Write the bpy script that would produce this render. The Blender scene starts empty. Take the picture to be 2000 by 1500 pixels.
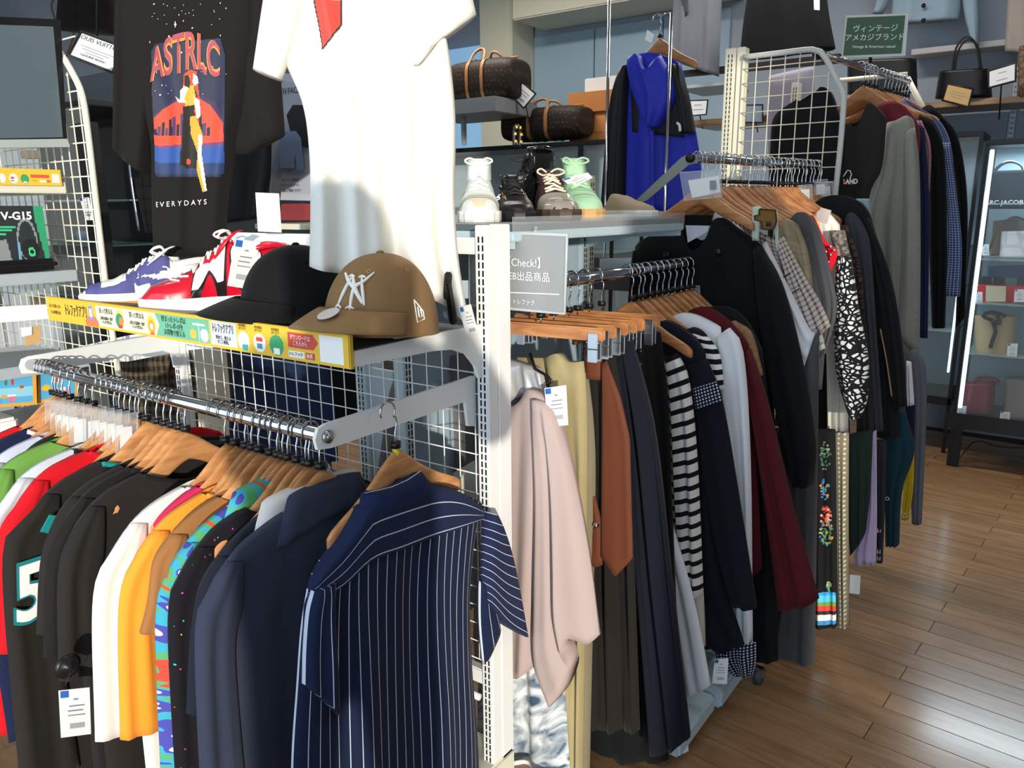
import bpy, bmesh, math, random
from mathutils import Vector, Matrix
random.seed(7)
V = Vector
# ------------------------------------------------------------------ camera
S = bpy.context.scene
COL = S.collection
F, PITCH, YAW, ROLL, H = 1514.0, math.radians(12.9), math.radians(35.8), math.radians(-0.4), 1.5
FW = V((-math.sin(YAW)*math.cos(PITCH), math.cos(YAW)*math.cos(PITCH), -math.sin(PITCH)))
RT0 = V((math.cos(YAW), math.sin(YAW), 0)); UP0 = RT0.cross(FW)
RT = RT0*math.cos(ROLL)+UP0*math.sin(ROLL); UP = UP0*math.cos(ROLL)-RT0*math.sin(ROLL)
EYE = V((0, 0, H))
cam = bpy.data.cameras.new('camera'); camo = bpy.data.objects.new('camera', cam); COL.objects.link(camo)
cam.sensor_width = 36; cam.lens = F/2000*36; cam.clip_start = 0.02
camo.matrix_world = Matrix((RT, UP, -FW)).transposed().to_4x4(); camo.location = EYE
S.camera = camo
# ------------------------------------------------------------------ light
S.view_settings.view_transform = 'Standard'; S.view_settings.look = 'None'
S.view_settings.gamma = 1; S.view_settings.exposure = 0.0; S.view_settings.use_curve_mapping = False
w = bpy.data.worlds.new('daylight'); S.world = w; w.use_nodes = True
w.node_tree.nodes['Background'].inputs[0].default_value = (0.69, 0.85, 1.0, 1)
w.node_tree.nodes['Background'].inputs[1].default_value = 2.6
SUN_D = V((-0.690, 0.716, -0.100)).normalized()
sl = bpy.data.lights.new('sun', 'SUN'); sl.energy = 3.9; sl.color = (1.0, 0.92, 0.78); sl.angle = math.radians(0.9)
so = bpy.data.objects.new('sun', sl); COL.objects.link(so); so.rotation_euler = SUN_D.to_track_quat('-Z', 'Y').to_euler()
def area(name, loc, size, energy, color, target):
    l = bpy.data.lights.new(name, 'AREA'); l.shape = 'RECTANGLE'; l.size, l.size_y = size; l.energy = energy; l.color = color
    o = bpy.data.objects.new(name, l); COL.objects.link(o); o.location = loc
    o.rotation_euler = (V(target)-V(loc)).to_track_quat('-Z', 'Y').to_euler(); return o
for x, y, e in [(-3.2, 1.5, 12), (-0.6, 1.2, 10), (-3.4, 4.0, 42), (-1.2, 4.2, 34), (1.6, 2.6, 14)]:
    area('ceiling_fill', (x, y, 3.3), (1.2, 0.25), e, (1.0, 0.95, 0.88), (x, y, 0))  # unseen fill lights under the ceiling, added to supply ambient light

# ------------------------------------------------------------------ pixel helper (authoring only): ray through a photo point meets a real plane
def ray(u, v): return FW + RT*((u-1000)/F) - UP*((v-750)/F)
def P(u, v, x=None, y=None, z=None, q=None, a=None):
    d = ray(u, v)
    if z is not None: t = (z-H)/d.z
    elif x is not None: t = x/d.x
    elif y is not None: t = y/d.y
    else:
        n = V((-math.sin(a), math.cos(a), 0)); t = V((q[0], q[1], 0)).dot(n)/d.dot(n)
    return EYE + d*t

# ------------------------------------------------------------------ materials
def lin(c):
    if isinstance(c, str): c = tuple(int(c[i:i+2], 16)/255 for i in (0, 2, 4))
    return tuple(x/12.92 if x <= .04045 else ((x+.055)/1.055)**2.4 for x in c)+(1,)
MC = {}
def mat(name, col='808080', rough=.5, metal=0., trans=0., alpha=1., emit=None, estr=1., bump=0., bscale=300., coat=0., ior=1.45):
    if name in MC: return MC[name]
    m = bpy.data.materials.new(name); m.use_nodes = True; nt = m.node_tree; b = nt.nodes['Principled BSDF']
    b.inputs['Base Color'].default_value = lin(col); b.inputs['Roughness'].default_value = rough; b.inputs['Metallic'].default_value = metal
    b.inputs['Transmission Weight'].default_value = trans; b.inputs['Alpha'].default_value = alpha; b.inputs['IOR'].default_value = ior
    b.inputs['Coat Weight'].default_value = coat
    if emit: b.inputs['Emission Color'].default_value = lin(emit); b.inputs['Emission Strength'].default_value = estr
    if bump:
        n = nt.nodes.new('ShaderNodeTexNoise'); n.inputs['Scale'].default_value = bscale
        tc = nt.nodes.new('ShaderNodeTexCoord'); nt.links.new(tc.outputs['Object'], n.inputs[0])
        bp = nt.nodes.new('ShaderNodeBump'); bp.inputs['Strength'].default_value = bump; bp.inputs['Distance'].default_value = .002
        nt.links.new(n.outputs[0], bp.inputs['Height']); nt.links.new(bp.outputs[0], b.inputs['Normal'])
    MC[name] = m; return m
def pastic(name, col='dfe6ea', a=.25):
    # thin clear sheet: mostly see-through with a glossy face
    if name in MC: return MC[name]
    m = bpy.data.materials.new(name); m.use_nodes = True; nt = m.node_tree; nt.nodes.clear()
    o = nt.nodes.new('ShaderNodeOutputMaterial'); t = nt.nodes.new('ShaderNodeBsdfTransparent'); p = nt.nodes.new('ShaderNodeBsdfPrincipled')
    p.inputs['Base Color'].default_value = lin(col); p.inputs['Roughness'].default_value = .08
    mx = nt.nodes.new('ShaderNodeMixShader'); mx.inputs[0].default_value = a
    nt.links.new(t.outputs[0], mx.inputs[1]); nt.links.new(p.outputs[0], mx.inputs[2]); nt.links.new(mx.outputs[0], o.inputs[0])
    MC[name] = m; return m
def fabric(name, col, pat=None, col2=None, k=(), rough=.92, sheen=.15, vary=.12):
    if name in MC: return MC[name]
    m = bpy.data.materials.new(name); m.use_nodes = True; nt = m.node_tree; N, L = nt.nodes, nt.links
    b = N['Principled BSDF']; b.inputs['Roughness'].default_value = rough; b.inputs['Sheen Weight'].default_value = sheen*.2
    b.inputs['Specular IOR Level'].default_value = .2
    tc = N.new('ShaderNodeTexCoord'); uv = tc.outputs['UV']; ob = tc.outputs['Object']
    def math_(op, a, c=None):
        n = N.new('ShaderNodeMath'); n.operation = op
        for i, x in enumerate((a, c)):
            if x is None: continue
            if isinstance(x, (int, float)): n.inputs[i].default_value = x
            else: L.new(x, n.inputs[i])
        return n.outputs[0]
    def mix(fac, a, c):
        n = N.new('ShaderNodeMix'); n.data_type = 'RGBA'; L.new(fac, n.inputs[0])
        for i, x in ((6, a), (7, c)):
            if isinstance(x, tuple): n.inputs[i].default_value = x
            else: L.new(x, n.inputs[i])
        return n.outputs[2]
    no = N.new('ShaderNodeTexNoise'); no.inputs['Scale'].default_value = 6; no.inputs['Detail'].default_value = 4; L.new(ob, no.inputs[0])
    c1 = lin(col); base = mix(no.outputs[0], tuple(x*(1-vary) for x in c1[:3])+(1,), tuple(min(1, x*(1+vary)) for x in c1[:3])+(1,))
    def sep():
        s = N.new('ShaderNodeSeparateXYZ'); L.new(uv, s.inputs[0]); return s.outputs
    def band(x, pitch, width, ph=0.):
        return math_('LESS_THAN', math_('FRACT', math_('ADD', math_('MULTIPLY', x, 1/pitch), ph)), width/pitch)
    if pat == 'v': base = mix(band(sep()[0], *k), base, lin(col2))
    elif pat == 'h': base = mix(band(sep()[1], *k), base, lin(col2))
    elif pat == 'check':
        s = sep(); f = math_('ADD', math_('MULTIPLY', band(s[0], *k), .5), math_('MULTIPLY', band(s[1], *k), .5)); base = mix(f, base, lin(col2))
    elif pat == 'dots':
        v = N.new('ShaderNodeTexVoronoi'); v.inputs['Scale'].default_value = k[0]; v.inputs['Randomness'].default_value = k[2]; L.new(uv, v.inputs[0])
        base = mix(math_('LESS_THAN', v.outputs['Distance'], k[1]), base, lin(col2))
    elif pat == 'cells':
        v = N.new('ShaderNodeTexVoronoi'); v.feature = 'DISTANCE_TO_EDGE'; v.inputs['Scale'].default_value = k[0]; L.new(uv, v.inputs[0])
        base = mix(math_('GREATER_THAN', v.outputs['Distance'], k[1]), base, lin(col2))
    elif pat == 'noise':
        n2 = N.new('ShaderNodeTexNoise'); n2.inputs['Scale'].default_value = k[0]; n2.inputs['Detail'].default_value = 5; n2.inputs['Distortion'].default_value = k[2]; L.new(uv, n2.inputs[0])
        r = N.new('ShaderNodeValToRGB'); r.color_ramp.elements[0].position = .5-k[1]; r.color_ramp.elements[1].position = .5+k[1]; L.new(n2.outputs[0], r.inputs[0])
        base = mix(r.outputs[0], base, lin(col2))
    elif pat == 'multi':
        v = N.new('ShaderNodeTexNoise'); v.inputs['Scale'].default_value = k[0]; v.inputs['Detail'].default_value = 2; v.inputs['Distortion'].default_value = 1.5; L.new(uv, v.inputs[0])
        r = N.new('ShaderNodeValToRGB'); cr = r.color_ramp; cr.interpolation = 'CONSTANT'; n = len(col2)
        cr.elements[0].color = lin(col2[0]); cr.elements[0].position = 0; cr.elements[1].color = lin(col2[-1]); cr.elements[1].position = .70
        for i in range(1, n-1):
            e = cr.elements.new(.30+.40*i/(n-1)); e.color = lin(col2[i])
        L.new(v.outputs[0], r.inputs[0]); base = r.outputs[0]
    elif pat == 'flecks':
        v = N.new('ShaderNodeTexVoronoi'); v.inputs['Scale'].default_value = k[0]; L.new(uv, v.inputs[0])
        h = N.new('ShaderNodeHueSaturation'); h.inputs['Color'].default_value = lin(col2)
        hs = N.new('ShaderNodeSeparateColor'); L.new(v.outputs['Color'], hs.inputs[0]); L.new(hs.outputs[0], h.inputs['Hue'])
        base = mix(math_('LESS_THAN', v.outputs['Distance'], k[1]), base, h.outputs[0])
    L.new(base, b.inputs['Base Color'])
    n3 = N.new('ShaderNodeTexNoise'); n3.inputs['Scale'].default_value = 700; L.new(ob, n3.inputs[0])
    bp = N.new('ShaderNodeBump'); bp.inputs['Strength'].default_value = .25; bp.inputs['Distance'].default_value = .001
    L.new(n3.outputs[0], bp.inputs['Height']); L.new(bp.outputs[0], b.inputs['Normal'])
    MC[name] = m; return m
def wood(name, c1, c2, scale=8., stretch=(1, 12, 12), rough=.45, coat=.2):
    if name in MC: return MC[name]
    m = bpy.data.materials.new(name); m.use_nodes = True; nt = m.node_tree; N, L = nt.nodes, nt.links; b = N['Principled BSDF']
    tc = N.new('ShaderNodeTexCoord'); mp = N.new('ShaderNodeMapping'); mp.inputs['Scale'].default_value = stretch; L.new(tc.outputs['Object'], mp.inputs[0])
    oi = N.new('ShaderNodeObjectInfo'); vm = N.new('ShaderNodeVectorMath'); vm.operation = 'SCALE'; vm.inputs[3].default_value = 1
    cx = N.new('ShaderNodeCombineXYZ'); mu = N.new('ShaderNodeMath'); mu.operation = 'MULTIPLY'; mu.inputs[1].default_value = 40; L.new(oi.outputs['Random'], mu.inputs[0]); L.new(mu.outputs[0], cx.inputs[2])
    ad = N.new('ShaderNodeVectorMath'); ad.operation = 'ADD'; L.new(mp.outputs[0], ad.inputs[0]); L.new(cx.outputs[0], ad.inputs[1])
    n = N.new('ShaderNodeTexNoise'); n.inputs['Scale'].default_value = scale; n.inputs['Detail'].default_value = 6; n.inputs['Distortion'].default_value = .8; L.new(ad.outputs[0], n.inputs[0])
    r = N.new('ShaderNodeValToRGB'); r.color_ramp.elements[0].color = lin(c1); r.color_ramp.elements[1].color = lin(c2); r.color_ramp.elements[0].position = .35; r.color_ramp.elements[1].position = .65
    L.new(n.outputs[0], r.inputs[0])
    hs = N.new('ShaderNodeHueSaturation'); L.new(r.outputs[0], hs.inputs['Color'])
    mr = N.new('ShaderNodeMapRange'); mr.inputs[3].default_value = .88; mr.inputs[4].default_value = 1.12; L.new(oi.outputs['Random'], mr.inputs[0]); L.new(mr.outputs[0], hs.inputs['Value'])
    L.new(hs.outputs[0], b.inputs['Base Color']); b.inputs['Roughness'].default_value = rough; b.inputs['Coat Weight'].default_value = coat; b.inputs['Coat Roughness'].default_value = .15
    MC[name] = m; return m
def vcol():
    if 'printed' in MC: return MC['printed']
    m = bpy.data.materials.new('printed'); m.use_nodes = True; nt = m.node_tree; a = nt.nodes.new('ShaderNodeAttribute'); a.attribute_name = 'ink'
    b = nt.nodes['Principled BSDF']; nt.links.new(a.outputs['Color'], b.inputs['Base Color']); b.inputs['Roughness'].default_value = .7
    MC['printed'] = m; return m
WHITE = mat('white_paint', 'eef0f0', .45, bump=.05)
CREAM = mat('cream_paint', 'e2dfcd', .45)
GREYP = mat('grey_paint', 'aab4ba', .4)
CHROME = mat('chrome', 'c9ccd2', .12, 1.)
STEEL = mat('steel', 'b5b9bd', .28, 1.)
BLACKP = mat('black_plastic', '141416', .35)
BLACKM = mat('black_metal', '191a1d', .4)
DARK = mat('hole_shade', '0c0c0d', .9)  # flat near-black, paints the shade inside slots and openings
HANGW = wood('hanger_wood', 'b5794a', 'd59a62', 5, (2, 10, 10))
HANGO = wood('hanger_orange_wood', '9c6238', 'bd8450', 5, (2, 10, 10))
CARD = mat('white_card', 'eef0f2', .6)
BLUEINK = mat('blue_ink', '2f6cc0', .6)
INK = mat('dark_ink', '2a2a2e', .7)
CLEAR = pastic('clear_plastic', 'e4ebef', .16)
YEL = mat('yellow_plastic', 'e3d23a', .5)

# ------------------------------------------------------------------ object helpers
def mesh(name, verts, faces, m, parent=None, smooth=False, uvs=None, mats=None, fmat=None):
    me = bpy.data.meshes.new(name)
    vs = [tuple(v) for v in verts]
    me.from_pydata(vs, [], faces)
    for mm in (mats or [m]): me.materials.append(mm)
    if fmat:
        for p, i in zip(me.polygons, fmat): p.material_index = i
    if smooth: me.polygons.foreach_set('use_smooth', [True]*len(me.polygons))
    if uvs:
        ul = me.uv_layers.new(name='UVMap')
        for p in me.polygons:
            for li in p.loop_indices: ul.data[li].uv = uvs[me.loops[li].vertex_index]
    o = bpy.data.objects.new(name, me); COL.objects.link(o)
    if parent is not None: o.parent = parent
    return o
def thing(name, label, cat, loc=(0, 0, 0), rz=0., group=None):
    o = bpy.data.objects.new(name, None); COL.objects.link(o); o.location = V(loc); o.rotation_euler = (0, 0, rz); o.empty_display_size = .05
    o['label'] = label; o['category'] = cat
    if group: o['group'] = group
    return o
def struct(o, kind='structure'): o['kind'] = kind; return o
def tag(o, label, cat, group=None):
    o['label'] = label; o['category'] = cat
    if group: o['group'] = group
    return o
class MB:
    """collects shapes; world coordinates minus the origin of the parent"""
    def __init__(s, origin=(0, 0, 0)): s.v = []; s.f = []; s.o = V(origin); s.mi = []; s.m = 0
    def add(s, vs, fs):
        n = len(s.v); s.v += [V(p)-s.o for p in vs]; s.f += [tuple(i+n for i in f) for f in fs]; s.mi += [s.m]*len(fs); return s
    def box(s, a, b, M=None):
        x0, y0, z0 = (min(p, q) for p, q in zip(a, b)); x1, y1, z1 = (max(p, q) for p, q in zip(a, b))
        vs = [V(p) for p in ((x0, y0, z0), (x1, y0, z0), (x1, y1, z0), (x0, y1, z0), (x0, y0, z1), (x1, y0, z1), (x1, y1, z1), (x0, y1, z1))]
        if M is not None: vs = [M @ p for p in vs]
        return s.add(vs, [(0, 3, 2, 1), (4, 5, 6, 7), (0, 1, 5, 4), (1, 2, 6, 5), (2, 3, 7, 6), (3, 0, 4, 7)])
    def bbox(s, a, b, c=.004, M=None):   # box with chamfered edges
        x0, y0, z0 = (min(p, q) for p, q in zip(a, b)); x1, y1, z1 = (max(p, q) for p, q in zip(a, b))
        bm = bmesh.new(); bmesh.ops.create_cube(bm, size=1)
        for v in bm.verts: v.co = V(((v.co.x+.5)*(x1-x0)+x0, (v.co.y+.5)*(y1-y0)+y0, (v.co.z+.5)*(z1-z0)+z0))
        c = min(c, (x1-x0)*.45, (y1-y0)*.45, (z1-z0)*.45)
        bmesh.ops.bevel(bm, geom=bm.edges[:], offset=c, segments=2, affect='EDGES')
        bm.verts.index_update(); vs = [v.co.copy() for v in bm.verts]; fs = [tuple(v.index for v in f.verts) for f in bm.faces]; bm.free()
        if M is not None: vs = [M @ p for p in vs]
        return s.add(vs, fs)
    def tube(s, pts, r, n=8, cap=True, closed=False):
        pts = [V(p) for p in pts]; N = len(pts); rings = []; up = None
        for i, p in enumerate(pts):
            if closed: d = pts[(i+1) % N]-pts[i-1]
            else: d = pts[min(i+1, N-1)]-pts[max(i-1, 0)]
            d.normalize()
            if up is None: up = d.orthogonal().normalized()
            up = (up-d*up.dot(d)).normalized(); sd = d.cross(up)
            rr = r[i] if isinstance(r, (list, tuple)) else r
            rings.append([p+(up*math.cos(2*math.pi*k/n)+sd*math.sin(2*math.pi*k/n))*rr for k in range(n)])
        vs = [q for g in rings for q in g]; fs = []
        for i in range(N if closed else N-1):
            a, b = i*n, ((i+1) % N)*n
            fs += [(a+k, a+(k+1) % n, b+(k+1) % n, b+k) for k in range(n)]
        if cap and not closed: fs += [tuple(range(n))[::-1], tuple((N-1)*n+k for k in range(n))]
        return s.add(vs, fs)
    def loft(s, rings, cap=True):
        n = len(rings[0]); vs = [q for g in rings for q in g]; fs = []
        for i in range(len(rings)-1):
            a, b = i*n, (i+1)*n; fs += [(a+k, a+(k+1) % n, b+(k+1) % n, b+k) for k in range(n)]
        if cap: fs += [tuple(range(n))[::-1], tuple((len(rings)-1)*n+k for k in range(n))]
        return s.add(vs, fs)
    def prism(s, poly, d):                # polygon of 3D points extruded by vector d
        n = len(poly); poly = [V(p) for p in poly]; d = V(d)
        return s.add(poly+[p+d for p in poly], [tuple(range(n))[::-1], tuple(range(n, 2*n))]+[(k, (k+1) % n, n+(k+1) % n, n+k) for k in range(n)])
    def build(s, name, m, parent=None, smooth=False, mats=None):
        return mesh(name, s.v, s.f, m, parent, smooth, mats=mats, fmat=s.mi if mats else None)
def catmull(pts, n):
    pts = [V(p) for p in pts]
    if len(pts) == 1: return [pts[0].copy() for _ in range(n)]
    dense = []
    if len(pts) == 2: dense = [pts[0].lerp(pts[1], i/20) for i in range(21)]
    else:
        ext = [pts[0]*2-pts[1]]+pts+[pts[-1]*2-pts[-2]]
        for i in range(1, len(ext)-2):
            p0, p1, p2, p3 = ext[i-1:i+3]
            for k in range(12):
                t = k/12; dense.append(.5*((2*p1)+(p2-p0)*t+(2*p0-5*p1+4*p2-p3)*t*t+(-p0+3*p1-3*p2+p3)*t**3))
        dense.append(pts[-1])
    cum = [0]
    for a, b in zip(dense, dense[1:]): cum.append(cum[-1]+(b-a).length)
    out = []; j = 0
    for i in range(n):
        t = cum[-1]*i/(n-1)
        while j < len(cum)-2 and cum[j+1] < t: j += 1
        sgm = cum[j+1]-cum[j]; out.append(dense[j].lerp(dense[j+1], (t-cum[j])/sgm if sgm > 1e-9 else 0))
    return out
def poly_(pts, n):                        # straight-line resample
    pts = [V(p) for p in pts]; cum = [0]
    for a, b in zip(pts, pts[1:]): cum.append(cum[-1]+(b-a).length)
    out = []; j = 0
    for i in range(n):
        t = cum[-1]*i/(n-1)
        while j < len(cum)-2 and cum[j+1] < t: j += 1
        sgm = cum[j+1]-cum[j]; out.append(pts[j].lerp(pts[j+1], (t-cum[j])/sgm if sgm > 1e-9 else 0))
    return out
def to3(pts, pl): return [V(p) if len(p) == 3 else P(p[0], p[1], **pl) for p in pts]
def plane_n(pl):
    if 'x' in pl: return V((1, 0, 0))
    if 'y' in pl: return V((0, -1, 0))
    n = V((-math.sin(pl['a']), math.cos(pl['a']), 0)); q = V((pl['q'][0], pl['q'][1], 0))
    return -n if n.dot(q) > 0 else n
def patch(name, L, R, pl, m, parent, T=None, B=None, th=.015, cols=16, rows=24, fold=(.006, 3.), neck=None, seed=0, off=0., sharp=False, face=None, thin=False, tfold=.35):
    """cloth volume between left and right edge curves on a plane, with folds; returns object and surface(s,t)"""
    rnd = random.Random(seed+len(name)*13+int(abs(L[0][0])*7))
    n = face if face is not None else plane_n(pl); rs = poly_ if sharp else catmull
    Lc, Rc = rs(to3(L, pl), rows+1), rs(to3(R, pl), rows+1)
    Tc = rs(to3(T, pl), cols+1) if T else poly_([Lc[0], Rc[0]], cols+1)
    Bc = rs(to3(B, pl), cols+1) if B else poly_([Lc[-1], Rc[-1]], cols+1)
    W = sum((Lc[i]-Rc[i]).length for i in range(rows+1))/(rows+1); Hh = max(sum((Lc[i+1]-Lc[i]).length for i in range(rows)), max((Tc[i]-Bc[i]).length for i in range(cols+1)))
    ph = [rnd.uniform(0, 6.28) for _ in range(4)]; fr = fold[1]
    def fd(s, t):
        a = fold[0]*(tfold+(1-tfold)*min(1, t*1.6)); dr = math.sin(t*2.1+ph[3])*.5
        return a*(math.sin(6.283*fr*s+ph[0]+dr)+.55*math.sin(6.283*fr*1.9*s+ph[1]-dr*1.5)+.35*math.sin(6.283*fr*.6*s+ph[2]+3*t))
    def mid(i, j):
        s, t = i/cols, j/rows
        return (Lc[j]*(1-s)+Rc[j]*s+Tc[i]*(1-t)+Bc[i]*t-((Lc[0]*(1-s)+Rc[0]*s)*(1-t)+(Lc[-1]*(1-s)+Rc[-1]*s)*t))
    o = parent.location if parent is not None else V((0, 0, 0)); vs = []; uv = []
    def front(i, j):
        s, t = i/cols, j/rows; e = max(0, 1-(2*s-1)**4)**.5; p = mid(i, j)
        tt = min(1, .75+t*3) if not thin else 1
        d = th*e*tt+fd(s, t)*min(1, e*2.5)*min(1, .25+t*4)+off
        if neck and abs(s-.5) < neck[0]:
            bmp = 1-((s-.5)/neck[0])**2; p = p+V((0, 0, -neck[1]*bmp*(1-t)**5)); d += .012*bmp*max(0, 1-t*6)
        return p+n*d
    def back(i, j):
        s, t = i/cols, j/rows; e = max(0, 1-(2*s-1)**4)**.5; tt = min(1, .75+t*3) if not thin else 1
        return mid(i, j)+n*(-th*e*tt+.8*fd(s, t)*min(1, e*2.5)*min(1, .25+t*4)+off-.002)
    for fn in (front, back):
        for j in range(rows+1):
            for i in range(cols+1): vs.append(fn(i, j)-o); uv.append((i/cols*W, j/rows*Hh))
    c1 = cols+1; nb = c1*(rows+1); fs = []
    for j in range(rows):
        for i in range(cols):
            a = j*c1+i; fs.append((a, a+1, a+c1+1, a+c1)); fs.append((nb+a, nb+a+c1, nb+a+c1+1, nb+a+1))
    for i in range(cols):
        if not (neck and abs((i+.5)/cols-.5) < neck[0]): fs.append((i+1, i, nb+i, nb+i+1))
        a = rows*c1+i; fs.append((a, a+1, nb+a+1, nb+a))
    for j in range(rows):
        a = j*c1; fs.append((a, a+c1, nb+a+c1, nb+a)); a = j*c1+cols; fs.append((a+c1, a, nb+a, nb+a+c1))
    ob = mesh(name, vs, fs, m, parent, True, uv)
    # surface lookup: world point on front surface at (s,t)
    def surf(s, t, lift=.001):
        s = min(max(s, 0), 1); t = min(max(t, 0), 1)
        fi, fj = s*cols, t*rows; i, j = min(int(fi), cols-1), min(int(fj), rows-1); a, b = fi-i, fj-j
        g = lambda ii, jj: vs[jj*c1+ii]
        return (g(i, j)*(1-a)*(1-b)+g(i+1, j)*a*(1-b)+g(i, j+1)*(1-a)*b+g(i+1, j+1)*a*b)+o+n*lift
    ob_s = surf
    return ob, ob_s
def inpoly(x, y, poly):
    c = False; j = len(poly)-1
    for i in range(len(poly)):
        xi, yi = poly[i]; xj, yj = poly[j]
        if (yi > y) != (yj > y) and x < (xj-xi)*(y-yi)/(yj-yi)+xi: c = not c
        j = i
    return c
def paint(name, surf, s0, s1, t0, t1, nx, ny, fn, parent, lift=.0015):
    """flat print: a fine patch laid on a surface, fn(a,b)->colour or None with a,b in 0..1"""
    o = parent_world(parent); vs = []; fs = []; cl = []
    for j in range(ny+1):
        for i in range(nx+1): vs.append(surf(s0+(s1-s0)*i/nx, t0+(t1-t0)*j/ny, lift)-o)
    for j in range(ny):
        for i in range(nx):
            c = fn((i+.5)/nx, (j+.5)/ny)
            if c is None: continue
            a = j*(nx+1)+i; fs.append((a, a+1, a+nx+2, a+nx+1)); cl.append(c)
    used = sorted({i for f in fs for i in f}); mp = {u: k for k, u in enumerate(used)}
    ob = mesh(name, [vs[u] for u in used], [tuple(mp[i] for i in f) for f in fs], vcol(), parent, True)
    at = ob.data.attributes.new('ink', 'FLOAT_COLOR', 'FACE')
    for k, c in enumerate(cl): at.data[k].color = c
    return ob
def parent_world(p):
    o = V((0, 0, 0))
    while p is not None: o = o+p.location; p = p.parent
    return o
def layers(shapes, bg=None):
    sh = [(lin(c) if c else None, pts, min(p[0] for p in pts), max(p[0] for p in pts), min(p[1] for p in pts), max(p[1] for p in pts)) for c, pts in shapes]; b = lin(bg) if bg else None
    def fn(x, y):
        for c, pts, a0, a1, b0, b1 in reversed(sh):
            if a0 <= x <= a1 and b0 <= y <= b1 and inpoly(x, y, pts): return c
        return b
    return fn
def circ(x, y, rx, ry, n=16): return [(x+rx*math.cos(6.2832*i/n), y+ry*math.sin(6.2832*i/n)) for i in range(n)]
def rect(a, b, c, d): return [(a, b), (c, b), (c, d), (a, d)]
def text(name, body, size, m, parent, origin, xd, yd, ex=.0004, align='CENTER', warp=None, sx=1., bold=0.):
    """lettering as flat mesh; origin, xd (reading direction), yd (up) in world"""
    cu = bpy.data.curves.new(name, 'FONT'); cu.body = body; cu.size = size; cu.extrude = ex; cu.align_x = align; cu.align_y = 'CENTER'; cu.resolution_u = 3; cu.offset = bold
    tmp = bpy.data.objects.new(name, cu); COL.objects.link(tmp)
    me = bpy.data.meshes.new_from_object(tmp); bpy.data.objects.remove(tmp); bpy.data.curves.remove(cu)
    xd, yd = V(xd).normalized(), V(yd).normalized(); zd = xd.cross(yd); o = parent_world(parent)
    for v in me.vertices:
        c = v.co.copy(); c.x *= sx
        v.co = (V(origin)+xd*c.x+yd*c.y+zd*c.z if warp is None else warp(c.x, c.y, c.z))-o
    me.materials.clear(); me.materials.append(m); me.name = name
    ob = bpy.data.objects.new(name, me); COL.objects.link(ob)
    if parent is not None: ob.parent = parent
    return ob
def copy_tree(o, parent=None, loc=None, rz=None):
    c = o.copy(); COL.objects.link(c); c.parent = parent
    if loc is not None: c.location = loc
    if rz is not None: c.rotation_euler = (0, 0, rz)
    for ch in [q for q in bpy.data.objects if q.parent == o]: copy_tree(ch, c)
    return c
KIDS = {}
def copy_thing(o, loc, rx, rz, label, group=None):
    ch = KIDS.get(o.name)
    if ch is None: ch = KIDS[o.name] = [(q, [g for g in bpy.data.objects if g.parent == q]) for q in bpy.data.objects if q.parent == o]
    c = o.copy(); COL.objects.link(c); c.location = loc; c.rotation_euler = (rx, 0, rz); c['label'] = label
    if group: c['group'] = group
    for q, gs in ch:
        d = q.copy(); COL.objects.link(d); d.parent = c
        for g in gs:
            e = g.copy(); COL.objects.link(e); e.parent = d
    return c
ORD = ['first', 'second', 'third', 'fourth', 'fifth', 'sixth', 'seventh', 'eighth', 'ninth', 'tenth', 'eleventh', 'twelfth', 'thirteenth', 'fourteenth', 'fifteenth', 'sixteenth', 'seventeenth', 'eighteenth', 'nineteenth', 'twentieth', 'twenty-first', 'twenty-second', 'twenty-third', 'twenty-fourth', 'twenty-fifth', 'twenty-sixth', 'twenty-seventh']
X, Y, Z = V((1, 0, 0)), V((0, 1, 0)), V((0, 0, 1))
#==BODY==
# ================================================================== ROOM
ZC, YB, XL, XR, YF = 3.4, 5.9, -6.5, 4.8, -1.5
WALLG = mat('wall_grey_blue', '9aa6b4', .7, bump=.05)
WALLP = mat('wall_panel_blue', '9db6c8', .55)
WALLC = mat('wall_cream', 'd8d4bf', .7)
GLASSW = mat('window_daylight', '8fb6d6', .2, emit='86b4da', estr=.6)
fl = MB(); fl.box((XL, YF, -.12), (XR, YB, -.012)); floor = fl.build('floor', mat('floor_base', '4a3a2c', .8)); struct(floor)
PLK = wood('floor_plank_wood', '8e6a48', 'a47f5a', 3.2, (1.2, 9, 9), .24, .3)
FA = -math.radians(4.8); pw, plen = .0935, .93
pm = MB(); pm.bbox((0, 0, -.011), (plen-.002, pw-.0012, 0), .0012); pk = pm.build('plank', PLK, floor)
pms = pk.data; bpy.data.objects.remove(pk); pk = None
cF, sF = math.cos(FA), math.sin(FA); npk = 0
jx, jy = -.323, 2.167                      # a butt joint seen in the photo
for r in range(-8, 34):
    for c in range(-2, 3):
        lx = c*plen+(0 if r % 2 == 0 else plen*.5); ly = r*pw
        wx, wy = jx+lx*cF-ly*sF, jy+lx*sF+ly*cF
        if wx < -1.75 or wx > 1.35 or npk >= 298: continue
        k = bpy.data.objects.new('plank', pms); COL.objects.link(k); k.parent = floor; k.location = (wx, wy, 0); k.rotation_euler = (0, 0, FA); npk += 1
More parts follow.
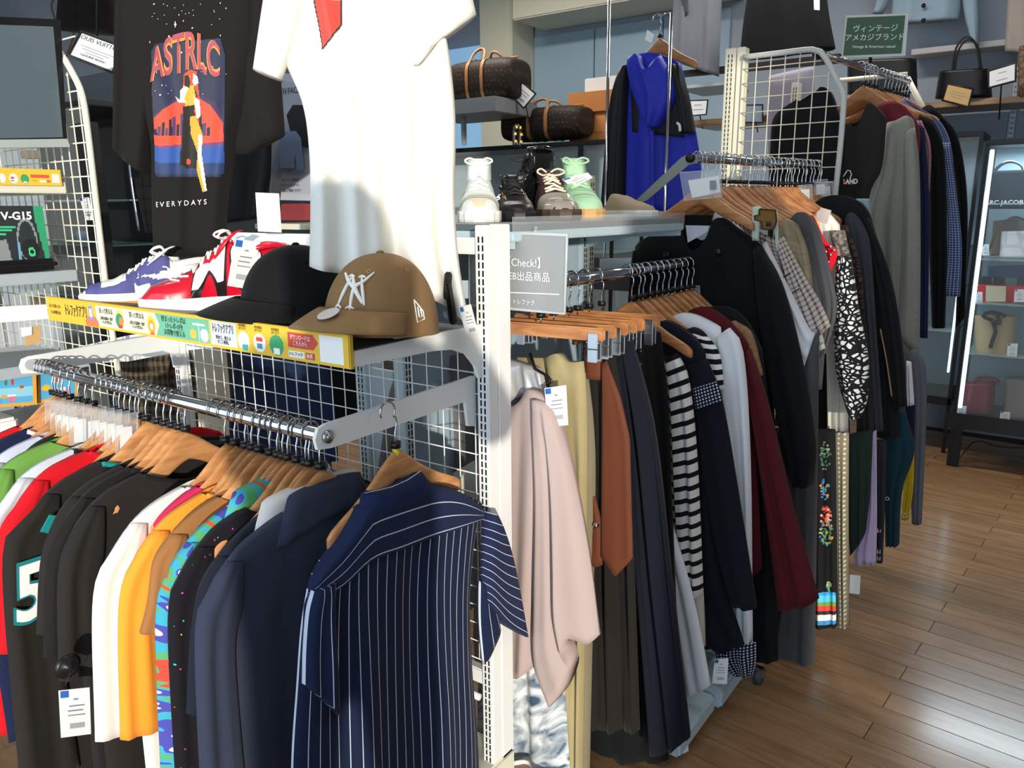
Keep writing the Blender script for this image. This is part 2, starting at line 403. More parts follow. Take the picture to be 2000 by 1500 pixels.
# far planks beyond the countable range: one joined part
fb = MB()
for r in range(-40, 50):
    for c in range(-7, 6):
        lx = c*plen+(0 if r % 2 == 0 else plen*.5); ly = r*pw; wx, wy = jx+lx*cF-ly*sF, jy+lx*sF+ly*cF
        if -8 <= r < 34 and -1.75 <= wx <= 1.35: continue
        if not (XL+.1 < wx < XR-1 and YF+.1 < wy < YB-.15): continue
        fb.box((0, 0, -.011), (plen-.002, pw-.0012, 0), Matrix.Translation((wx, wy, 0)) @ Matrix.Rotation(FA, 4, 'Z'))
q = fb.build('planks_far', PLK, floor); q['kind'] = 'stuff'
struct(MB().box((XL, YF, ZC), (XR, YB, ZC+.1)).build('ceiling', mat('ceiling_paint', 'c9c8c2', .8)))
wb = MB().box((XL, YB, -.12), (XR, YB+.15, ZC)).build('wall_back', WALLG); struct(wb)
# blue grey wall panels with narrow seams, left half of the back wall
xs = [P(940, 200, y=YB-.02).x, P(1040, 200, y=YB-.02).x, P(1159, 200, y=YB-.02).x, P(1290, 200, y=YB-.02).x, P(1420, 200, y=YB-.02).x]
xs = [xs[0]-3.0, xs[0]-1.5]+xs
for a, b in zip(xs, xs[1:]):
    MB().bbox((a+.006, YB-.02, .02), (b-.006, YB-.001, 2.9), .004).build('panel', WALLP, wb)
pc = P(970, 200, y=YB-.35); pa, pb = P(938, 200, y=YB-.35).x, P(1000, 200, y=YB-.35).x
struct(MB().bbox((pa, YB-.35, 0), (pb, YB-.02, ZC), .01).build('trim_1', WALLC))
ba = P(1000, 40, y=YB-.5); bb = P(1325, -20, y=YB-.5)
struct(MB().bbox((ba.x, YB-.5, ba.z), (bb.x+.3, YB-.02, ba.z+.22), .01).build('trim_2', WALLC))
wx0, wx1 = P(860, 150, y=YB-.05).x, pa-.05
w1 = MB().box((wx0-.7, YB-.06, .9), (wx1, YB-.045, 2.9)).build('window_1', GLASSW); struct(w1)
fr = MB(); fr.box((wx0-.75, YB-.1, .85), (wx1+.03, YB-.03, .9)); fr.box((wx1, YB-.1, .85), (wx1+.04, YB-.03, 2.9)); fr.box((wx0-.05, YB-.09, .85), (wx0, YB-.03, 2.9)); fr.build('frame', CREAM, w1)
struct(MB().box((XL-.1, YF, -.12), (XL, YB, ZC)).build('wall_left', WALLG))
struct(MB().box((XR, YF, -.12), (XR+.1, YB, ZC)).build('wall_right', WALLG))
# shop front behind the camera: openings between pillars let the low sun in
wf = MB()
OPEN = [(-3.4, 2.42), (3.28, 3.62)]
edges = [XL]+[e for o in OPEN for e in o]+[XR]
for i in range(0, len(edges), 2): wf.box((edges[i], YF-.12, -.12), (edges[i+1], YF, ZC))
for a, b in OPEN: wf.box((a, YF-.12, 2.75), (b, YF, ZC)); wf.box((a, YF-.12, -.12), (b, YF, .35))
struct(wf.build('wall_front', WALLC))

# ================================================================== PERSON behind the camera (casts the shadow in the photo)
def person():
    sd = V((SUN_D.x, SUN_D.y, 0)).normalized(); lt = V((-sd.y, sd.x, 0))      # towards the sunlit side / left
    def Q(f, l, z): return EYE+sd*f+lt*l+V((0, 0, z-H))
    t = thing('person', 'person in a dark coat taking the picture, arms raised to hold a phone', 'person', (Q(-.5, .12, 0)))
    c = .12
    pts = {'pel': Q(-.5, c, .92), 'bel': Q(-.5, c, 1.08), 'che': Q(-.49, c, 1.27), 'nec': Q(-.48, c, 1.46), 'hd0': Q(-.45, c, 1.52),
           'lsh': Q(-.49, c+.17, 1.38), 'lel': Q(-.36, c+.22, 1.18), 'lwr': Q(-.13, .10, 1.44),
           'rsh': Q(-.49, c-.17, 1.38), 'rel': Q(-.34, -.22, 1.21), 'rwr': Q(-.10, -.10, 1.42),
           'lhp': Q(-.5, c+.09, .88), 'lkn': Q(-.48, c+.11, .48), 'lan': Q(-.5, c+.12, .08), 'lto': Q(-.36, c+.14, .03),
           'rhp': Q(-.5, c-.09, .88), 'rkn': Q(-.48, c-.11, .48), 'ran': Q(-.5, c-.12, .08), 'rto': Q(-.36, c-.14, .03)}
    rad = {'pel': .15, 'bel': .15, 'che': .165, 'nec': .055, 'hd0': .05, 'lsh': .075, 'rsh': .075, 'lel': .06, 'rel': .06, 'lwr': .04, 'rwr': .042,
           'lhp': .10, 'rhp': .10, 'lkn': .065, 'rkn': .065, 'lan': .045, 'ran': .045, 'lto': .035, 'rto': .035}
    ks = list(pts); E = ['pel bel', 'bel che', 'che nec', 'nec hd0', 'che lsh', 'lsh lel', 'lel lwr', 'che rsh', 'rsh rel', 'rel rwr', 'pel lhp', 'lhp lkn', 'lkn lan', 'lan lto', 'pel rhp', 'rhp rkn', 'rkn ran', 'ran rto']
    def skin(name, ks, pts, rad, E, m):
        me = bpy.data.meshes.new(name); me.from_pydata([pts[k]-t.location for k in ks], [tuple(ks.index(x) for x in e.split()) for e in E], [])
        o = bpy.data.objects.new(name, me); COL.objects.link(o); o.parent = t; me.materials.append(m)
        sk = o.modifiers.new('skin', 'SKIN'); lay = me.skin_vertices[0] if me.skin_vertices else None
        bm = bmesh.new(); bm.from_mesh(me); ly = bm.verts.layers.skin.verify()
        for v, k in zip(bm.verts, ks): v[ly].radius = (rad[k], rad[k])
        bm.verts.ensure_lookup_table(); bm.verts[0][ly].use_root = True; bm.to_mesh(me); bm.free()
        sk.use_smooth_shade = True; ss = o.modifiers.new('sub', 'SUBSURF'); ss.levels = 1; ss.render_levels = 1
        return o
    coat = mat('person_coat', '26282c', .9); sk_ = mat('skin_tone', 'c79a7c', .55); hair = mat('dark_hair', '1c1614', .7)
    skin('body', ks, pts, rad, E, coat)
    hc = Q(-.42, c, 1.625); rings = []
    for i in range(15):
        a = math.pi*i/14; z = math.cos(a)*.118; r = math.sin(a)
        ring = []
        for k in range(20):
            b = 2*math.pi*k/20; w_ = .078*r*(1-.12*max(0, -z/.118)); d_ = .095*r
            p = hc+lt*(math.sin(b)*w_)+sd*(math.cos(b)*d_+(.012 if abs(math.sin(b)) < .2 and math.cos(b) > 0 and abs(z+.01) < .03 else 0))+V((0, 0, z))
            ring.append(p)
        rings.append(ring)
    MB(t.location).loft(rings, True).build('head', sk_, t, True)
    hr = []
    for i in range(10):
        a = math.pi*.5*i/6; z = math.cos(a)*.130+.006 if i < 7 else -.045*(i-6); r = (math.sin(a) if i < 7 else 1.0-.02*(i-6))+.02
        hr.append([hc-sd*.03+lt*(math.sin(2*math.pi*k/20)*.112*r)+sd*(math.cos(2*math.pi*k/20)*.092*r)+V((0, 0, z)) for k in range(20)])
    MB(t.location).loft(hr, True).build('hair', hair, t, True)
    for sg in (-1, 1): MB(t.location).loft([[hc+lt*(sg*(.076+.008*j))+sd*(.018*math.cos(k*.785)*(1-.4*j))+V((0, 0, .03*math.sin(k*.785)*(1-.4*j)-.01)) for k in range(8)] for j in range(2)]).build('ear', sk_, t, True)
    for sg, wr in ((1, pts['lwr']), (-1, pts['rwr'])):
        e2 = {'w': wr, 'p': wr+sd*.05+V((0, 0, .03))}; r2 = {'w': .026, 'p': .03}; EE = ['w p']
        for f in range(4):
            b0 = e2['p']+V((0, 0, .028-.018*f)); tip = b0+sd*.035-lt*(sg*.035)
            e2['a%d' % f] = b0+sd*.03+lt*sg*.012; e2['b%d' % f] = tip; r2['a%d' % f] = .0085; r2['b%d' % f] = .007; EE += ['p a%d' % f, 'a%d b%d' % (f, f)]
        e2['t'] = e2['p']+V((0, 0, .035))-lt*sg*.02; r2['t'] = .009; EE.append('w t')
        skin('hand', list(e2), e2, r2, EE, sk_)
person()
ph = MB(EYE-FW*.035); ph.bbox((-.036, -.1, -.004), (.036, .045, .004), .003, Matrix.Translation(EYE-FW*.035) @ Matrix((RT, UP, -FW)).transposed().to_4x4())
# (kept clear of the lens: the phone body sits just behind the viewpoint)
po = ph.build('phone', BLACKP); po.location = EYE-FW*.035; tag(po, 'black phone held up by the person taking the picture', 'phone')

# ================================================================== RACKS
def slotted_post(name, x0, y0, x1, y1, z0, z1, face, parent, m=WHITE, cols=2, pitch=.0178):
    """steel upright with dark boxes painting the shade of its slots on the named face ('-y' or '+x')"""
    o = parent_world(parent); pb_ = MB(o).bbox((x0, y0, z0), (x1, y1, z1), .002); p = pb_.build(name, m, parent)
    sm = MB(o); w_ = (x1-x0) if face == '-y' else (y1-y0); n = int((z1-z0-.04)/pitch)  # thin dark boxes on the face paint the shade of the slots
    for c in range(cols):
        cc = (c+1)/(cols+1)
        for k in range(n):
            z = z1-.03-k*pitch
            if face == '-y': sm.box((x0+w_*cc-.0018, y0-.0012, z-.0065), (x0+w_*cc+.0018, y0+.001, z+.0065))
            else: sm.box((x1-.001, y0+w_*cc-.0018, z-.0065), (x1+.0012, y0+w_*cc+.0018, z+.0065))
    s = sm.build('slots', DARK, p); s.location = V((0, 0, 0)); s['kind'] = 'stuff'
    return p
def grid_panel(name, A, B, z0, z1, pitch, r, m, parent, zfun=None):
    o = parent_world(parent); A, B = V(A), V(B); L = (B-A).length; g = MB(o); n = max(1, int(L/pitch))
    for i in range(n+1):
        p = A.lerp(B, min(1, i*pitch/L)); zt = zfun(i*pitch) if zfun else z1
        g.tube([V((p.x, p.y, z0)), V((p.x, p.y, zt))], r, 5)
    k = 0
    while z0+k*pitch <= z1+1e-6:
        z = z0+k*pitch; t1 = 1
        if zfun:
            for q_ in range(100, 0, -1):
                if zfun(q_/100*L) >= z: t1 = q_/100; break
        e = A.lerp(B, t1); g.tube([V((A.x, A.y, z)), V((e.x, e.y, z))], r, 5); k += 1
    ob = g.build(name, m, parent, True); ob['kind'] = 'stuff'; return ob
def rail(parent, A, B, r=.0125, m=CHROME, name='hanging_rail'):
    return MB(parent_world(parent)).tube([A, B], r, 24).build(name, m, parent, True)
RY, RZ, RX0, RX1 = .888, 1.10, -1.075, -2.20
# --- left rack
rk = thing('display_rack', 'white slotted rack carrying the caps and the bar of tees in front', 'rack', (-1.6, 1.3, 0))
slotted_post('upright', -1.040, 1.310, -1.0075, 1.345, 0.02, 1.462, '-y', rk)
MB(rk.location).bbox((-1.030, 1.346, .02), (-1.006, 1.392, 1.463), .002).build('end_plate', WHITE, rk)
slotted_post('upright', -2.245, 1.310, -2.213, 1.345, 0.02, 1.462, '-y', rk)
grid_panel('wire_mesh', (-2.21, 1.33, 0), (-1.045, 1.33, 0), .42, 1.235, .0478, .0016, WHITE, rk)
MB(rk.location).bbox((-2.21, 1.32, .36), (-1.04, 1.345, .40), .003).build('cross_bar', WHITE, rk)
MB(rk.location).bbox((-2.21, 1.32, 1.40), (-1.04, 1.345, 1.435), .003).build('cross_bar', WHITE, rk)
def hang_arm(x, tz0, tz1):
    a = MB(rk.location); t = .004
    prof = [(RY-.022, RZ-.020), (RY-.026, RZ), (RY-.018, RZ+.018), (RY, RZ+.023), (1.312, tz1+.026), (1.312, tz0-.075), (1.290, tz0-.070), (1.282, tz0-.012), (RY+.01, RZ-.024)]
    a.prism([(x-t, y, z) for y, z in prof], (2*t, 0, 0)); ob = a.build('rail_arm', WHITE, rk)
    b = MB(rk.location); b.tube([(x+t, RY, RZ), (x+t+.006, RY, RZ)], .012, 20); b.tube([(x+t+.006, RY, RZ), (x+t+.009, RY, RZ)], .006, 6); b.build('bolt', STEEL, ob, True).location = (0, 0, 0)
hang_arm(-1.055, 1.094, 1.108); hang_arm(-2.215, 1.094, 1.108)
rail(rk, (-2.21, RY, RZ), (-1.06, RY, RZ), .0148)
# shelf
SZ = 1.247
MB(rk.location).bbox((-2.20, .942, SZ-.022), (-1.045, 1.305, SZ), .003).build('shelf_board', mat('shelf_grey', '9a9ea2', .5), rk)
for x in (-1.028, -2.215):
    pr = [(.928, 1.222), (.940, SZ+.003), (1.312, SZ+.006), (1.312, 1.135), (1.298, 1.135), (1.285, 1.165), (1.255, 1.195), (1.21, 1.212), (1.15, 1.218)]
    MB(rk.location).prism([(x-.004, y, z) for y, z in pr], (.008, 0, 0)).build('shelf_bracket', WHITE, rk)
rail(rk, (-1.04, 1.30, .34), (-2.2, 1.30, .34), .008, WHITE, 'base_bar')
MB(rk.location).bbox((-2.25, .95, .06), (-1.0, 1.39, .16), .006).build('base_shelf', CREAM, rk)
for x in (-2.2, -1.05):
    for y in (1.0, 1.35): MB(rk.location).tube([(x, y, 0), (x, y, .062)], .018, 12).build('foot', BLACKP, rk)
MB(rk.location).bbox((-2.12, .945, SZ), (-1.50, 1.25, SZ+.014), .002).build('clear_riser', CLEAR, rk)
# yellow label strip, printed flat
lab = MB(rk.location).box((-2.16, .928, 1.219), (-1.022, .936, 1.281)).build('label_strip', mat('label_yellow', 'e0b838', .5), rk)
SA, SBx = -2.158, -1.024
def lsurf(s, t, lift=.001): return V((SA+(SBx-SA)*s, .928-lift, 1.279-.058*t))
sh = [('e3b93c', rect(0, 0, 1, 1)), ('e9e0c4', rect(.222, .06, .468, .94)), ('6fb394', [(.450, .06), (.63, .06), (.63, .94), (.450, .94), (.465, .5)]), ('c9ccd2', rect(.635, .08, .712, .93)),
      ('f0784f', circ(.20, .85, .028, .32)), ('7d8fd0', rect(.190, .15, .207, .72)), ('f4d8c8', rect(.1935, .25, .2035, .6)),
      ('f2d76a', circ(.318, .36, .015, .27)), ('3f8f6b', circ(.316, .58, .016, .30)), ('e08a3a', circ(.322, .62, .008, .2)), ('b8402f', circ(.316, .82, .009, .08)),
      ('f7c64a', circ(.436, .55, .016, .36)), ('f59a3c', circ(.436, .62, .011, .28)), ('f4e9d6', circ(.436, .62, .006, .12)), ('d84a3a', rect(.428, .84, .444, .93)),
      ('e8eef0', rect(.596, .2, .599, .9)), ('e8eef0', rect(.578, .26, .618, .31)), ('e5b84a', circ(.578, .66, .010, .18)), ('dfe5ee', circ(.614, .66, .013, .24)),
      ('eeeae0', circ(.732, .62, .017, .32)), ('3f9fa0', [(.726, .95), (.728, .75), (.745, .75), (.742, .95)]), ('eeeae0', circ(.777, .62, .017, .32)), ('d8483c', rect(.768, .42, .786, .58)), ('4a90b0', rect(.770, .66, .784, .82)),
      ('3fa065', circ(.823, .62, .019, .36)), ('eef3ea', rect(.815, .7, .831, .93)), ('c94a3c', [(.853, .12), (.918, .12), (.929, .36), (.918, .60), (.853, .60)]),
      ('eeeeea', rect(.853, .72, .893, .92)), ('c94a3c', rect(.897, .72, .919, .92)), ('efefec', rect(.932, .06, .988, .94))]
ink = [rect(.010+.0105*i, .30, .0165+.0105*i, .37) for i in range(6)]+[rect(.010+.0105*i, .58, .017+.0105*i, .66) for i in range(6)]
paint('print', lsurf, 0, 1, 0, 1, 560, 28, layers(sh), lab)
def ltxt(b, s, t, size, m=INK, sx=1.): text('lettering', b, size, m, lab, lsurf(s, t, .003), X, Z, .0002, sx=sx)
ltxt('トレファクアプリ', .135, .47, .034, sx=.42); ltxt('売っても買っても', .040, .36, .010, sx=.75); ltxt('トレポが貯まる!', .040, .64, .010, sx=.75)
ltxt('売って貯まる', .265, .28, .014, sx=.75); ltxt('お取引金額の一部が\nトレポで貯まる', .265, .66, .009, sx=.7)
ltxt('買って貯まる', .385, .28, .014, sx=.75); ltxt('お買上げ金額の一部が\nトレポで貯まる', .385, .66, .009, sx=.7)
DG = mat('dark_green_ink', '24503f', .7)
ltxt('貯まったトレポは\n1トレポ=1円!\nお買物で使える', .517, .5, .0145, DG, .8)
ltxt('トレファクアプリ', .674, .33, .022, sx=.42); ltxt('貯めて、使える\nすごく便利。', .674, .72, .009, sx=.8)
GLD = mat('gold_ink', '8a6a1c', .7)
for s_ in (.732, .777, .823): ltxt('便利機能\nあります', s_, .15, .006, GLD)
ltxt('ダウンロードは\nこちらから', .886, .36, .011, CARD, .75); ltxt('トレファク', .873, .82, .008); ltxt('検索', .908, .82, .009, CARD)

# --- right rack (faces the aisle)
r2 = thing('display_rack', 'white rack facing the aisle, shoes on its top shelf', 'rack', (-1.3, 1.85, 0))
G2 = mat('blue_white_paint', 'b9ccd6', .35)
slotted_post('upright', -1.385, 2.285, -1.35, 2.32, .02, 1.455, '+x', r2, G2)
slotted_post('upright', -1.385, 1.40, -1.35, 1.435, .02, 1.455, '+x', r2, G2)
MB(r2.location).bbox((-1.375, 1.435, .3), (-1.365, 2.285, 1.42), .002).build('back_panel', mat('back_panel_blue', '9fb4c2', .5), r2)
shf = MB(r2.location).bbox((-1.35, 1.40, 1.424), (-1.004, 2.315, 1.446), .003).build('shelf_board', G2, r2)
MB(r2.location).bbox((-1.35, 1.41, 1.446), (-1.012, 2.31, 1.4615), .002).build('shelf_mat', mat('dark_tray', '59636c', .4), r2)
MB(r2.location).box((-1.006, 1.40, 1.444), (-1.003, 2.315, 1.478)).build('shelf_guard', CLEAR, r2)
for y in (1.41, 2.30):
    MB(r2.location).prism([(-1.35, y, 1.36), (-1.35, y, 1.424), (-1.01, y, 1.424), (-1.01, y, 1.408), (-1.2, y, 1.40), (-1.3, y, 1.375)], (0, .006, 0)).build('shelf_bracket', G2, r2)
R2A, R2B = V((-1.0, 1.45, 1.3245)), V((-1.0, 2.42, 1.3165))
rail(r2, R2A, R2B, .0155)
for y in (1.44, 2.40):
    MB(r2.location).prism([(-1.35, y, 1.27), (-1.35, y, 1.32), (-1.0, y, 1.338), (-.985, y, 1.32), (-1.0, y, 1.302)], (0, .008, 0)).build('rail_arm', G2, r2)
MB(r2.location).bbox((-1.40, 1.74, .03), (-.705, 2.0, .085), .008).build('base_shelf', G2, r2)
MB(r2.location).bbox((-1.40, 2.005, .035), (-.69, 2.23, .095), .008).build('base_shelf', G2, r2)
MB(r2.location).box((-1.36, 1.76, .0955), (-.78, 2.18, .099)).build('base_mat', mat('base_mat_grey', '7f8a90', .6), r2)
def caster(x, y, parent):
    o = parent_world(parent); c = MB(o).tube([(x-.012, y, .026), (x+.012, y, .026)], .026, 20).build('caster', mat('caster_rubber', '4a4d52', .5), parent, True)
    MB(o).bbox((x-.018, y-.012, .02), (x+.018, y+.014, .055), .004).build('fork', STEEL, c)
for x, y in ((-.735, 1.80), (-.66, 2.26), (-1.34, 1.5), (-1.34, 2.2)): caster(x, y, r2)
MB(r2.location).bbox((-1.38, 1.40, .028), (-.72, 1.43, .05), .004).build('foot_bar', G2, r2)
# dark board behind the far end of the bar
bk = MB((-1.6, 2.5, 0)); a_, b_ = P(1157, 503, y=2.60), P(1345, 505, y=2.60); bk.bbox((a_.x, 2.60, a_.z-.12), (b_.x+.05, 2.615, a_.z), .002)
bo = bk.build('dark_board', mat('dark_brown_board', '2e2527', .5)); bo.location = (-1.6, 2.5, 0); tag(bo, 'dark brown board behind the far end of the aisle bar', 'board')

# --- tall rack with side grid
r3 = thing('display_rack', 'tall white rack with a curved grid end panel, coats on its chrome bar', 'rack', (-1.25, 3.0, 0))
R3A, R3B = V((-1.012, 2.34, 1.645)), V((-.835, 3.26, 1.652))
R3A = P(1352, 309, y=2.345); R3B = P(1604, 325, y=3.24)
rail(r3, R3A, R3B, .0125)
def arm_poly(px, yy, m, parent, dy=.006):
    MB(parent_world(parent)).prism([P(u, v, y=yy) for u, v in px], (0, dy, 0)).build('rail_arm', m, parent)
arm_poly([(1235, 398), (1262, 392), (1345, 322), (1362, 318), (1362, 302), (1348, 299), (1330, 308)][::-1], 2.335, mat('grey_green_arm', '7d8580', .45), r3)
bb_ = MB(r3.location); bb_.tube([R3A-V((0, .02, 0)), R3A-V((0, .004, 0))], .014, 18); bb_.build('end_cap', BLACKP, r3, True)
PY = 3.22
pl_ = dict(y=PY)
a0, a1 = P(1413, 96, **pl_), P(1452, 96, **pl_)
slotted_post('upright', P(1412, 200, **pl_).x, PY, P(1432, 200, **pl_).x, PY+.05, .02, a0.z, '-y', r3, CREAM)
MB(r3.location).bbox((P(1434, 200, **pl_).x, PY, .02), (P(1450, 200, **pl_).x, PY+.05, a0.z), .003).build('upright', CREAM, r3)
fp = [P(u, v, y=PY-.01) for u, v in ((1452, 112), (1520, 104), (1578, 97), (1600, 100), (1614, 116), (1634, 155), (1645, 176), (1648, 200), (1640, 300), (1632, 372), (1620, 500), (1600, 760))]
fc = catmull(fp, 50); MB(r3.location).tube(fc, .0105, 14).build('grid_frame', mat('grey_white_tube', 'c9ccca', .4), r3, True)
A3, B3 = P(1452, 110, y=PY-.01), P(1645, 180, y=PY-.01); zt_, zc_ = P(1590, 97, y=PY-.01).z, B3.z; xk = P(1592, 97, y=PY-.01).x
def zf(d):
    x = A3.x+d; return zt_ if x < xk else zt_-(zt_-zc_)*(x-xk)/(B3.x-xk)
grid_panel('wire_mesh', (A3.x, PY-.01, 0), (B3.x, PY-.01, 0), zt_-.055*27, zt_, .0555, .0022, CREAM, r3, zf)
# second (farther) bar of the tall rack
R4A, R4B = P(1600, 105, y=3.36), P(1775, 160, y=4.25)
rail(r3, R4A, R4B, .0125)
MB(r3.location).tube([R4A-V((0, .03, 0)), R4A+V((0, .03, 0))], .02, 16).build('end_cap', BLACKP, r3, True)
MB(r3.location).tube([P(1772, 152, y=4.27), P(1805, 215, y=4.27), P(1815, 260, y=4.27)], .013, 12).build('side_tube', CREAM, r3, True)
MB(r3.location).tube([P(1640, 157, y=4.30), P(1772, 145, y=4.30)], .011, 12).build('top_tube', CREAM, r3, True)
pz = P(1430, 700, y=PY)
MB(r3.location).bbox((-1.38, 2.35, .03), (-.95, 4.3, .12), .006).build('base_shelf', CREAM, r3)
slotted_post('upright', -1.30, 4.28, -1.26, 4.33, .02, R4B.z+.05, '-y', r3, CREAM)
slotted_post('upright', -1.40, 2.34, -1.36, 2.38, .02, 1.60, '+x', r3, CREAM)

# ================================================================== HANGERS (one of each kind, then copies)
def make_hanger(hm, label, loc, rr=.0155, clips=False, black=False):
    t = thing('clip_hanger' if clips else 'wooden_hanger', label, 'hanger', (0, 0, 0)); ox = .018
    hook = []
    for k in range(15):
        a = math.radians(205-k*17.5); hook.append((math.cos(a)*(rr+.004), 0, math.sin(a)*(rr+.004)+.002))
    hook += [(rr+.006, 0, -.014), (ox+.004, 0, -.030), (ox, 0, -.045), (ox, 0, -.085)]
    MB().tube(catmull(hook, 30),   .0021, 6).build('hook', CHROME, t, True)
    MB().tube([(ox, 0, -.062), (ox, 0, -.074)], .0105, 14).build('size_ring', BLACKP, t, True)
    if not clips:
        rings = []
        for i in range(-14, 15):
            s = i/14; x = s*.186; a = abs(s)
            zc = -.116-.083*(a**1.15)+.016*math.cos(min(1, a*2.2)*math.pi)*.5; hgt = .031-.015*min(1, a*1.6)**1.2; th_ = .0064
            if a > .97: hgt *= .7; th_ *= .7
            yb = -.005*a*a
            rings.append([V((x+ox, yb+th_*math.copysign(abs(math.cos(b))**.6, math.cos(b)), zc+hgt*math.copysign(abs(math.sin(b))**.8, math.sin(b)))) for b in [2*math.pi*k/12 for k in range(12)]])
        MB().loft(rings).build('shoulder_bar', hm, t, True)
    else:
        MB().bbox((ox-.16, -.006, -.118), (ox+.16, .006, -.088), .004).build('bar', hm, t)
        for s in (-1, 1):
            c = MB(); cx = ox+s*.135
            c.bbox((cx-.012, -.013, -.165), (cx+.012, -.009, -.100), .002); c.bbox((cx-.012, .009, -.165), (cx+.012, .013, -.100), .002)
            c.tube([(cx-.014, -.012, -.12), (cx-.014, .012, -.12)], .0015, 6); c.tube([(cx+.014, -.012, -.12), (cx+.014, .012, -.12)], .0015, 6); c.tube([(cx-.014, -.014, -.135), (cx+.014, -.014, -.135)], .0015, 6)
            c.build('clip', STEEL, t)
    return t
LBL = 'pale wooden hanger on the left rack bar, garment on it'
hA = make_hanger(HANGW, LBL, None); hO = make_hanger(HANGO, '', None); hC = make_hanger(HANGO, '', None, clips=True)
used = set()
def hanger(src, loc, rz, label, group, rx=0.):
    if src.name not in used:
        used.add(src.name); KIDS[src.name] = [(q, []) for q in bpy.data.objects if q.parent == src]
        src.location = loc; src.rotation_euler = (rx, 0, rz); src['label'] = label; src['group'] = group; return src
    return copy_thing(src, loc, rx, rz, label, group)
rh = random.Random(3)
LX = [-1.096, -1.126, -1.136, -1.162, -1.188, -1.204, -1.22, -1.242, -1.278, -1.301, -1.321, -1.356, -1.389, -1.535, -1.562, -1.59, -1.618, -1.647, -1.692, -1.722, -1.738, -1.761, -1.785, -1.809, -1.833, -1.935, -1.971, -2.007, -2.053, -2.091, -2.111, -2.13, -2.145]
for i, x in enumerate(LX):
    lb, gp = ('pale wooden hanger in the near bunch on the left chrome bar', 'hangers in the near bunch of the left bar') if x > -1.45 else (('pale wooden hanger in the middle bunch on the left chrome bar', 'hangers in the middle bunch of the left bar') if x > -1.85 else ('pale wooden hanger at the far end of the left chrome bar', 'hangers at the far end of the left bar'))
    lb = 'pale wooden hanger, %s from the near end of the left chrome bar' % (ORD[i] if i < 27 else ORD[len(LX)-1-i]) if i < 27 else 'pale wooden hanger, %s from the far end of the left chrome bar' % ORD[len(LX)-1-i]
    hanger(hA, (x, RY, RZ), math.pi/2+rh.uniform(-.03, .03), lb, gp)
for k in range(12):
    y = 1.925+k*.0415; y += rh.uniform(-.008, .008); p = R2A.lerp(R2B, (y-R2A.y)/(R2B.y-R2A.y))
    hanger(hO, p, rh.uniform(-.05, .05), 'pale wooden hanger, %s from the far end of the bar below the shoes' % ORD[11-k], 'wooden hangers on the bar below the shoe shelf')
for k, (y, dz) in enumerate(((1.475, 0), (1.53, 0), (1.60, 0), (1.64, 0), (1.70, 0), (1.76, 0))):
    p = R2A.lerp(R2B, (y-R2A.y)/(R2B.y-R2A.y))
    hanger(hC, p, rh.uniform(-.12, .12), 'trouser hanger with metal clips, %s from the grey sign' % ORD[k], 'clip hangers behind the grey sign')
for k in range(26):
    p = R3A.lerp(R3B, .03+.94*k/25+rh.uniform(-.013, .013))
    hanger(hO, p, rh.uniform(-.06, .06)-.1, 'orange wooden hanger, %s from the near end of the tall rack bar' % ORD[k], 'hangers on the tall rack bar in front of the grid')
for k, f in enumerate((.42, .47, .52, .56, .66, .70, .74, .79, .83, .87, .91, .95)):
    p = R4A.lerp(R4B, f)
    hanger(hO, p, rh.uniform(-.08, .08)-.1, 'wooden hanger, %s in the row below the green sign' % ORD[k], 'hangers below the green sign')
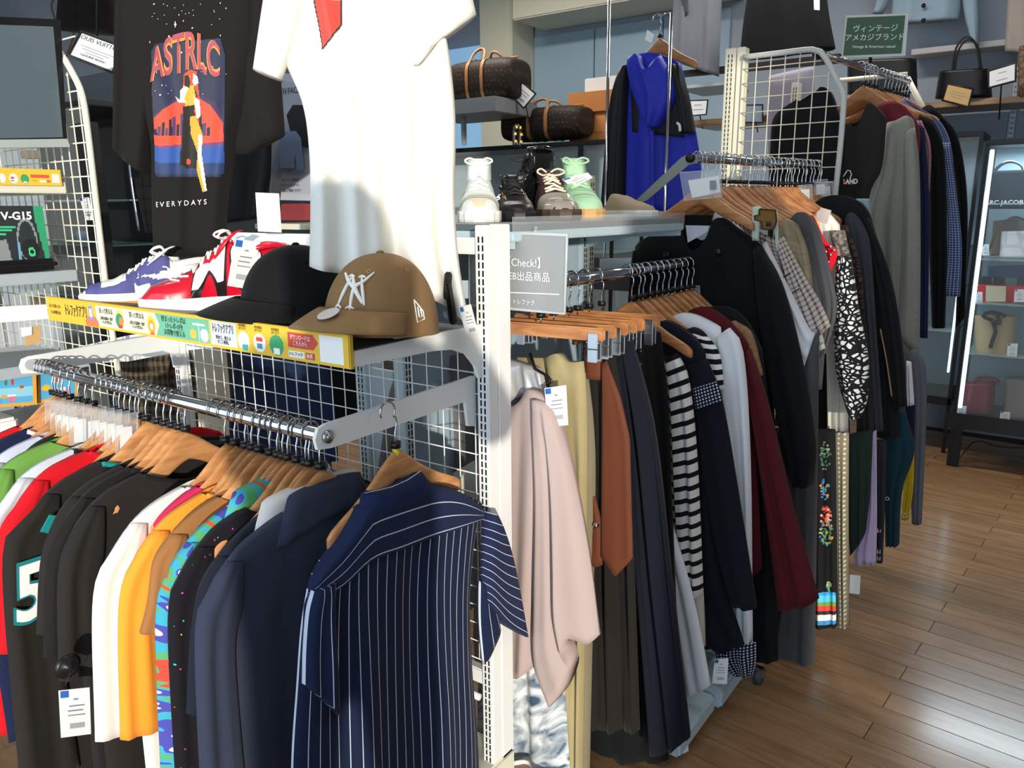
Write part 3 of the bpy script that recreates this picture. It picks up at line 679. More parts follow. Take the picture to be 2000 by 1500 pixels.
# ================================================================== GARMENTS ON THE LEFT BAR (planes across the bar, x = const)
YC = RY+.018
def gpos(x, z=.98): return V((x, YC, z))
def left_garment(x, name, label, cat, m, sh=.20, zt=.960, drop=.038, nh=.10, wid=.235, bot=.15, slv=.24, sout=.10, seed=1, group=None, collar=None, neck=(.235, .045), sm=None, rib=None, longs=False, th=.014):
    t = thing(name, label, cat, gpos(x), 0, group); pl = dict(x=x)
    G = lambda a, z: V((x, YC-a, z))
    zs = zt-drop
    L = [G(sh, zs), G(sh+.006, zs-.12), G(wid-.01, zs-.25), G(wid, bot)]; R = [G(-p, z) for p, z in ((sh, zs), (sh+.006, zs-.12), (wid-.01, zs-.25), (wid, bot))]
    T = [G(sh, zs), G(sh*.78, zs+.024), G(nh, zt), G(nh*.5, zt+.004), G(-nh*.5, zt+.004), G(-nh, zt), G(-sh*.78, zs+.024), G(-sh, zs)]
    ob, sf = patch('body', L, R, pl, m, t, T=T, th=th, cols=26, rows=26, fold=(.004, 3.2), neck=neck, seed=seed)
    for sg in (1, -1):
        if slv <= 0: break
        c = sh+sout
        O = [G(sg*(sh-.005), zs+.004), G(sg*(sh+.035), zs-.035), G(sg*(sh+sout*.72), zs-.11), G(sg*(sh+sout), zs-slv)]
        I = [G(sg*(sh-.03), zs-.005), G(sg*(sh-.02), zs-.10), G(sg*(sh+.0), zs-.17), G(sg*(sh+.005), zs-slv-.02)]
        if longs: O += [G(sg*(sh+sout*.9), zs-slv-.3)]; I += [G(sg*(sh+.01), zs-slv-.3)]
        a, b = (O, I) if sg > 0 else (I, O)
        o2, s2 = patch('sleeve', a, b, pl, sm or m, t, th=.016, cols=12, rows=18, fold=(.004, 1.6), seed=seed+sg, off=.004*sg)
    if rib:
        pts = [sf(.5+neck[0]*math.cos(math.pi*k/12), 0, .004) for k in range(13)]
        MB(t.location).tube(pts, .006, 6).build('neck_rib', rib, t, True)
    if collar:
        cm, ch = collar
        Lc = [G(nh+.012, zt+.028), G(nh+.045, zt-ch)]; Rc = [G(-nh-.012, zt+.028), G(-nh-.04, zt-ch*.6)]
        patch('collar', Lc, Rc, pl, cm, t, T=[G(nh+.012, zt+.028), G(0, zt+.034), G(-nh-.012, zt+.028)], B=[G(nh+.045, zt-ch), G(.02, zt-ch*.55), G(-.02, zt-ch*.5), G(-nh-.04, zt-ch*.6)], th=.018, cols=14, rows=6, fold=(.002, 2), seed=seed, off=.012)
    return t, sf
GB = 'garments on the left bar'
fSLATE = fabric('slate_navy', '31374a'); fBLK = fabric('black_cotton', '1d1b1b'); fBLK2 = fabric('charcoal_black', '262220'); fNAVY = fabric('dark_navy', '1a1e2c')
fWHT = fabric('white_cotton', 'e4dedb', vary=.03); fORG = fabric('orange_cotton', 'f49a33', vary=.05); fRED = fabric('red_cotton', 'cc1420', vary=.05)
fBONE = fabric('pale_grey_cotton', 'c8ccd6', vary=.04); fGRN = fabric('grass_green_cotton', '6c9a48', vary=.05); fTEAL = fabric('teal_trim', '1d8a8a')
fLILAC = fabric('pale_lilac_cotton', 'c5c7dc', vary=.04); fDNAVY = fabric('deep_navy_cotton', '1a2140'); fPINK = fabric('hot_pink_cotton', 'd8285a')
fFLOR = fabric('tropical_print', '4f9a78', 'multi', ['3f8f6e', 'e8e6dc', '4a4aa0', '3fa0b8', '57a06b', 'd84a3a', 'a9c24a', '4c3f96', '58a078'], (9,))
fSEQ = fabric('black_with_coloured_specks', '17151a', 'flecks', '38a0d8', (70, .12))
fBRN = fabric('camel_cotton', '9c6a3e')
left_garment(-1.096, 'polo_shirt', 'slate navy polo shirt with wide collar beside the pinstripe shirt', 'shirt', fSLATE, sh=.215, zt=.968, nh=.075, neck=(.18, .03), wid=.25, slv=.52, sout=.095, seed=3, collar=(fSLATE, .055), drop=.05, bot=.15)
left_garment(-1.136, 'polo_shirt', 'near-black shirt with a white inner collar behind the slate polo', 'shirt', fNAVY, sh=.205, wid=.24, slv=.25, sout=.085, seed=4, collar=(fWHT, .05), drop=.048, bot=.15)
left_garment(-1.188, 'print_shirt', 'black shirt with sprinkled coloured specks', 'shirt', fSEQ, sh=.21, wid=.245, slv=.48, sout=.09, seed=5, drop=.042, bot=.15)
left_garment(-1.221, 'aloha_shirt', 'green and violet tropical print shirt beside the orange tee', 'shirt', fFLOR, sh=.21, wid=.25, slv=.42, sout=.095, seed=6, drop=.042, bot=.25, collar=(fFLOR, .035))
left_garment(-1.278, 'tshirt', 'camel brown tee mostly hidden behind the tropical shirt', 'tee', fBRN, sh=.205, wid=.24, slv=.16, sout=.075, seed=7, drop=.042)
left_garment(-1.321, 'tshirt', 'bright orange tee in the sun', 'tee', fORG, sh=.215, wid=.24, slv=.37, sout=.105, seed=8, drop=.042, bot=.30, rib=fORG)
left_garment(-1.356, 'tshirt', 'hot pink tee peeping out below the orange tee', 'tee', fPINK, sh=.19, wid=.22, slv=.0, seed=9, drop=.042, bot=.20)
left_garment(-1.388, 'tshirt', 'white tee between the orange tee and the black tees', 'tee', fWHT, sh=.22, wid=.25, slv=.395, sout=.115, seed=10, drop=.042, bot=.25, rib=fWHT)
t11, s11 = left_garment(-1.535, 'tshirt', 'black tee with a white price card clipped to its front', 'tee', fBLK2, sh=.225, wid=.26, slv=.33, sout=.10, seed=11, drop=.040, rib=fBLK, neck=(.24, .045))
left_garment(-1.590, 'tshirt', 'black tee with a wide neck behind the one with the price card', 'tee', fBLK, sh=.215, wid=.25, slv=.30, sout=.11, seed=12, drop=.038, rib=fBLK, neck=(.24, .045))
left_garment(-1.620, 'tshirt', 'plain black tee squeezed next to the numbered jersey', 'tee', fBLK2, sh=.22, wid=.25, slv=.26, sout=.10, seed=13, drop=.040, neck=(.24, .045))
tj, sj = left_garment(-1.692, 'sports_jersey', 'black sports jersey with teal collar and white number 5 on the shoulder', 'jersey', fBLK2, sh=.24, wid=.30, slv=.62, sout=.13, seed=14, drop=.044, rib=fTEAL, neck=(.24, .04))
left_garment(-1.76, 'tshirt', 'bright red tee behind the numbered black jersey', 'tee', fRED, sh=.23, wid=.25, slv=.35, sout=.12, seed=15, drop=.038, rib=fRED, zt=.968)
left_garment(-1.833, 'tshirt', 'pale grey tee beyond the red one', 'tee', fBONE, sh=.23, wid=.25, slv=.35, sout=.13, seed=16, drop=.040, rib=fBLK)
left_garment(-1.935, 'tshirt', 'grass green tee beyond the pale grey one', 'tee', fGRN, sh=.23, wid=.25, slv=.35, sout=.13, seed=17, drop=.040)
left_garment(-1.971, 'tshirt', 'black tee next to the lilac-white one', 'tee', fBLK, sh=.17, wid=.24, slv=.2, sout=.12, seed=18, drop=.035)
left_garment(-2.007, 'tshirt', 'lilac-white tee near the far end of the left bar', 'tee', fLILAC, sh=.22, wid=.25, slv=.30, sout=.13, seed=19, drop=.040)
left_garment(-2.091, 'tshirt', 'deep navy tee at the far end of the left bar', 'tee', fDNAVY, sh=.21, wid=.25, slv=.30, sout=.12, seed=20, drop=.038, rib=fWHT)
left_garment(-2.14, 'tshirt', 'dark red tee, last on the left bar', 'tee', fRED, sh=.21, wid=.25, slv=.30, sout=.12, seed=21, drop=.04)
# number on the jersey shoulder/sleeve
xj = -1.692+.030
def jersey_dec():
    o5 = P(58, 1162, x=xj); u5 = (P(90, 1100, x=xj)-P(30, 1230, x=xj))
    yd = V((0, u5.y*.12, 1)).normalized(); q0, q1 = P(28, 1160, x=xj), P(95, 1160, x=xj)
    c5 = (P(62, 1160, x=xj))
    for nm, sz, mm, lf in (('number_edge', .175, mat('teal_print', '1a7f86', .6), 0), ('number', .165, mat('white_print', 'f4f4f2', .6), .002)):
        text(nm, '5', sz, mm, tj, c5+V((lf, 0, 0)), V((0, 1, .0)), V((0, .12, 1)), .0006, bold=.0085 if lf == 0 else .004, sx=.8)
    a = P(118, 1008, x=-1.675+.02)
    MB(tj.location).prism([P(u, v, x=-1.655) for u, v in ((96, 1005), (134, 1010), (108, 1044), (78, 1038))], (.004, 0, 0)).build('shoulder_trim', fTEAL, tj)
jersey_dec()

def price_card(pts, pl, label, depth=.0012, off=0., lines=True, name='price_tag', group=None, col=None):
    """card through four pixel corners (tl, tr, br, bl) on a plane, with a blue logo square and print"""
    c = [P(u, v, **pl) for u, v in pts]; n = plane_n(pl); c = [p+n*off for p in c]; o = (c[0]+c[1]+c[2]+c[3])/4
    t = thing(name, label, 'tag', o, 0, group); MB(o).prism([p for p in c][::-1], n*depth).build('card', col or CARD, t)
    if lines:
        def at(s, t_): return (c[0]*(1-s)+c[1]*s)*(1-t_)+(c[3]*(1-s)+c[2]*s)*t_+n*(depth+.0006)
        b = MB(o)
        b.prism([at(*q) for q in ((.04, .02), (.30, .02), (.30, .16), (.04, .16))], n*.0003); b.build('logo_square', BLUEINK, t)
        g = MB(o)
        for k, (a, b_, y0, hh) in enumerate(((.45, .60, .2, .03), (.30, .8, .34, .025), (.25, .75, .44, .025), (.25, .82, .54, .02))): g.prism([at(*q) for q in ((a, y0), (b_, y0), (b_, y0+hh), (a, y0+hh))], n*.0002)
        for k in range(12): a = .30+k*.042; g.prism([at(*q) for q in ((a, .72), (a+.02, .72), (a+.02, .83), (a, .83))], n*.0002)
        g.build('print', mat('grey_ink', '8a8f98', .7), t)
    return t, c
tg, tc_ = price_card([(97, 1336), (157, 1330), (160, 1420), (102, 1427)], dict(x=-1.49), 'white price card with blue square hanging on the black tee', off=.035)
cl = MB(tg.location); q0 = P(131, 1300, x=-1.455)
cl.loft([[q0+V((.003*k, math.cos(a)*r, math.sin(a)*r)) for a in [6.2832*j/20 for j in range(20)]] for k, r in ((0, .022), (1, .024), (2, .018), (3, .008), (4.5, .005))])
cl.build('security_clip', BLACKP, tg, True)
MB(tg.location).tube([q0, q0+V((.008, 0, -.012)), P(128, 1338, x=-1.452)], .0008, 5).build('cord', INK, tg)

# ------------------------------------------------------------------ pinstripe shirt hanging on the rack arm
hs = hanger(hA, (-1.0, 1.035, RZ+.008), math.pi/2, 'single wooden hanger with yellow ring hooked on the white arm', 'hanger on the white arm')
hs.location = P(757, 806, x=-1.03); hs.location.x = -1.03
MB(V((0, 0, 0))).tube([(.018, 0, -.076), (.018, 0, -.088)], .0068, 12).build('yellow_ring', YEL, hs)
PX = -1.012
pls = dict(x=PX)
fPIN = fabric('navy_pinstripe', '16213f', 'v', 'c8d0e4', (.025, .0019)); fPINH = fabric('navy_pinstripe_across', '1c2748', 'h', 'c8d0e4', (.034, .0024, .1))
ts = thing('striped_shirt', 'navy short-sleeved shirt with thin white pinstripes, seen from the back', 'shirt', P(765, 960, **pls))
TOP = [(600, 1152), (622, 1112), (652, 1072), (690, 1015), (703, 992), (740, 975), (800, 958), (845, 950), (890, 962), (930, 978), (948, 1002)]
bo_, sb_ = patch('body', [(600, 1152), (588, 1230), (580, 1340), (572, 1450), (568, 1560)], [(940, 1003), (926, 1060), (918, 1180), (922, 1300), (932, 1430), (938, 1560)], pls, fPIN, ts, T=TOP[:-1]+[(940, 1003)], th=.020, cols=44, rows=30, fold=(.0065, 2.6), seed=5)
patch('yoke', [(600, 1150), (596, 1172)], [(943, 998), (942, 1008)], pls, fPINH, ts, T=[(600, 1150), (622, 1110), (652, 1070), (690, 1013), (703, 990), (740, 973), (800, 956), (845, 948), (890, 960), (943, 998)],
      B=[(596, 1172), (650, 1141), (704, 1090), (769, 1066), (850, 1036), (900, 1020), (942, 1008)], th=.022, cols=30, rows=12, fold=(.001, 2), off=.006, seed=4)
patch('sleeve', [(938, 996), (930, 1050), (926, 1110), (926, 1165)], [(946, 998), (972, 1060), (992, 1140), (1011, 1238)], pls, fabric('navy_pinstripe_sleeve', '20294a', 'h', 'd4d8e8', (.034, .0024)), ts, T=[(936, 996), (946, 998)], B=[(926, 1165), (968, 1212), (1011, 1238)], th=.022, cols=14, rows=20, fold=(.001, 1.2), off=.026, seed=8)
patch('sleeve_underside', [(922, 1130), (922, 1210), (929, 1292)], [(936, 1140), (952, 1180), (962, 1212)], pls, fPIN, ts, th=.012, cols=8, rows=10, fold=(.001, 1), off=.022, seed=3)
patch('sleeve', [(600, 1150), (590, 1190), (584, 1260), (582, 1330)], [(640, 1130), (640, 1200), (646, 1300), (650, 1392)], pls, fPIN, ts, th=.02, cols=12, rows=18, fold=(.004, 1.2), off=.014, seed=9)
patch('collar', [(712, 964), (700, 998)], [(822, 921), (846, 952)], pls, fabric('navy_plain', '19244a'), ts, T=[(712, 964), (765, 952), (822, 921)], B=[(700, 998), (768, 985), (846, 952)], th=.028, cols=14, rows=5, fold=(.001, 1), off=.002)
pp = MB(ts.location)
for a, b in zip([(712, 963), (740, 957), (765, 951), (795, 938), (822, 920)], [(740, 957), (765, 951), (795, 938), (822, 920), (822, 920)]): pp.tube([P(*a, x=PX+.03), P(*b, x=PX+.03)], .0009, 5, False)
pp.build('piping', mat('pale_thread', 'b9c0d4', .7), ts)

# ================================================================== BIG TEES HANGING ABOVE THE LEFT SHELF
QA = (-1.90, 1.25); AA = math.radians(57.5-8)
def vp(q, a): return dict(q=q, a=a)
plB = vp((-1.93, 1.27), math.radians(40))
fBT = fabric('washed_black', '1b1a18', vary=.08)
tb = thing('tshirt', 'washed black tee with an arched band-style print hanging over the sneakers', 'tee', P(385, 0, **plB))
bB, sB = patch('body', [(235, -170), (234, 0), (238, 120), (290, 250), (296, 380), (300, 500)], [(512, -170), (510, 0), (505, 120), (470, 250), (448, 380), (440, 500)], plB, fBT, tb, T=[(235, -170), (300, -215), (345, -230), (400, -232), (450, -215), (512, -170)], th=.03, cols=36, rows=40, fold=(.007, 2.2), seed=21, neck=(.2, .06))
patch('sleeve', [(236, -170), (226, -20), (222, 120), (220, 285)], [(290, -160), (300, 0), (300, 150), (282, 340)], plB, fBT, tb, B=[(220, 285), (240, 310), (262, 325), (282, 340)], th=.03, cols=14, rows=20, fold=(.006, 1.3), seed=22, off=-.012)
patch('sleeve', [(440, -160), (440, 0), (445, 150), (452, 300)], [(512, -170), (530, 0), (545, 150), (555, 285)], plB, fBT, tb, B=[(452, 300), (480, 300), (510, 285), (555, 262)], th=.03, cols=14, rows=20, fold=(.006, 1.3), seed=23, off=-.012)
# printed artwork: night sky, city, walking woman (px box 292..442 x 60..392)
def blob(pts): return [((u-290)/155, (v-5)/415) for u, v in pts]
BG1, RDS, OR_ = '1d2440', 'e2472e', 'e8702a'
art = [('232741', blob([(296, 100), (305, 85), (430, 75), (440, 110), (440, 330), (432, 345), (302, 345), (298, 200)])),
       ('3a2a4e', blob([(300, 225), (340, 196), (380, 180), (420, 200), (438, 235), (438, 262), (300, 262)])),
       (RDS, blob([(300, 232), (320, 212), (352, 196), (385, 190), (410, 205), (436, 240), (438, 272), (420, 282), (300, 282)])),
       ('6a3b6a', blob([(300, 272), (438, 262), (438, 300), (300, 300)])), (RDS, blob([(300, 264), (438, 262), (438, 277), (300, 286)])),
       ('2c4f96', blob([(300, 290), (438, 284), (440, 322), (300, 322)])), ('22365f', blob([(300, 318), (440, 318), (440, 340), (300, 340)]))]
for k in range(15):
    x0 = 300+k*7.4; hh = (10, 16, 24, 13, 30, 34, 20, 40, 46, 34, 42, 28, 38, 22, 14)[k]
    art.append((('1d1a24', '4f3560')[k % 2], blob([(x0, 266), (x0, 264-hh), (x0+6, 262-hh), (x0+6.4, 266)])))
art += [('17130f', blob([(358, 208), (380, 205), (378, 240), (396, 300), (384, 330), (352, 322), (356, 260)])),      # skirt
        ('c79a2e', blob([(370, 228), (382, 226), (396, 262), (394, 300), (402, 372), (396, 376), (384, 330), (386, 300), (372, 262)])),
        ('e8e2c4', blob([(388, 262), (396, 264), (394, 300), (404, 372), (400, 374), (386, 306)])),
        ('d0a233', blob([(358, 168), (378, 166), (384, 204), (362, 208)])), ('e6e4cc', blob([(352, 178), (362, 166), (368, 172), (360, 192), (364, 202), (348, 200), (344, 190), (352, 196)])),
        ('e8e6d8', blob([(378, 190), (390, 196), (392, 228), (384, 232)])), ('ef4a20', blob([(360, 144), (372, 136), (384, 140), (386, 160), (390, 196), (382, 176), (378, 166), (366, 170), (358, 168)])),
        ('f0efe2', blob([(378, 144), (386, 150), (388, 162), (380, 168), (376, 160)])), ('1c1410', blob([(361, 148), (368, 146), (372, 160), (370, 172), (360, 168)])),
        ('17130f', blob([(352, 296), (372, 300), (380, 326), (366, 330), (352, 318)])), ('e2472e', blob(circ(368, 316, 4, 6)))]
rs_ = random.Random(4)
for k in range(46):
    u, v = rs_.uniform(292, 442), rs_.choice([rs_.uniform(6, 60), rs_.uniform(60, 190)]); r = rs_.choice([.7, .9, 1.3]); art.append(('cfd4dc', blob(circ(u, v, r, r*1.3, 6))))
art.append(('e8ecf2', blob([(342, 47), (343, 42), (344, 47), (347, 48), (344, 49), (343, 54), (342, 49), (339, 48)])))
# map print box to body (s,t) by searching surface coordinates of its corners
def px_of(p):
    d = p-EYE; w_ = d.dot(FW); return 1000+F*d.dot(RT)/w_, 750-F*d.dot(UP)/w_
def st_of(surf, u, v):
    s = t = .5
    for it in range(40):
        a = px_of(surf(s, t)); b = px_of(surf(min(1, s+.01), t)); c = px_of(surf(s, min(1, t+.01)))
        ax, ay, bx, by = (b[0]-a[0])/.01, (b[1]-a[1])/.01, (c[0]-a[0])/.01, (c[1]-a[1])/.01; dt = ax*by-ay*bx
        if abs(dt) < 1e-9: break
        du, dv = u-a[0], v-a[1]; s += .7*(du*by-dv*bx)/dt; t += .7*(ax*dv-ay*du)/dt; s = min(max(s, .02), .97); t = min(max(t, .01), .98)
    return s, t
def box_surf(surf, u0, u1, v0, v1, n=8):
    g = [[st_of(surf, u0+(u1-u0)*i/n, v0+(v1-v0)*j/n) for i in range(n+1)] for j in range(n+1)]
    def f(s, t, lift=.001):
        a, b = min(s*n, n-1e-6), min(t*n, n-1e-6); i, j = int(max(a, 0)), int(max(b, 0)); a -= i; b -= j
        q = [g[j][i], g[j][i+1], g[j+1][i], g[j+1][i+1]]; w4 = ((1-a)*(1-b), a*(1-b), (1-a)*b, a*b)
        return surf(sum(x[0]*y for x, y in zip(q, w4)), sum(x[1]*y for x, y in zip(q, w4)), lift)
    return f
bsB = box_surf(sB, 290, 445, 5, 420)
lf_ = layers(art)
paint('print', bsB, 0, 1, 0, 1, 110, 290, lf_, tb, .002)
def wrap_px(surf_f, box, lift=.003, zs=0):
    u0, u1, v0, v1 = box
    return lambda u, v, z: surf_f((u-u0)/(u1-u0), (v-v0)/(v1-v0), lift+z)
BXB = (290, 445, 5, 420)
# arched lettering
def arch_warp(lift):
    def f(x, y, z):
        # x in -1..1 across the word, y in -.5..+.5 of height
        u = 362+x*68; top = 62+34*(x*1.02+.0)**2-8*x; bot = 148+10*abs(x)**2+(-10 if x < .55 else 0)-6*x
        if x < 0: bot = 140+18*x*x+4
        v = top+(bot-top)*(.5-y); return bsB((u-290)/155, (v-5)/415, lift+z*.001)
    return f
def fit_text(name, s, m, parent, warp, bold=0.):
    cu = bpy.data.curves.new(name, 'FONT'); cu.body = s; cu.size = 1; cu.offset = bold; cu.extrude = 0; cu.resolution_u = 4
    tmp = bpy.data.objects.new(name, cu); COL.objects.link(tmp); me = bpy.data.meshes.new_from_object(tmp); bpy.data.objects.remove(tmp)
    bm = bmesh.new(); bm.from_mesh(me); bmesh.ops.triangulate(bm, faces=bm.faces[:])
    for _ in range(2): bmesh.ops.subdivide_edges(bm, edges=[e for e in bm.edges if e.calc_length() > .12], cuts=1, use_grid_fill=False)
    bmesh.ops.triangulate(bm, faces=bm.faces[:]); bm.to_mesh(me); bm.free()
    xs_ = [v.co.x for v in me.vertices]; ys_ = [v.co.y for v in me.vertices]; a, b, c, d = min(xs_), max(xs_), min(ys_), max(ys_); o = parent_world(parent)
    for v in me.vertices: v.co = warp((v.co.x-a)/(b-a)*2-1, (v.co.y-c)/(d-c)-.5, 0)-o
    me.materials.clear(); me.materials.append(m); ob = bpy.data.objects.new(name, me); COL.objects.link(ob); ob.parent = parent; return ob
fit_text('lettering_edge', 'ASTRLC', mat('gold_print', 'd08a44', .7), tb, arch_warp(.004), .035)
fit_text('lettering', 'ASTRLC', mat('violet_orange_print', 'a8465a', .7), tb, arch_warp(.0055), .0)
fit_text('lettering', 'E V E R Y D A Y S', mat('white_print', 'f4f4f2', .6), tb, lambda x, y, z: bsB((354+x*50-290)/155, (397-3*x-y*10-5)/415, .004))

plW = vp((-1.13, 1.14), math.radians(46))
fWT = fabric('white_tee', 'e9e7e0', vary=.02)
tw = thing('tshirt', 'large white tee with a red print, hanging in the sun behind the caps', 'tee', P(740, 0, **plW))
bW, sW = patch('body', [(528, -190), (530, 0), (548, 100), (590, 200), (604, 300), (606, 420), (604, 520)], [(850, -190), (860, -20), (880, 90), (890, 200), (888, 330), (896, 440), (918, 560)], plW, fWT, tw, T=[(528, -190), (600, -225), (680, -240), (760, -240), (800, -225), (850, -190)], B=[(604, 520), (690, 540), (780, 560), (860, 590), (918, 640)], th=.028, cols=56, rows=40, fold=(.017, 3.1), seed=31, tfold=.6, neck=(.2, .06))
patch('sleeve', [(530, -190), (522, -60), (508, 40), (494, 136)], [(600, -180), (600, -60), (585, 50), (552, 158)], plW, fWT, tw, B=[(494, 136), (520, 146), (552, 158)], th=.03, cols=12, rows=20, fold=(.004, 1.1), seed=32, off=.004)
patch('sleeve', [(800, -150), (800, -20), (802, 60), (800, 122)], [(850, -190), (900, -80), (915, -20), (928, 34)], plW, fWT, tw, B=[(800, 122), (815, 132), (850, 90), (880, 70), (928, 34)], th=.035, cols=16, rows=20, fold=(.006, 1.4), seed=33, off=.02)
bsW = box_surf(sW, 600, 780, 0, 320)
def wb_(pts): return [((u-600)/180, v/320) for u, v in pts]
paint('print', bsW, 0, 1, 0, 1, 100, 160, layers([('3a2a28', wb_([(612, 0), (668, 0), (668, 50), (630, 98), (624, 60)])), ('d8483e', wb_([(615, 0), (665, 0), (665, 48), (631, 93), (626, 60)]))]), tw, .002)
# ================================================================== AISLE RACK: garments across the bar (planes y = const)
def garment(name, label, cat, y, m, parts, o=None, group=None):
    """parts: (name, L, R, kwargs)"""
    pl = dict(y=y); t = thing(name, label, cat, P(*(o or parts[0][1][0]), **pl), 0, group); sf = None
    for i, (n, L, R, kw) in enumerate(parts):
        kw = dict(kw); mm = kw.pop('m', m); kw.setdefault('seed', i+int(y*100)); ob, s_ = patch(n, L, R, pl, mm, t, **kw)
        if i == 0: sf = s_
    return t, sf
fKNIT = fabric('dusty_pink_knit', 'b5a29f', vary=.05); fKH = fabric('khaki_twill', 'a39670'); fKH2 = fabric('dark_khaki', '7e7560')
fTD = fabric('tie_dye', 'dfe3e6', 'noise', '3f5a72', (9, .12, 2.5)); fRUST = fabric('rust_leather', '633521', vary=.08, rough=.7)
fSHEER = fabric('dark_brown_gauze', '1f1b19'); fINKN = fabric('ink_navy', '10141f'); fBLK3 = fabric('coat_black', '101113')
fSTR = fabric('white_black_stripe', 'dedad6', 'h', '121217', (.036, .014)); fZEB = fabric('black_white_bands', 'e8e8ea', 'h', '15151a', (.03, .015))
fMAR = fabric('maroon_corduroy', '52141d', vary=.1); fGREY = fabric('mid_grey_wool', '4b4c50'); fFUR = fabric('camel_fleece', 'a07a5c', 'noise', '7c5a40', (60, .2, 0))
fPOLK = fabric('navy_dots', '14182c', 'dots', 'c8ccd8', (110, .28, 0.)); fOFFW = fabric('cool_white', 'dfe2ea', vary=.03)
F1 = (.012, 2.2)
garment('knit_cardigan', 'dusty pink batwing knit top, first on the aisle rack beside the white post', 'knitwear', 1.48, fKNIT, [
    ('body', [(938, 800), (930, 1000), (925, 1200), (922, 1318)], [(1096, 802), (1085, 950), (1070, 1120), (1052, 1290)], dict(T=[(938, 800), (960, 775), (985, 790), (1000, 796), (1020, 782), (1036, 760), (1065, 775), (1096, 802)], B=[(922, 1318), (1000, 1322), (1035, 1308), (1052, 1290)], th=.02, cols=26, rows=30, fold=(.010, 1.8))),
    ('sleeve', [(1052, 776), (1062, 960), (1058, 1150), (1056, 1285), (1084, 1372)], [(1092, 800), (1116, 870), (1142, 985), (1162, 1100), (1178, 1232)], dict(T=[(1052, 774), (1072, 782), (1092, 800)], B=[(1084, 1372), (1112, 1335), (1121, 1300), (1124, 1232), (1150, 1236), (1166, 1244), (1178, 1232)], th=.03, cols=22, rows=30, fold=(.012, 1.7), off=.02, tfold=.2))], o=(1000, 780))
garment('satin_skirt', 'blue and white tie-dye skirt with a silver satin waist under the pink knit', 'skirt', 1.52, fTD, [
    ('body', [(945, 790), (940, 1000), (935, 1300), (930, 1560)], [(1062, 790), (1080, 1000), (1100, 1300), (1116, 1560)], dict(th=.02, fold=(.012, 2.5), cols=24)),
    ('waistband', [(985, 700), (975, 800)], [(1058, 720), (1082, 812)], dict(m=mat('silver_satin', 'b9b9bd', .3, .4), B=[(975, 800), (1035, 770), (1082, 812)], th=.012, fold=(.006, 3), cols=24, rows=8))], o=(1020, 705))
bow = MB(P(1075, 745, y=1.52)); q_ = P(1070, 745, y=1.52); bow.tube([P(1035, 690, y=1.515), P(1045, 720, y=1.51), P(1070, 735, y=1.505), P(1078, 745, y=1.50), P(1068, 752, y=1.50)], .004, 8)
tag(bow.build('ribbon', BLACKP, None, True), 'black glossy ribbon loop beside the silver satin waist', 'ribbon'); bpy.data.objects[-1] if False else None
bpy.data.objects['ribbon'].location = P(1075, 745, y=1.52)
garment('trousers', 'light khaki trousers clipped to a hanger behind the pink knit', 'trousers', 1.545, fKH, [
    ('leg', [(1064, 702), (1090, 850), (1102, 1000), (1105, 1560)], [(1140, 706), (1146, 800), (1146, 1000), (1137, 1560)], dict(th=.018, fold=(.006, 1.5), T=[(1064, 702), (1090, 690), (1110, 706), (1140, 706)])),
    ('leg', [(1000, 700), (1000, 1000), (1000, 1560)], [(1066, 702), (1090, 900), (1103, 1560)], dict(th=.016, fold=(.005, 1.5), off=-.02))], o=(1100, 705))
garment('trousers', 'darker khaki trousers just behind the light pair', 'trousers', 1.57, fKH2, [
    ('leg', [(1095, 715), (1110, 900), (1115, 1100), (1118, 1540)], [(1148, 728), (1160, 840), (1162, 1000), (1150, 1540)], dict(th=.015, fold=(.005, 1.5)))], o=(1120, 718))
garment('wrap_skirt', 'dark gauze wrap skirt with a rust leather belt and pointed strap ends', 'skirt', 1.60, fSHEER, [
    ('body', [(1148, 676), (1148, 900), (1140, 1150), (1138, 1418)], [(1196, 672), (1215, 800), (1236, 1050), (1250, 1425)], dict(th=.02, fold=(.012, 2.6), cols=24)),
    ('pocket', [(1152, 680), (1152, 734)], [(1187, 684), (1187, 739)], dict(m=fRUST, th=.008, cols=6, rows=6, fold=(.001, 1), off=.026, sharp=True)),
    ('strap', [(1190, 706), (1188, 900), (1186, 1070)], [(1198, 700), (1225, 770), (1243, 850), (1248, 1080)], dict(m=fRUST, th=.007, cols=12, rows=24, fold=(.002, 1), off=.034, B=[(1186, 1070), (1216, 1115), (1248, 1080)], sharp=True)),
    ('strap', [(1166, 950), (1158, 1030), (1157, 1050)], [(1170, 945), (1186, 1010), (1188, 1095)], dict(m=fRUST, th=.007, cols=8, rows=12, fold=(.002, 1), off=.030, B=[(1157, 1050), (1172, 1098), (1188, 1095)], sharp=True))], o=(1170, 675))
snap = MB(P(1164, 1026, y=1.655)); snap.tube([P(1164, 1026, y=1.568), P(1164, 1026, y=1.560)], .008, 14); so_ = snap.build('snap_button', CHROME, None, True); so_.location = P(1164, 1026, y=1.655); so_.parent = bpy.data.objects['wrap_skirt']; so_.location -= bpy.data.objects['wrap_skirt'].location
garment('dress', 'ink navy dress with a gathered hem beside the rust strap', 'dress', 1.645, fINKN, [
    ('body', [(1196, 652), (1210, 800), (1232, 1100), (1258, 1452)], [(1232, 660), (1278, 850), (1312, 1150), (1348, 1440)], dict(th=.022, fold=(.012, 2.6), cols=24, B=[(1258, 1452), (1300, 1466), (1348, 1440)]))], o=(1215, 655))
garment('blouse', 'black button blouse under the metal clips', 'blouse', 1.825, fBLK3, [
    ('body', [(1222, 640), (1240, 800), (1262, 1000), (1280, 1200)], [(1290, 650), (1306, 800), (1312, 1000), (1318, 1200)], dict(th=.02, fold=(.008, 2.2), cols=20))], o=(1260, 645))
bt = bpy.data.objects['blouse']
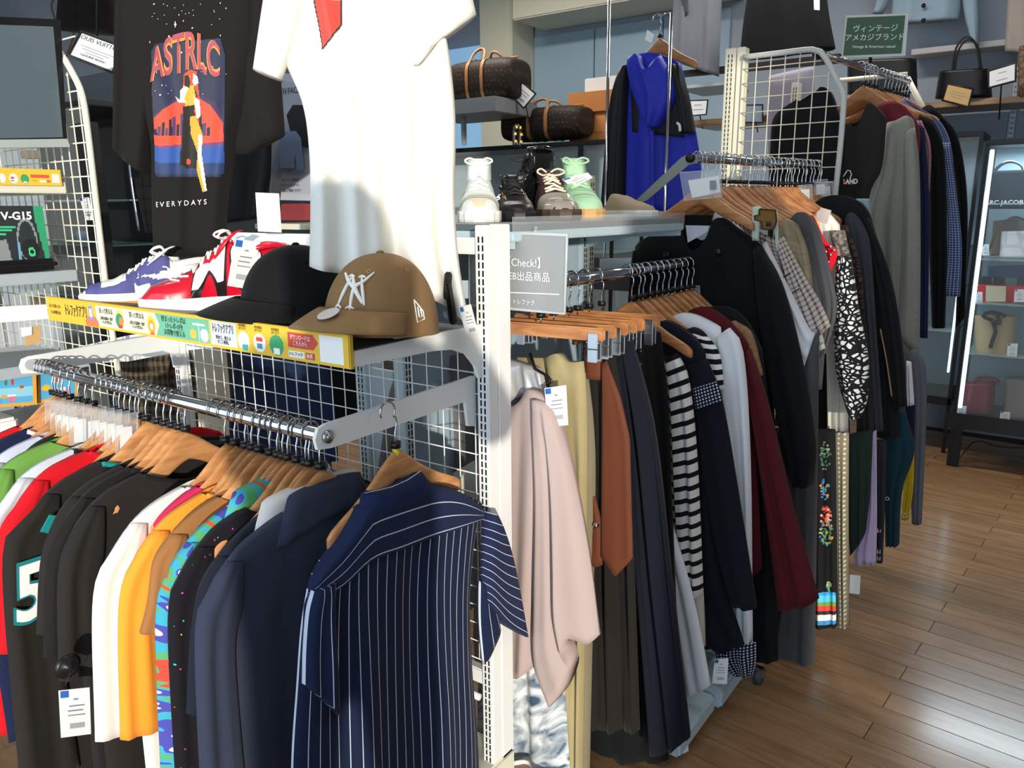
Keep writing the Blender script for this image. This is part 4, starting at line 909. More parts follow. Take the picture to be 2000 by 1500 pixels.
for u, v in ((1251, 686), (1250, 712)): MB(bt.location).tube([P(u, v, y=1.79), P(u, v, y=1.785)], .007, 12).build('button', BLACKP, bt, True)
garment('coat', 'long black coat hanging to the floor behind the navy dress', 'coat', 1.685, fBLK3, [('body', [(1150, 900), (1145, 1200), (1142, 1488)], [(1290, 900), (1302, 1200), (1306, 1484)], dict(th=.015))], o=(1230, 890))
garment('shirt', 'white shirt hem slanting out between black coat and striped top', 'shirt', 1.88, fOFFW, [
    ('tail', [(1284, 960), (1300, 1080), (1322, 1220), (1345, 1360)], [(1292, 965), (1330, 1080), (1362, 1200), (1388, 1338)], dict(th=.012, fold=(.004, 1.2), cols=12))], o=(1290, 965))
garment('striped_pullover', 'white long-sleeved top with black horizontal stripes', 'top', 1.915, fSTR, [
    ('sleeve', [(1300, 700), (1312, 800), (1318, 950), (1328, 1162)], [(1322, 690), (1345, 745), (1362, 900), (1374, 1162)], dict(th=.020, fold=(.006, 1.4), cols=16)),
    ('body', [(1230, 690), (1225, 900), (1225, 1150)], [(1310, 700), (1318, 900), (1325, 1250)], dict(th=.012, off=-.02)),
    ('hem', [(1328, 1160), (1338, 1210), (1346, 1262)], [(1374, 1160), (1376, 1200), (1378, 1262)], dict(m=fabric('ecru', 'b9aea4'), th=.014, cols=8, rows=8))], o=(1312, 700))
garment('jacket', 'very dark navy jacket with a dotted patch on the sleeve', 'jacket', 1.97, fINKN, [
    ('sleeve', [(1345, 715), (1362, 850), (1395, 1050), (1430, 1180)], [(1380, 700), (1412, 790), (1445, 980), (1477, 1188)], dict(th=.025, fold=(.006, 1.3), cols=14)),
    ('body', [(1215, 660), (1220, 900), (1240, 1200), (1370, 1265)], [(1375, 690), (1385, 850), (1405, 1100), (1452, 1262)], dict(th=.02, fold=(.008, 2), T=[(1215, 660), (1250, 632), (1300, 628), (1345, 655), (1375, 690)], off=-.01, B=[(1370, 1265), (1410, 1272), (1452, 1262)])),
    ('patch', [(1362, 755), (1368, 796)], [(1410, 740), (1420, 778)], dict(m=fPOLK, th=.004, cols=8, rows=6, fold=(0, 1), off=.032, sharp=True))], o=(1300, 650))
garment('striped_shirt', 'zebra-banded shirt collar behind the dotted patch', 'shirt', 2.03, fZEB, [
    ('body', [(1325, 655), (1330, 700), (1345, 760)], [(1375, 650), (1405, 690), (1414, 760)], dict(th=.02, cols=12, rows=12, fold=(.003, 1.5), T=[(1325, 655), (1350, 640), (1375, 650)]))], o=(1350, 650))
b1 = P(1354, 665, y=2.0); MB(bpy.data.objects['jacket'].location).tube([b1, b1-V((0, .008, 0))], .014, 16).build('toggle', BLACKP, bpy.data.objects['jacket'], True)
garment('jacket', 'plain white jacket between the navy jacket and the maroon one', 'jacket', 2.08, fOFFW, [
    ('sleeve', [(1400, 660), (1412, 800), (1432, 1000), (1440, 1250)], [(1425, 640), (1452, 690), (1466, 900), (1470, 1252)], dict(th=.022, fold=(.005, 1.4), cols=14)),
    ('body', [(1270, 640), (1290, 900), (1360, 1100), (1408, 1255)], [(1405, 640), (1418, 800), (1440, 1000), (1468, 1256)], dict(th=.018, fold=(.006, 2), off=-.01, T=[(1270, 640), (1320, 615), (1335, 612), (1360, 618), (1405, 640)], B=[(1408, 1255), (1440, 1262), (1468, 1256)]))], o=(1335, 612))
garment('jacket', 'maroon corduroy jacket with a wide hanging sleeve', 'jacket', 2.15, fMAR, [
    ('sleeve', [(1450, 700), (1475, 850), (1500, 1020), (1520, 1188)], [(1464, 680), (1500, 790), (1550, 990), (1600, 1168)], dict(th=.03, fold=(.009, 1.6), cols=18, B=[(1520, 1188), (1560, 1182), (1600, 1168)])),
    ('body', [(1330, 620), (1345, 900), (1370, 1240)], [(1460, 675), (1475, 900), (1486, 1112)], dict(th=.02, fold=(.008, 2), off=-.01, T=[(1330, 620), (1362, 600), (1400, 612), (1430, 640), (1460, 675)]))], o=(1380, 605))
garment('jacket', 'black jacket with camel fleece collar band beside the maroon jacket', 'jacket', 2.22, fBLK3, [
    ('body', [(1380, 600), (1400, 900), (1430, 1290)], [(1490, 690), (1510, 900), (1520, 1290)], dict(th=.02, T=[(1380, 600), (1420, 600), (1455, 625), (1490, 690)])),
    ('fleece_band', [(1424, 628), (1450, 670), (1480, 740)], [(1440, 624), (1474, 650), (1494, 730)], dict(m=fFUR, th=.016, cols=8, rows=14, fold=(.003, 2), off=.02))], o=(1430, 605))
garment('dotted_scarf', 'navy dotted fabric with a drawcord hanging low by the base shelf', 'scarf', 2.06, fPOLK, [
    ('body', [(1398, 1262), (1400, 1290), (1430, 1318)], [(1476, 1255), (1476, 1290), (1470, 1320)], dict(th=.012, cols=10, rows=8))], o=(1430, 1260))
garment('shirt', 'pale shirt tail lit just below the base shelf end', 'shirt', 1.80, fOFFW, [('tail', [(1306, 1445), (1308, 1458), (1310, 1470)], [(1342, 1444), (1344, 1456), (1344, 1468)], dict(th=.01, cols=6, rows=5))], o=(1325, 1446))
# price tags on the aisle rack
price_card([(1064, 758), (1106, 752), (1110, 830), (1070, 834)], dict(y=1.46), 'white price card with blue square on the pink knit')
price_card([(1396, 1287), (1423, 1285), (1420, 1336), (1391, 1335)], dict(y=1.93), 'price card hanging low above the base shelf')
price_card([(1150, 740), (1158, 745), (1158, 785), (1149, 785)], dict(y=1.60), 'narrow grey tag edge beside the khaki trousers', lines=False)

# ================================================================== TALL RACK: coats and tops
fCHK = fabric('beige_plaid', 'c9beb8', 'check', '5a4038', (.016, .005)); fSAT = fabric('gold_satin', 'a89a7e', 'noise', '6c6048', (7, .2, 2), rough=.35)
fREDS = fabric('scarlet', 'd01226'); fCREAM = fabric('cream_cotton', 'e6e2d8', vary=.03); fTW = fabric('grey_tweed', '8e8680', 'noise', '4a4440', (90, .1, 0))
fLEO = fabric('black_white_petal_print', '15161a', 'cells', 'c9cdd0', (70, .17)); fMON = fabric('brown_monogram', '2b2225', 'cells', '51403c', (60, .12))
fG2 = fabric('steel_grey', '3a3d44'); fBFL = fabric('black_skirt_cloth', '15161a'); fDOT = fabric('beige_dotted_gauze', '8e8672', 'dots', 'ddd6bd', (60, .2, .1))
fGRD = fabric('bottle_green', '26352f'); fLIL = fabric('lilac_cotton', 'c9b4d8'); fCH = fabric('charcoal_knit', '2c2e33'); fTL = fabric('petrol_teal', '153540')
fYEL = fabric('mustard_yellow', 'c9ab22'); fSW = fabric('heather_grey', '6b7079', 'noise', '5d626c', (120, .2, 0)); fLG = fabric('light_heather_grey', '96988f', 'noise', '83857e', (110, .25, 0))
fCHAR = fabric('faded_black', '2a2a28'); fPK = fabric('pink_check', 'b08088', 'check', '6c4450', (.012, .005)); fBCK = fabric('blue_check', '33406c', 'check', 'a3b0d4', (.011, .0035))
fMR2 = fabric('dusty_maroon', '6e2a34'); fJ = fabric('pale_denim_blue', '8ea3b2')
garment('wool_coat', 'big black collarless wool coat, first on the tall rack bar', 'coat', 2.40, fBLK3, [
    ('body', [(1240, 482), (1236, 620), (1250, 800), (1290, 1000), (1330, 1100)], [(1488, 480), (1500, 650), (1515, 850), (1530, 1000), (1540, 1100)], dict(th=.035, fold=(.008, 1.8), cols=30, neck=(.15, .03),
        T=[(1240, 482), (1270, 462), (1310, 450), (1336, 440), (1360, 470), (1385, 455), (1405, 425), (1440, 448), (1488, 480)])),
    ('sleeve', [(1478, 490), (1490, 640), (1520, 800), (1555, 945)], [(1486, 480), (1530, 560), (1568, 700), (1594, 860), (1590, 942)], dict(th=.045, fold=(.009, 1.3), cols=18, off=.012)),
    ('sleeve', [(1236, 490), (1225, 640), (1222, 800), (1230, 940)], [(1262, 486), (1270, 640), (1275, 800), (1280, 940)], dict(th=.035, fold=(.006, 1.3), cols=12, off=-.01))], o=(1375, 425))
wc = bpy.data.objects['wool_coat']
MB(wc.location).prism([P(u, v, y=2.385) for u, v in ((1339, 440), (1384, 441), (1383, 452), (1343, 474))], (0, .002, 0)).build('neck_label', mat('lilac_white', 'd4d6e6', .7), wc)
MB(wc.location).prism([P(u, v, y=2.39) for u, v in ((1335, 420), (1390, 420), (1390, 440), (1335, 440))], (0, .004, 0)).build('collar_lining', fBLK3, wc)
for u, v in ((1403, 493), (1302, 497)): bp_ = P(u, v, y=2.34); MB(wc.location).tube([bp_, bp_-V((0, .008, 0))], .012, 14).build('button', BLACKP, wc, True)
garment('print_tee', 'white tee with black script print next to the black coat', 'tee', 2.46, fOFFW, [
    ('sleeve', [(1480, 500), (1520, 600), (1545, 700), (1562, 740)], [(1496, 470), (1545, 570), (1580, 640), (1592, 652)], dict(th=.02, cols=12, B=[(1562, 740), (1578, 700), (1592, 652)])),
    ('body', [(1390, 440), (1420, 520), (1470, 600)], [(1440, 428), (1480, 500), (1530, 620)], dict(th=.02, T=[(1390, 440), (1402, 410), (1412, 404), (1440, 428)], cols=14))], o=(1405, 405))
for u, v in ((1535, 538), (1552, 568)): tt_ = bpy.data.objects['print_tee']; MB(tt_.location).tube([P(u-5, v+4, y=2.42), P(u+9, v-4, y=2.42)], .0022, 5).build('print', INK, tt_)
for k in range(9): tt_ = bpy.data.objects['print_tee']; MB(tt_.location).tube([P(1425+k*8, 424+k*5, y=2.43), P(1431+k*8, 433+k*5, y=2.43)], .0018, 5).build('print', INK, tt_)
garment('plaid_shirt', 'beige plaid shirt sleeve with a turned cuff', 'shirt', 2.50, fCHK, [
    ('sleeve', [(1515, 470), (1545, 570), (1565, 640), (1572, 666)], [(1530, 460), (1572, 540), (1602, 590), (1622, 636)], dict(th=.02, cols=12, B=[(1572, 666), (1600, 656), (1622, 636)])),
    ('cuff', [(1572, 664), (1582, 696)], [(1606, 652), (1612, 680)], dict(m=fabric('lattice_white', 'd8d6cf', 'cells', 'a89a80', (40, .3)), th=.018, cols=8, rows=5)),
    ('body', [(1430, 430), (1450, 520), (1500, 640)], [(1515, 470), (1530, 540), (1560, 640)], dict(th=.015, off=-.01))], o=(1500, 440))
garment('mint_ribbon_top', 'pale mint strap top holding the brown bear-shaped charm', 'top', 2.36, fabric('pale_mint', 'c3d3c4'), [
    ('strap', [(1470, 404), (1468, 440), (1470, 470)], [(1486, 402), (1484, 440), (1482, 470)], dict(th=.008, cols=6, rows=8)),
    ('strap', [(1508, 415), (1512, 450), (1516, 490)], [(1518, 412), (1520, 450), (1520, 490)], dict(th=.006, cols=6, rows=8))], o=(1490, 405))
cm_ = MB(P(1500, 430, y=2.33)); cm_.prism([P(u, v, y=2.335) for u, v in ((1484, 408), (1515, 411), (1517, 432), (1512, 445), (1500, 449), (1490, 446), (1486, 432), (1475, 430), (1474, 421), (1483, 420))][::-1], (0, -.012, 0))
co_ = cm_.build('keyring_charm', fabric('brown_plush', '7c5a30'), None); co_.location = P(1500, 430, y=2.33); tag(co_, 'brown mug-shaped plush charm with dark edging on the mint straps', 'charm')
text('lettering', 'M', .020, INK, co_, P(1501, 438, y=2.318), X, Z, .001, bold=.001)
MB(co_.location).tube([P(u, v, y=2.322) for u, v in ((1484, 408), (1515, 411), (1517, 432), (1512, 445), (1500, 449), (1490, 446), (1486, 432), (1475, 430), (1474, 421), (1483, 420), (1484, 408))], .0022, 5).build('edging', INK, co_)
garment('satin_blouse', 'shiny gold-beige satin blouse', 'blouse', 2.545, fSAT, [
    ('body', [(1515, 440), (1525, 500), (1545, 600)], [(1560, 440), (1580, 500), (1592, 600)], dict(th=.022, cols=14, fold=(.008, 2), T=[(1515, 440), (1535, 428), (1560, 440)]))], o=(1535, 430))
garment('blazer', 'mid grey blazer with a slanting lapel edge', 'jacket', 2.60, fGREY, [
    ('body', [(1535, 440), (1560, 540), (1585, 620), (1600, 700)], [(1600, 450), (1625, 540), (1634, 610), (1612, 690)], dict(th=.024, cols=18, T=[(1535, 440), (1560, 415), (1580, 422), (1600, 450)]))], o=(1565, 418))
garment('skirt', 'long dark grey skirt reaching lowest on the aisle side', 'skirt', 2.47, fGREY, [
    ('body', [(1485, 900), (1490, 1100), (1488, 1312)], [(1600, 640), (1596, 1000), (1590, 1318)], dict(th=.03, cols=22, fold=(.010, 1.8), B=[(1488, 1312), (1540, 1324), (1590, 1318)], T=[(1485, 900), (1540, 800), (1600, 640)]))], o=(1560, 760))
garment('skirt', 'black straight skirt between the maroon sleeve and the grey skirt', 'skirt', 2.30, fBLK3, [
    ('body', [(1468, 1000), (1470, 1150), (1476, 1292)], [(1528, 1000), (1530, 1150), (1520, 1240)], dict(th=.02))], o=(1500, 1000))
garment('white_shirt', 'cream shirt with its hem catching the sun', 'shirt', 2.80, fCREAM, [
    ('body', [(1590, 420), (1608, 560), (1614, 700), (1616, 842)], [(1640, 440), (1650, 600), (1654, 700), (1657, 846)], dict(th=.02, cols=16, T=[(1590, 420), (1610, 410), (1640, 440)]))], o=(1605, 412))
garment('studded_scarf', 'scarlet cloth with metal studs draped over the cream shirt', 'scarf', 2.66, fREDS, [
    ('body', [(1575, 425), (1592, 460), (1600, 500), (1616, 538)], [(1590, 425), (1612, 470), (1636, 492), (1620, 536)], dict(th=.014, cols=12, rows=16, T=[(1575, 425), (1582, 420), (1590, 425)], B=[(1616, 538), (1618, 538), (1620, 536)]))], o=(1583, 425))
sc = bpy.data.objects['studded_scarf']
for u, v in ((1622, 482), (1629, 489), (1613, 492), (1622, 498), (1610, 507), (1618, 512), (1615, 522)): sp_ = P(u, v, y=2.635); MB(sc.location).loft([[sp_+V((math.cos(a)*r, -d, math.sin(a)*r)) for a in [6.2832*j/10 for j in range(10)]] for d, r in ((0, .006), (.003, .005), (.005, .002))]).build('stud', STEEL, sc, True)
garment('tweed_jacket', 'speckled grey tweed jacket edge beside the scarlet cloth', 'jacket', 2.76, fTW, [
    ('body', [(1620, 450), (1638, 540), (1640, 640)], [(1650, 450), (1666, 540), (1660, 640)], dict(th=.02, cols=12))], o=(1635, 450))
price_card([(1603, 405), (1624, 411), (1615, 438), (1596, 432)], dict(y=2.60), 'blank pinkish tag tilted on a wooden hanger', lines=False, col=mat('pinkish_card', 'd8c4bc', .6))
garment('print_blouse', 'black blouse sleeve covered in white petals, gathered at the cuff', 'blouse', 2.70, fLEO, [
    ('sleeve', [(1636, 500), (1629, 620), (1632, 720), (1648, 780), (1660, 812)], [(1660, 500), (1678, 610), (1696, 700), (1694, 780), (1680, 816)], dict(th=.045, cols=18, fold=(.007, 1.5)))], o=(1650, 520))
garment('monogram_jacket', 'dark brown jacket with a lattice pattern', 'jacket', 2.86, fMON, [
    ('body', [(1632, 440), (1650, 520), (1660, 612)], [(1655, 440), (1682, 520), (1688, 610)], dict(th=.022, cols=14)), ('sleeve', [(1655, 600), (1670, 700), (1672, 860), (1658, 875)], [(1688, 605), (1700, 700), (1708, 860), (1700, 884)], dict(m=fCHAR, th=.025, cols=12))], o=(1645, 440))
garment('grey_jacket', 'steel grey jacket with a smooth round shoulder', 'jacket', 2.92, fG2, [
    ('body', [(1650, 430), (1672, 560), (1690, 700), (1698, 842)], [(1680, 430), (1700, 480), (1712, 650), (1726, 840)], dict(th=.025, cols=14, T=[(1650, 430), (1662, 415), (1680, 430)]))], o=(1660, 418))
garment('black_jacket', 'black hooded jacket with a rounded top in front of the grid', 'jacket', 3.00, fabric('soft_black', '17191b'), [
    ('body', [(1590, 398), (1640, 540), (1680, 700), (1700, 850)], [(1700, 420), (1738, 560), (1752, 700), (1758, 852)], dict(th=.035, cols=22, T=[(1590, 398), (1615, 384), (1645, 382), (1680, 396), (1700, 420)])),
    ('sleeve', [(1688, 430), (1712, 560), (1730, 700), (1745, 790)], [(1700, 425), (1745, 550), (1768, 700), (1772, 790)], dict(th=.03, cols=14, off=.02)),
    ('zip', [(1724, 640), (1736, 700), (1746, 770)], [(1727, 638), (1739, 700), (1749, 768)], dict(m=fabric('tan_tape', 'a98a68'), th=.004, cols=4, rows=10, off=.055))], o=(1640, 385))
# lower halves further along
t_fl, s_fl = garment('floral_skirt', 'long black skirt with bright flowers and coloured bands at the hem', 'skirt', 2.60, fBFL, [
    ('body', [(1588, 840), (1590, 1000), (1590, 1222)], [(1632, 840), (1634, 1000), (1637, 1222)], dict(th=.025, cols=20, rows=40, fold=(.006, 1.6), seed=9))], o=(1610, 842))
bsF = box_surf(s_fl, 1591, 1634, 845, 1221)
def fb_(pts): return [((u-1591)/43, (v-845)/376) for u, v in pts]
fa = []
rf_ = random.Random(8)
def posy(cx, cy, cols_, n, rx, ry):
    for k in range(n): a, r = rf_.uniform(0, 6.28), rf_.uniform(0, 1)**.5; fa.append((rf_.choice(cols_), fb_(circ(cx+math.cos(a)*r*rx, cy+math.sin(a)*r*ry, 2.2, 2.2, 6))))
posy(1611, 955, ['2f8fc8', '3fb0d8', '2a6aa0', 'd88a40'], 40, 9, 20); posy(1613, 1008, ['d83a30', 'e86a50', 'f0a090', 'b02828'], 60, 11, 20); posy(1614, 1040, ['3f8a9a', '7aa04a', 'c8a040', '2f6a8a'], 70, 13, 26); posy(1620, 1145, ['3f7ab0', '6a9a4a', 'c8b050'], 18, 5, 9)
posy(1612, 890, ['4a7a58', '2c4a3a', '8a9a80'], 50, 11, 28)
for c_, a, b in (('2a9ad8', 1157, 1163), ('4fc0e8', 1163, 1176), ('6a9a3a', 1176, 1184), ('d83a30', 1184, 1194), ('15161a', 1194, 1201), ('e8e8e0', 1201, 1213), ('2f86c8', 1213, 1221)): fa.append((c_, fb_([(1591, a), (1634, a-1), (1634, b-1), (1591, b)])))
paint('print', bsF, 0, 1, 0, 1, 40, 260, layers(fa), t_fl, .002)
garment('gauze_skirt', 'sheer beige dotted skirt beside the floral one', 'skirt', 2.68, fDOT, [
    ('body', [(1628, 844), (1632, 1000), (1634, 1222)], [(1658, 846), (1657, 1000), (1658, 1224)], dict(th=.02, cols=14, fold=(.006, 1.4)))], o=(1643, 846))
price_card([(1660, 1122), (1681, 1124), (1679, 1161), (1659, 1158)], dict(y=2.70), 'blank white card hanging beside the beige dotted skirt', lines=False)
garment('green_dress', 'bottle green dress hem', 'dress', 2.78, fGRD, [
    ('body', [(1652, 850), (1655, 1000), (1660, 1085)], [(1705, 840), (1700, 960), (1692, 1032)], dict(th=.025, cols=16, B=[(1660, 1085), (1680, 1060), (1692, 1032)]))], o=(1675, 850))
garment('lilac_shirt', 'lilac shirt tail lit by the sun', 'shirt', 2.86, fLIL, [
    ('body', [(1690, 850), (1690, 1000), (1668, 1080), (1672, 1108)], [(1712, 840), (1713, 1000), (1712, 1060), (1711, 1104)], dict(th=.018, cols=12, B=[(1672, 1108), (1690, 1100), (1711, 1104)]))], o=(1700, 845))
garment('charcoal_cardigan', 'charcoal cardigan with three white bands at the cuff', 'knitwear', 2.94, fCH, [
    ('sleeve', [(1708, 860), (1710, 1000), (1712, 1096)], [(1732, 860), (1728, 1000), (1724, 1098)], dict(th=.018, cols=10)),
    ('cuff_band', [(1711, 1030), (1711, 1037)], [(1724, 1030), (1724, 1037)], dict(m=fOFFW, th=.020, cols=6, rows=2, fold=(0, 1))), ('cuff_band', [(1712, 1070), (1712, 1078)], [(1723, 1070), (1723, 1078)], dict(m=fOFFW, th=.020, cols=6, rows=2, fold=(0, 1))), ('cuff_band', [(1712, 1083), (1712, 1091)], [(1723, 1083), (1723, 1091)], dict(m=fOFFW, th=.020, cols=6, rows=2, fold=(0, 1)))], o=(1718, 862))
garment('teal_sweatshirt', 'petrol teal sweatshirt with a small ring badge', 'sweatshirt', 3.04, fTL, [
    ('body', [(1722, 820), (1727, 950), (1730, 1062)], [(1768, 800), (1786, 880), (1762, 960), (1756, 1064)], dict(th=.03, cols=16))], o=(1745, 815))
tl = bpy.data.objects['teal_sweatshirt']; rb = P(1733, 974, y=2.995); MB(tl.location).tube([rb+V((math.cos(a)*.006, 0, math.sin(a)*.006)) for a in [6.2832*j/14 for j in range(14)]], .0014, 5, closed=True).build('badge', mat('lilac_print', 'c8b8d8', .6), tl)
garment('yellow_sweatshirt', 'mustard yellow sleeve with white bands near the floor', 'sweatshirt', 3.22, fYEL, [
    ('sleeve', [(1762, 880), (1765, 950), (1760, 1012)], [(1786, 875), (1784, 950), (1775, 1014)], dict(th=.02, cols=10)),
    ('cuff_band', [(1761, 998), (1761, 1001)], [(1776, 998), (1776, 1001)], dict(m=fOFFW, th=.022, cols=6, rows=2, fold=(0, 1))), ('cuff_band', [(1761, 1005), (1761, 1008)], [(1775, 1005), (1775, 1008)], dict(m=fOFFW, th=.022, cols=6, rows=2, fold=(0, 1)))], o=(1775, 880))
garment('navy_sweatshirt', 'navy sweatshirt panel above the mustard sleeve', 'sweatshirt', 3.28, fabric('deep_navy2', '181d3a'), [('body', [(1768, 780), (1770, 890)], [(1788, 780), (1785, 888)], dict(th=.02, cols=8, rows=8))], o=(1778, 782))
garment('grey_sweatshirt', 'heather grey sweatshirt sleeve reaching nearly to the floor', 'sweatshirt', 3.40, fSW, [
    ('sleeve', [(1770, 690), (1782, 800), (1780, 960), (1782, 1020)], [(1796, 690), (1810, 730), (1806, 900), (1800, 1022)], dict(th=.03, cols=14, T=[(1770, 690), (1784, 683), (1796, 690)])),
    ('body', [(1740, 700), (1740, 900)], [(1780, 695), (1784, 900)], dict(th=.02, off=-.01))], o=(1783, 686))
garment('white_shirt', 'small white shirt panel beside the heather grey sleeve', 'shirt', 3.16, fOFFW, [('body', [(1770, 705), (1772, 792)], [(1780, 708), (1786, 790)], dict(th=.014, cols=8, rows=8))], o=(1775, 706))
# far bar
garment('black_jacket', 'black jacket seen through the white grid', 'jacket', 3.42, fabric('soft_black', '17191b'), [
    ('body', [(1506, 250), (1500, 400), (1500, 640), (1510, 860)], [(1640, 230), (1650, 400), (1656, 640), (1660, 860)], dict(th=.035, cols=24, neck=(.12, .03), T=[(1506, 250), (1520, 222), (1560, 195), (1600, 172), (1622, 180), (1640, 230)]))], o=(1590, 180))
t_cs, s_cs = garment('sweatshirt', 'faded black sweatshirt with a small red and white chest mark', 'sweatshirt', 3.50, fCHAR, [
    ('body', [(1618, 260), (1630, 400), (1640, 600), (1650, 860)], [(1732, 232), (1722, 330), (1695, 400), (1690, 640)], dict(th=.035, cols=24, neck=(.18, .04), fold=(.008, 1.6), T=[(1618, 260), (1640, 245), (1664, 240), (1680, 228), (1696, 201), (1715, 212), (1732, 232)]))], o=(1690, 205))
lb_ = P(1654, 355, y=3.42); text('lettering', 'ATLAND', .026, CARD, t_cs, lb_, X, Z, .0006, sx=.8, bold=.001)
MB(t_cs.location).prism([P(u, v, y=3.425) for u, v in ((1634, 350), (1664, 353), (1662, 361), (1636, 358))], (0, .001, 0)).build('badge', fREDS, t_cs)
MB(t_cs.location).tube([P(u, v, y=3.42) for u, v in ((1644, 349), (1655, 333), (1660, 333), (1663, 340), (1660, 350))], .0022, 6).build('badge', CARD, t_cs)
garment('sweater', 'light heather grey sweater, the palest piece on the far bar', 'sweater', 3.60, fLG, [
    ('body', [(1733, 240), (1722, 330), (1700, 420), (1706, 560), (1712, 650)], [(1786, 240), (1796, 330), (1798, 500), (1796, 690)], dict(th=.04, cols=26, fold=(.011, 1.6), T=[(1733, 240), (1752, 236), (1768, 228), (1777, 228), (1786, 240)], B=[(1712, 650), (1750, 690), (1796, 690)])),
    ('sleeve', [(1770, 260), (1765, 400), (1760, 540), (1754, 640)], [(1790, 250), (1798, 360), (1800, 520), (1794, 690)], dict(th=.03, cols=12, off=.03, fold=(.006, 1.2)))], o=(1775, 230))
garment('polo_shirt', 'dusty maroon collared shirt behind the pale grey sweater', 'shirt', 3.68, fMR2, [
    ('body', [(1700, 215), (1740, 250), (1760, 300)], [(1790, 235), (1797, 260), (1796, 300)], dict(th=.022, cols=14, rows=10, T=[(1700, 215), (1735, 198), (1765, 206), (1790, 235)]))], o=(1740, 200))
garment('navy_shirt', 'plain navy shirt next to the pale grey sweater', 'shirt', 3.78, fabric('mid_navy', '1c2444'), [
    ('body', [(1784, 240), (1796, 400), (1796, 658)], [(1806, 250), (1815, 400), (1812, 660)], dict(th=.025, cols=12))], o=(1795, 245))
garment('pink_shirt', 'pink checked shirt sliver between the navy and black shirts', 'shirt', 3.84, fPK, [
    ('body', [(1788, 235), (1806, 290), (1812, 380)], [(1800, 235), (1818, 285), (1816, 370)], dict(th=.02, cols=8, rows=12))], o=(1795, 236))
garment('black_shirt', 'black shirt between the pink and the blue checked shirts', 'shirt', 3.92, fBLK3, [
    ('body', [(1785, 220), (1812, 330), (1815, 500), (1820, 640)], [(1822, 235), (1845, 300), (1850, 480), (1846, 640)], dict(th=.03, cols=14))], o=(1800, 222))
garment('blue_check_shirt', 'blue checked shirt with a buttoned cuff on the far bar', 'shirt', 4.02, fBCK, [
    ('body', [(1756, 202), (1800, 240), (1830, 300), (1845, 400)], [(1785, 206), (1838, 240), (1860, 300), (1862, 400)], dict(th=.02, cols=14, T=[(1756, 202), (1770, 192), (1785, 206)])),
    ('sleeve', [(1834, 280), (1850, 400), (1850, 500), (1842, 576)], [(1858, 280), (1870, 380), (1880, 480), (1877, 578)], dict(th=.03, cols=12, off=.02))], o=(1780, 198))
garment('black_shirt', 'black shirt, the last garment on the far bar', 'shirt', 4.14, fBLK3, [
    ('body', [(1800, 212), (1850, 300), (1870, 450), (1866, 640)], [(1840, 225), (1872, 270), (1890, 400), (1885, 620)], dict(th=.03, cols=14, T=[(1800, 212), (1818, 206), (1840, 225)]))], o=(1820, 208))
garment('denim_shorts', 'washed denim piece clipped to a hanger at the end of the tall bar', 'shorts', 3.26, fabric('washed_denim', '8fb0bf'), [
    ('body', [(1672, 388), (1672, 430)], [(1698, 388), (1700, 432)], dict(th=.015, cols=8, rows=8))], o=(1685, 388))
# ================================================================== SHOES
def lerpt(tab, t):
    for (a, x), (b, y) in zip(tab, tab[1:]):
        if t <= b: k = (t-a)/(b-a); k = k*k*(3-2*k); return x+(y-x)*k
    return tab[-1][1]
HT = {'low': [(0, .080), (.12, .090), (.30, .084), (.40, .108), (.50, .095), (.66, .068), (.80, .052), (.93, .044), (1, .028)],
      'mid': [(0, .120), (.12, .124), (.30, .116), (.40, .140), (.52, .110), (.66, .078), (.80, .062), (.93, .052), (1, .03)],
      'boot': [(0, .20), (.20, .205), (.34, .20), (.42, .13), (.52, .10), (.66, .078), (.80, .06), (.93, .052), (1, .03)],
      'clog': [(0, .03), (.25, .032), (.40, .036), (.46, .075), (.58, .070), (.75, .052), (.92, .040), (1, .026)]}
WT = [(0, .016), (.04, .029), (.15, .034), (.35, .034), (.55, .042), (.72, .049), (.86, .044), (.95, .030), (1, .010)]
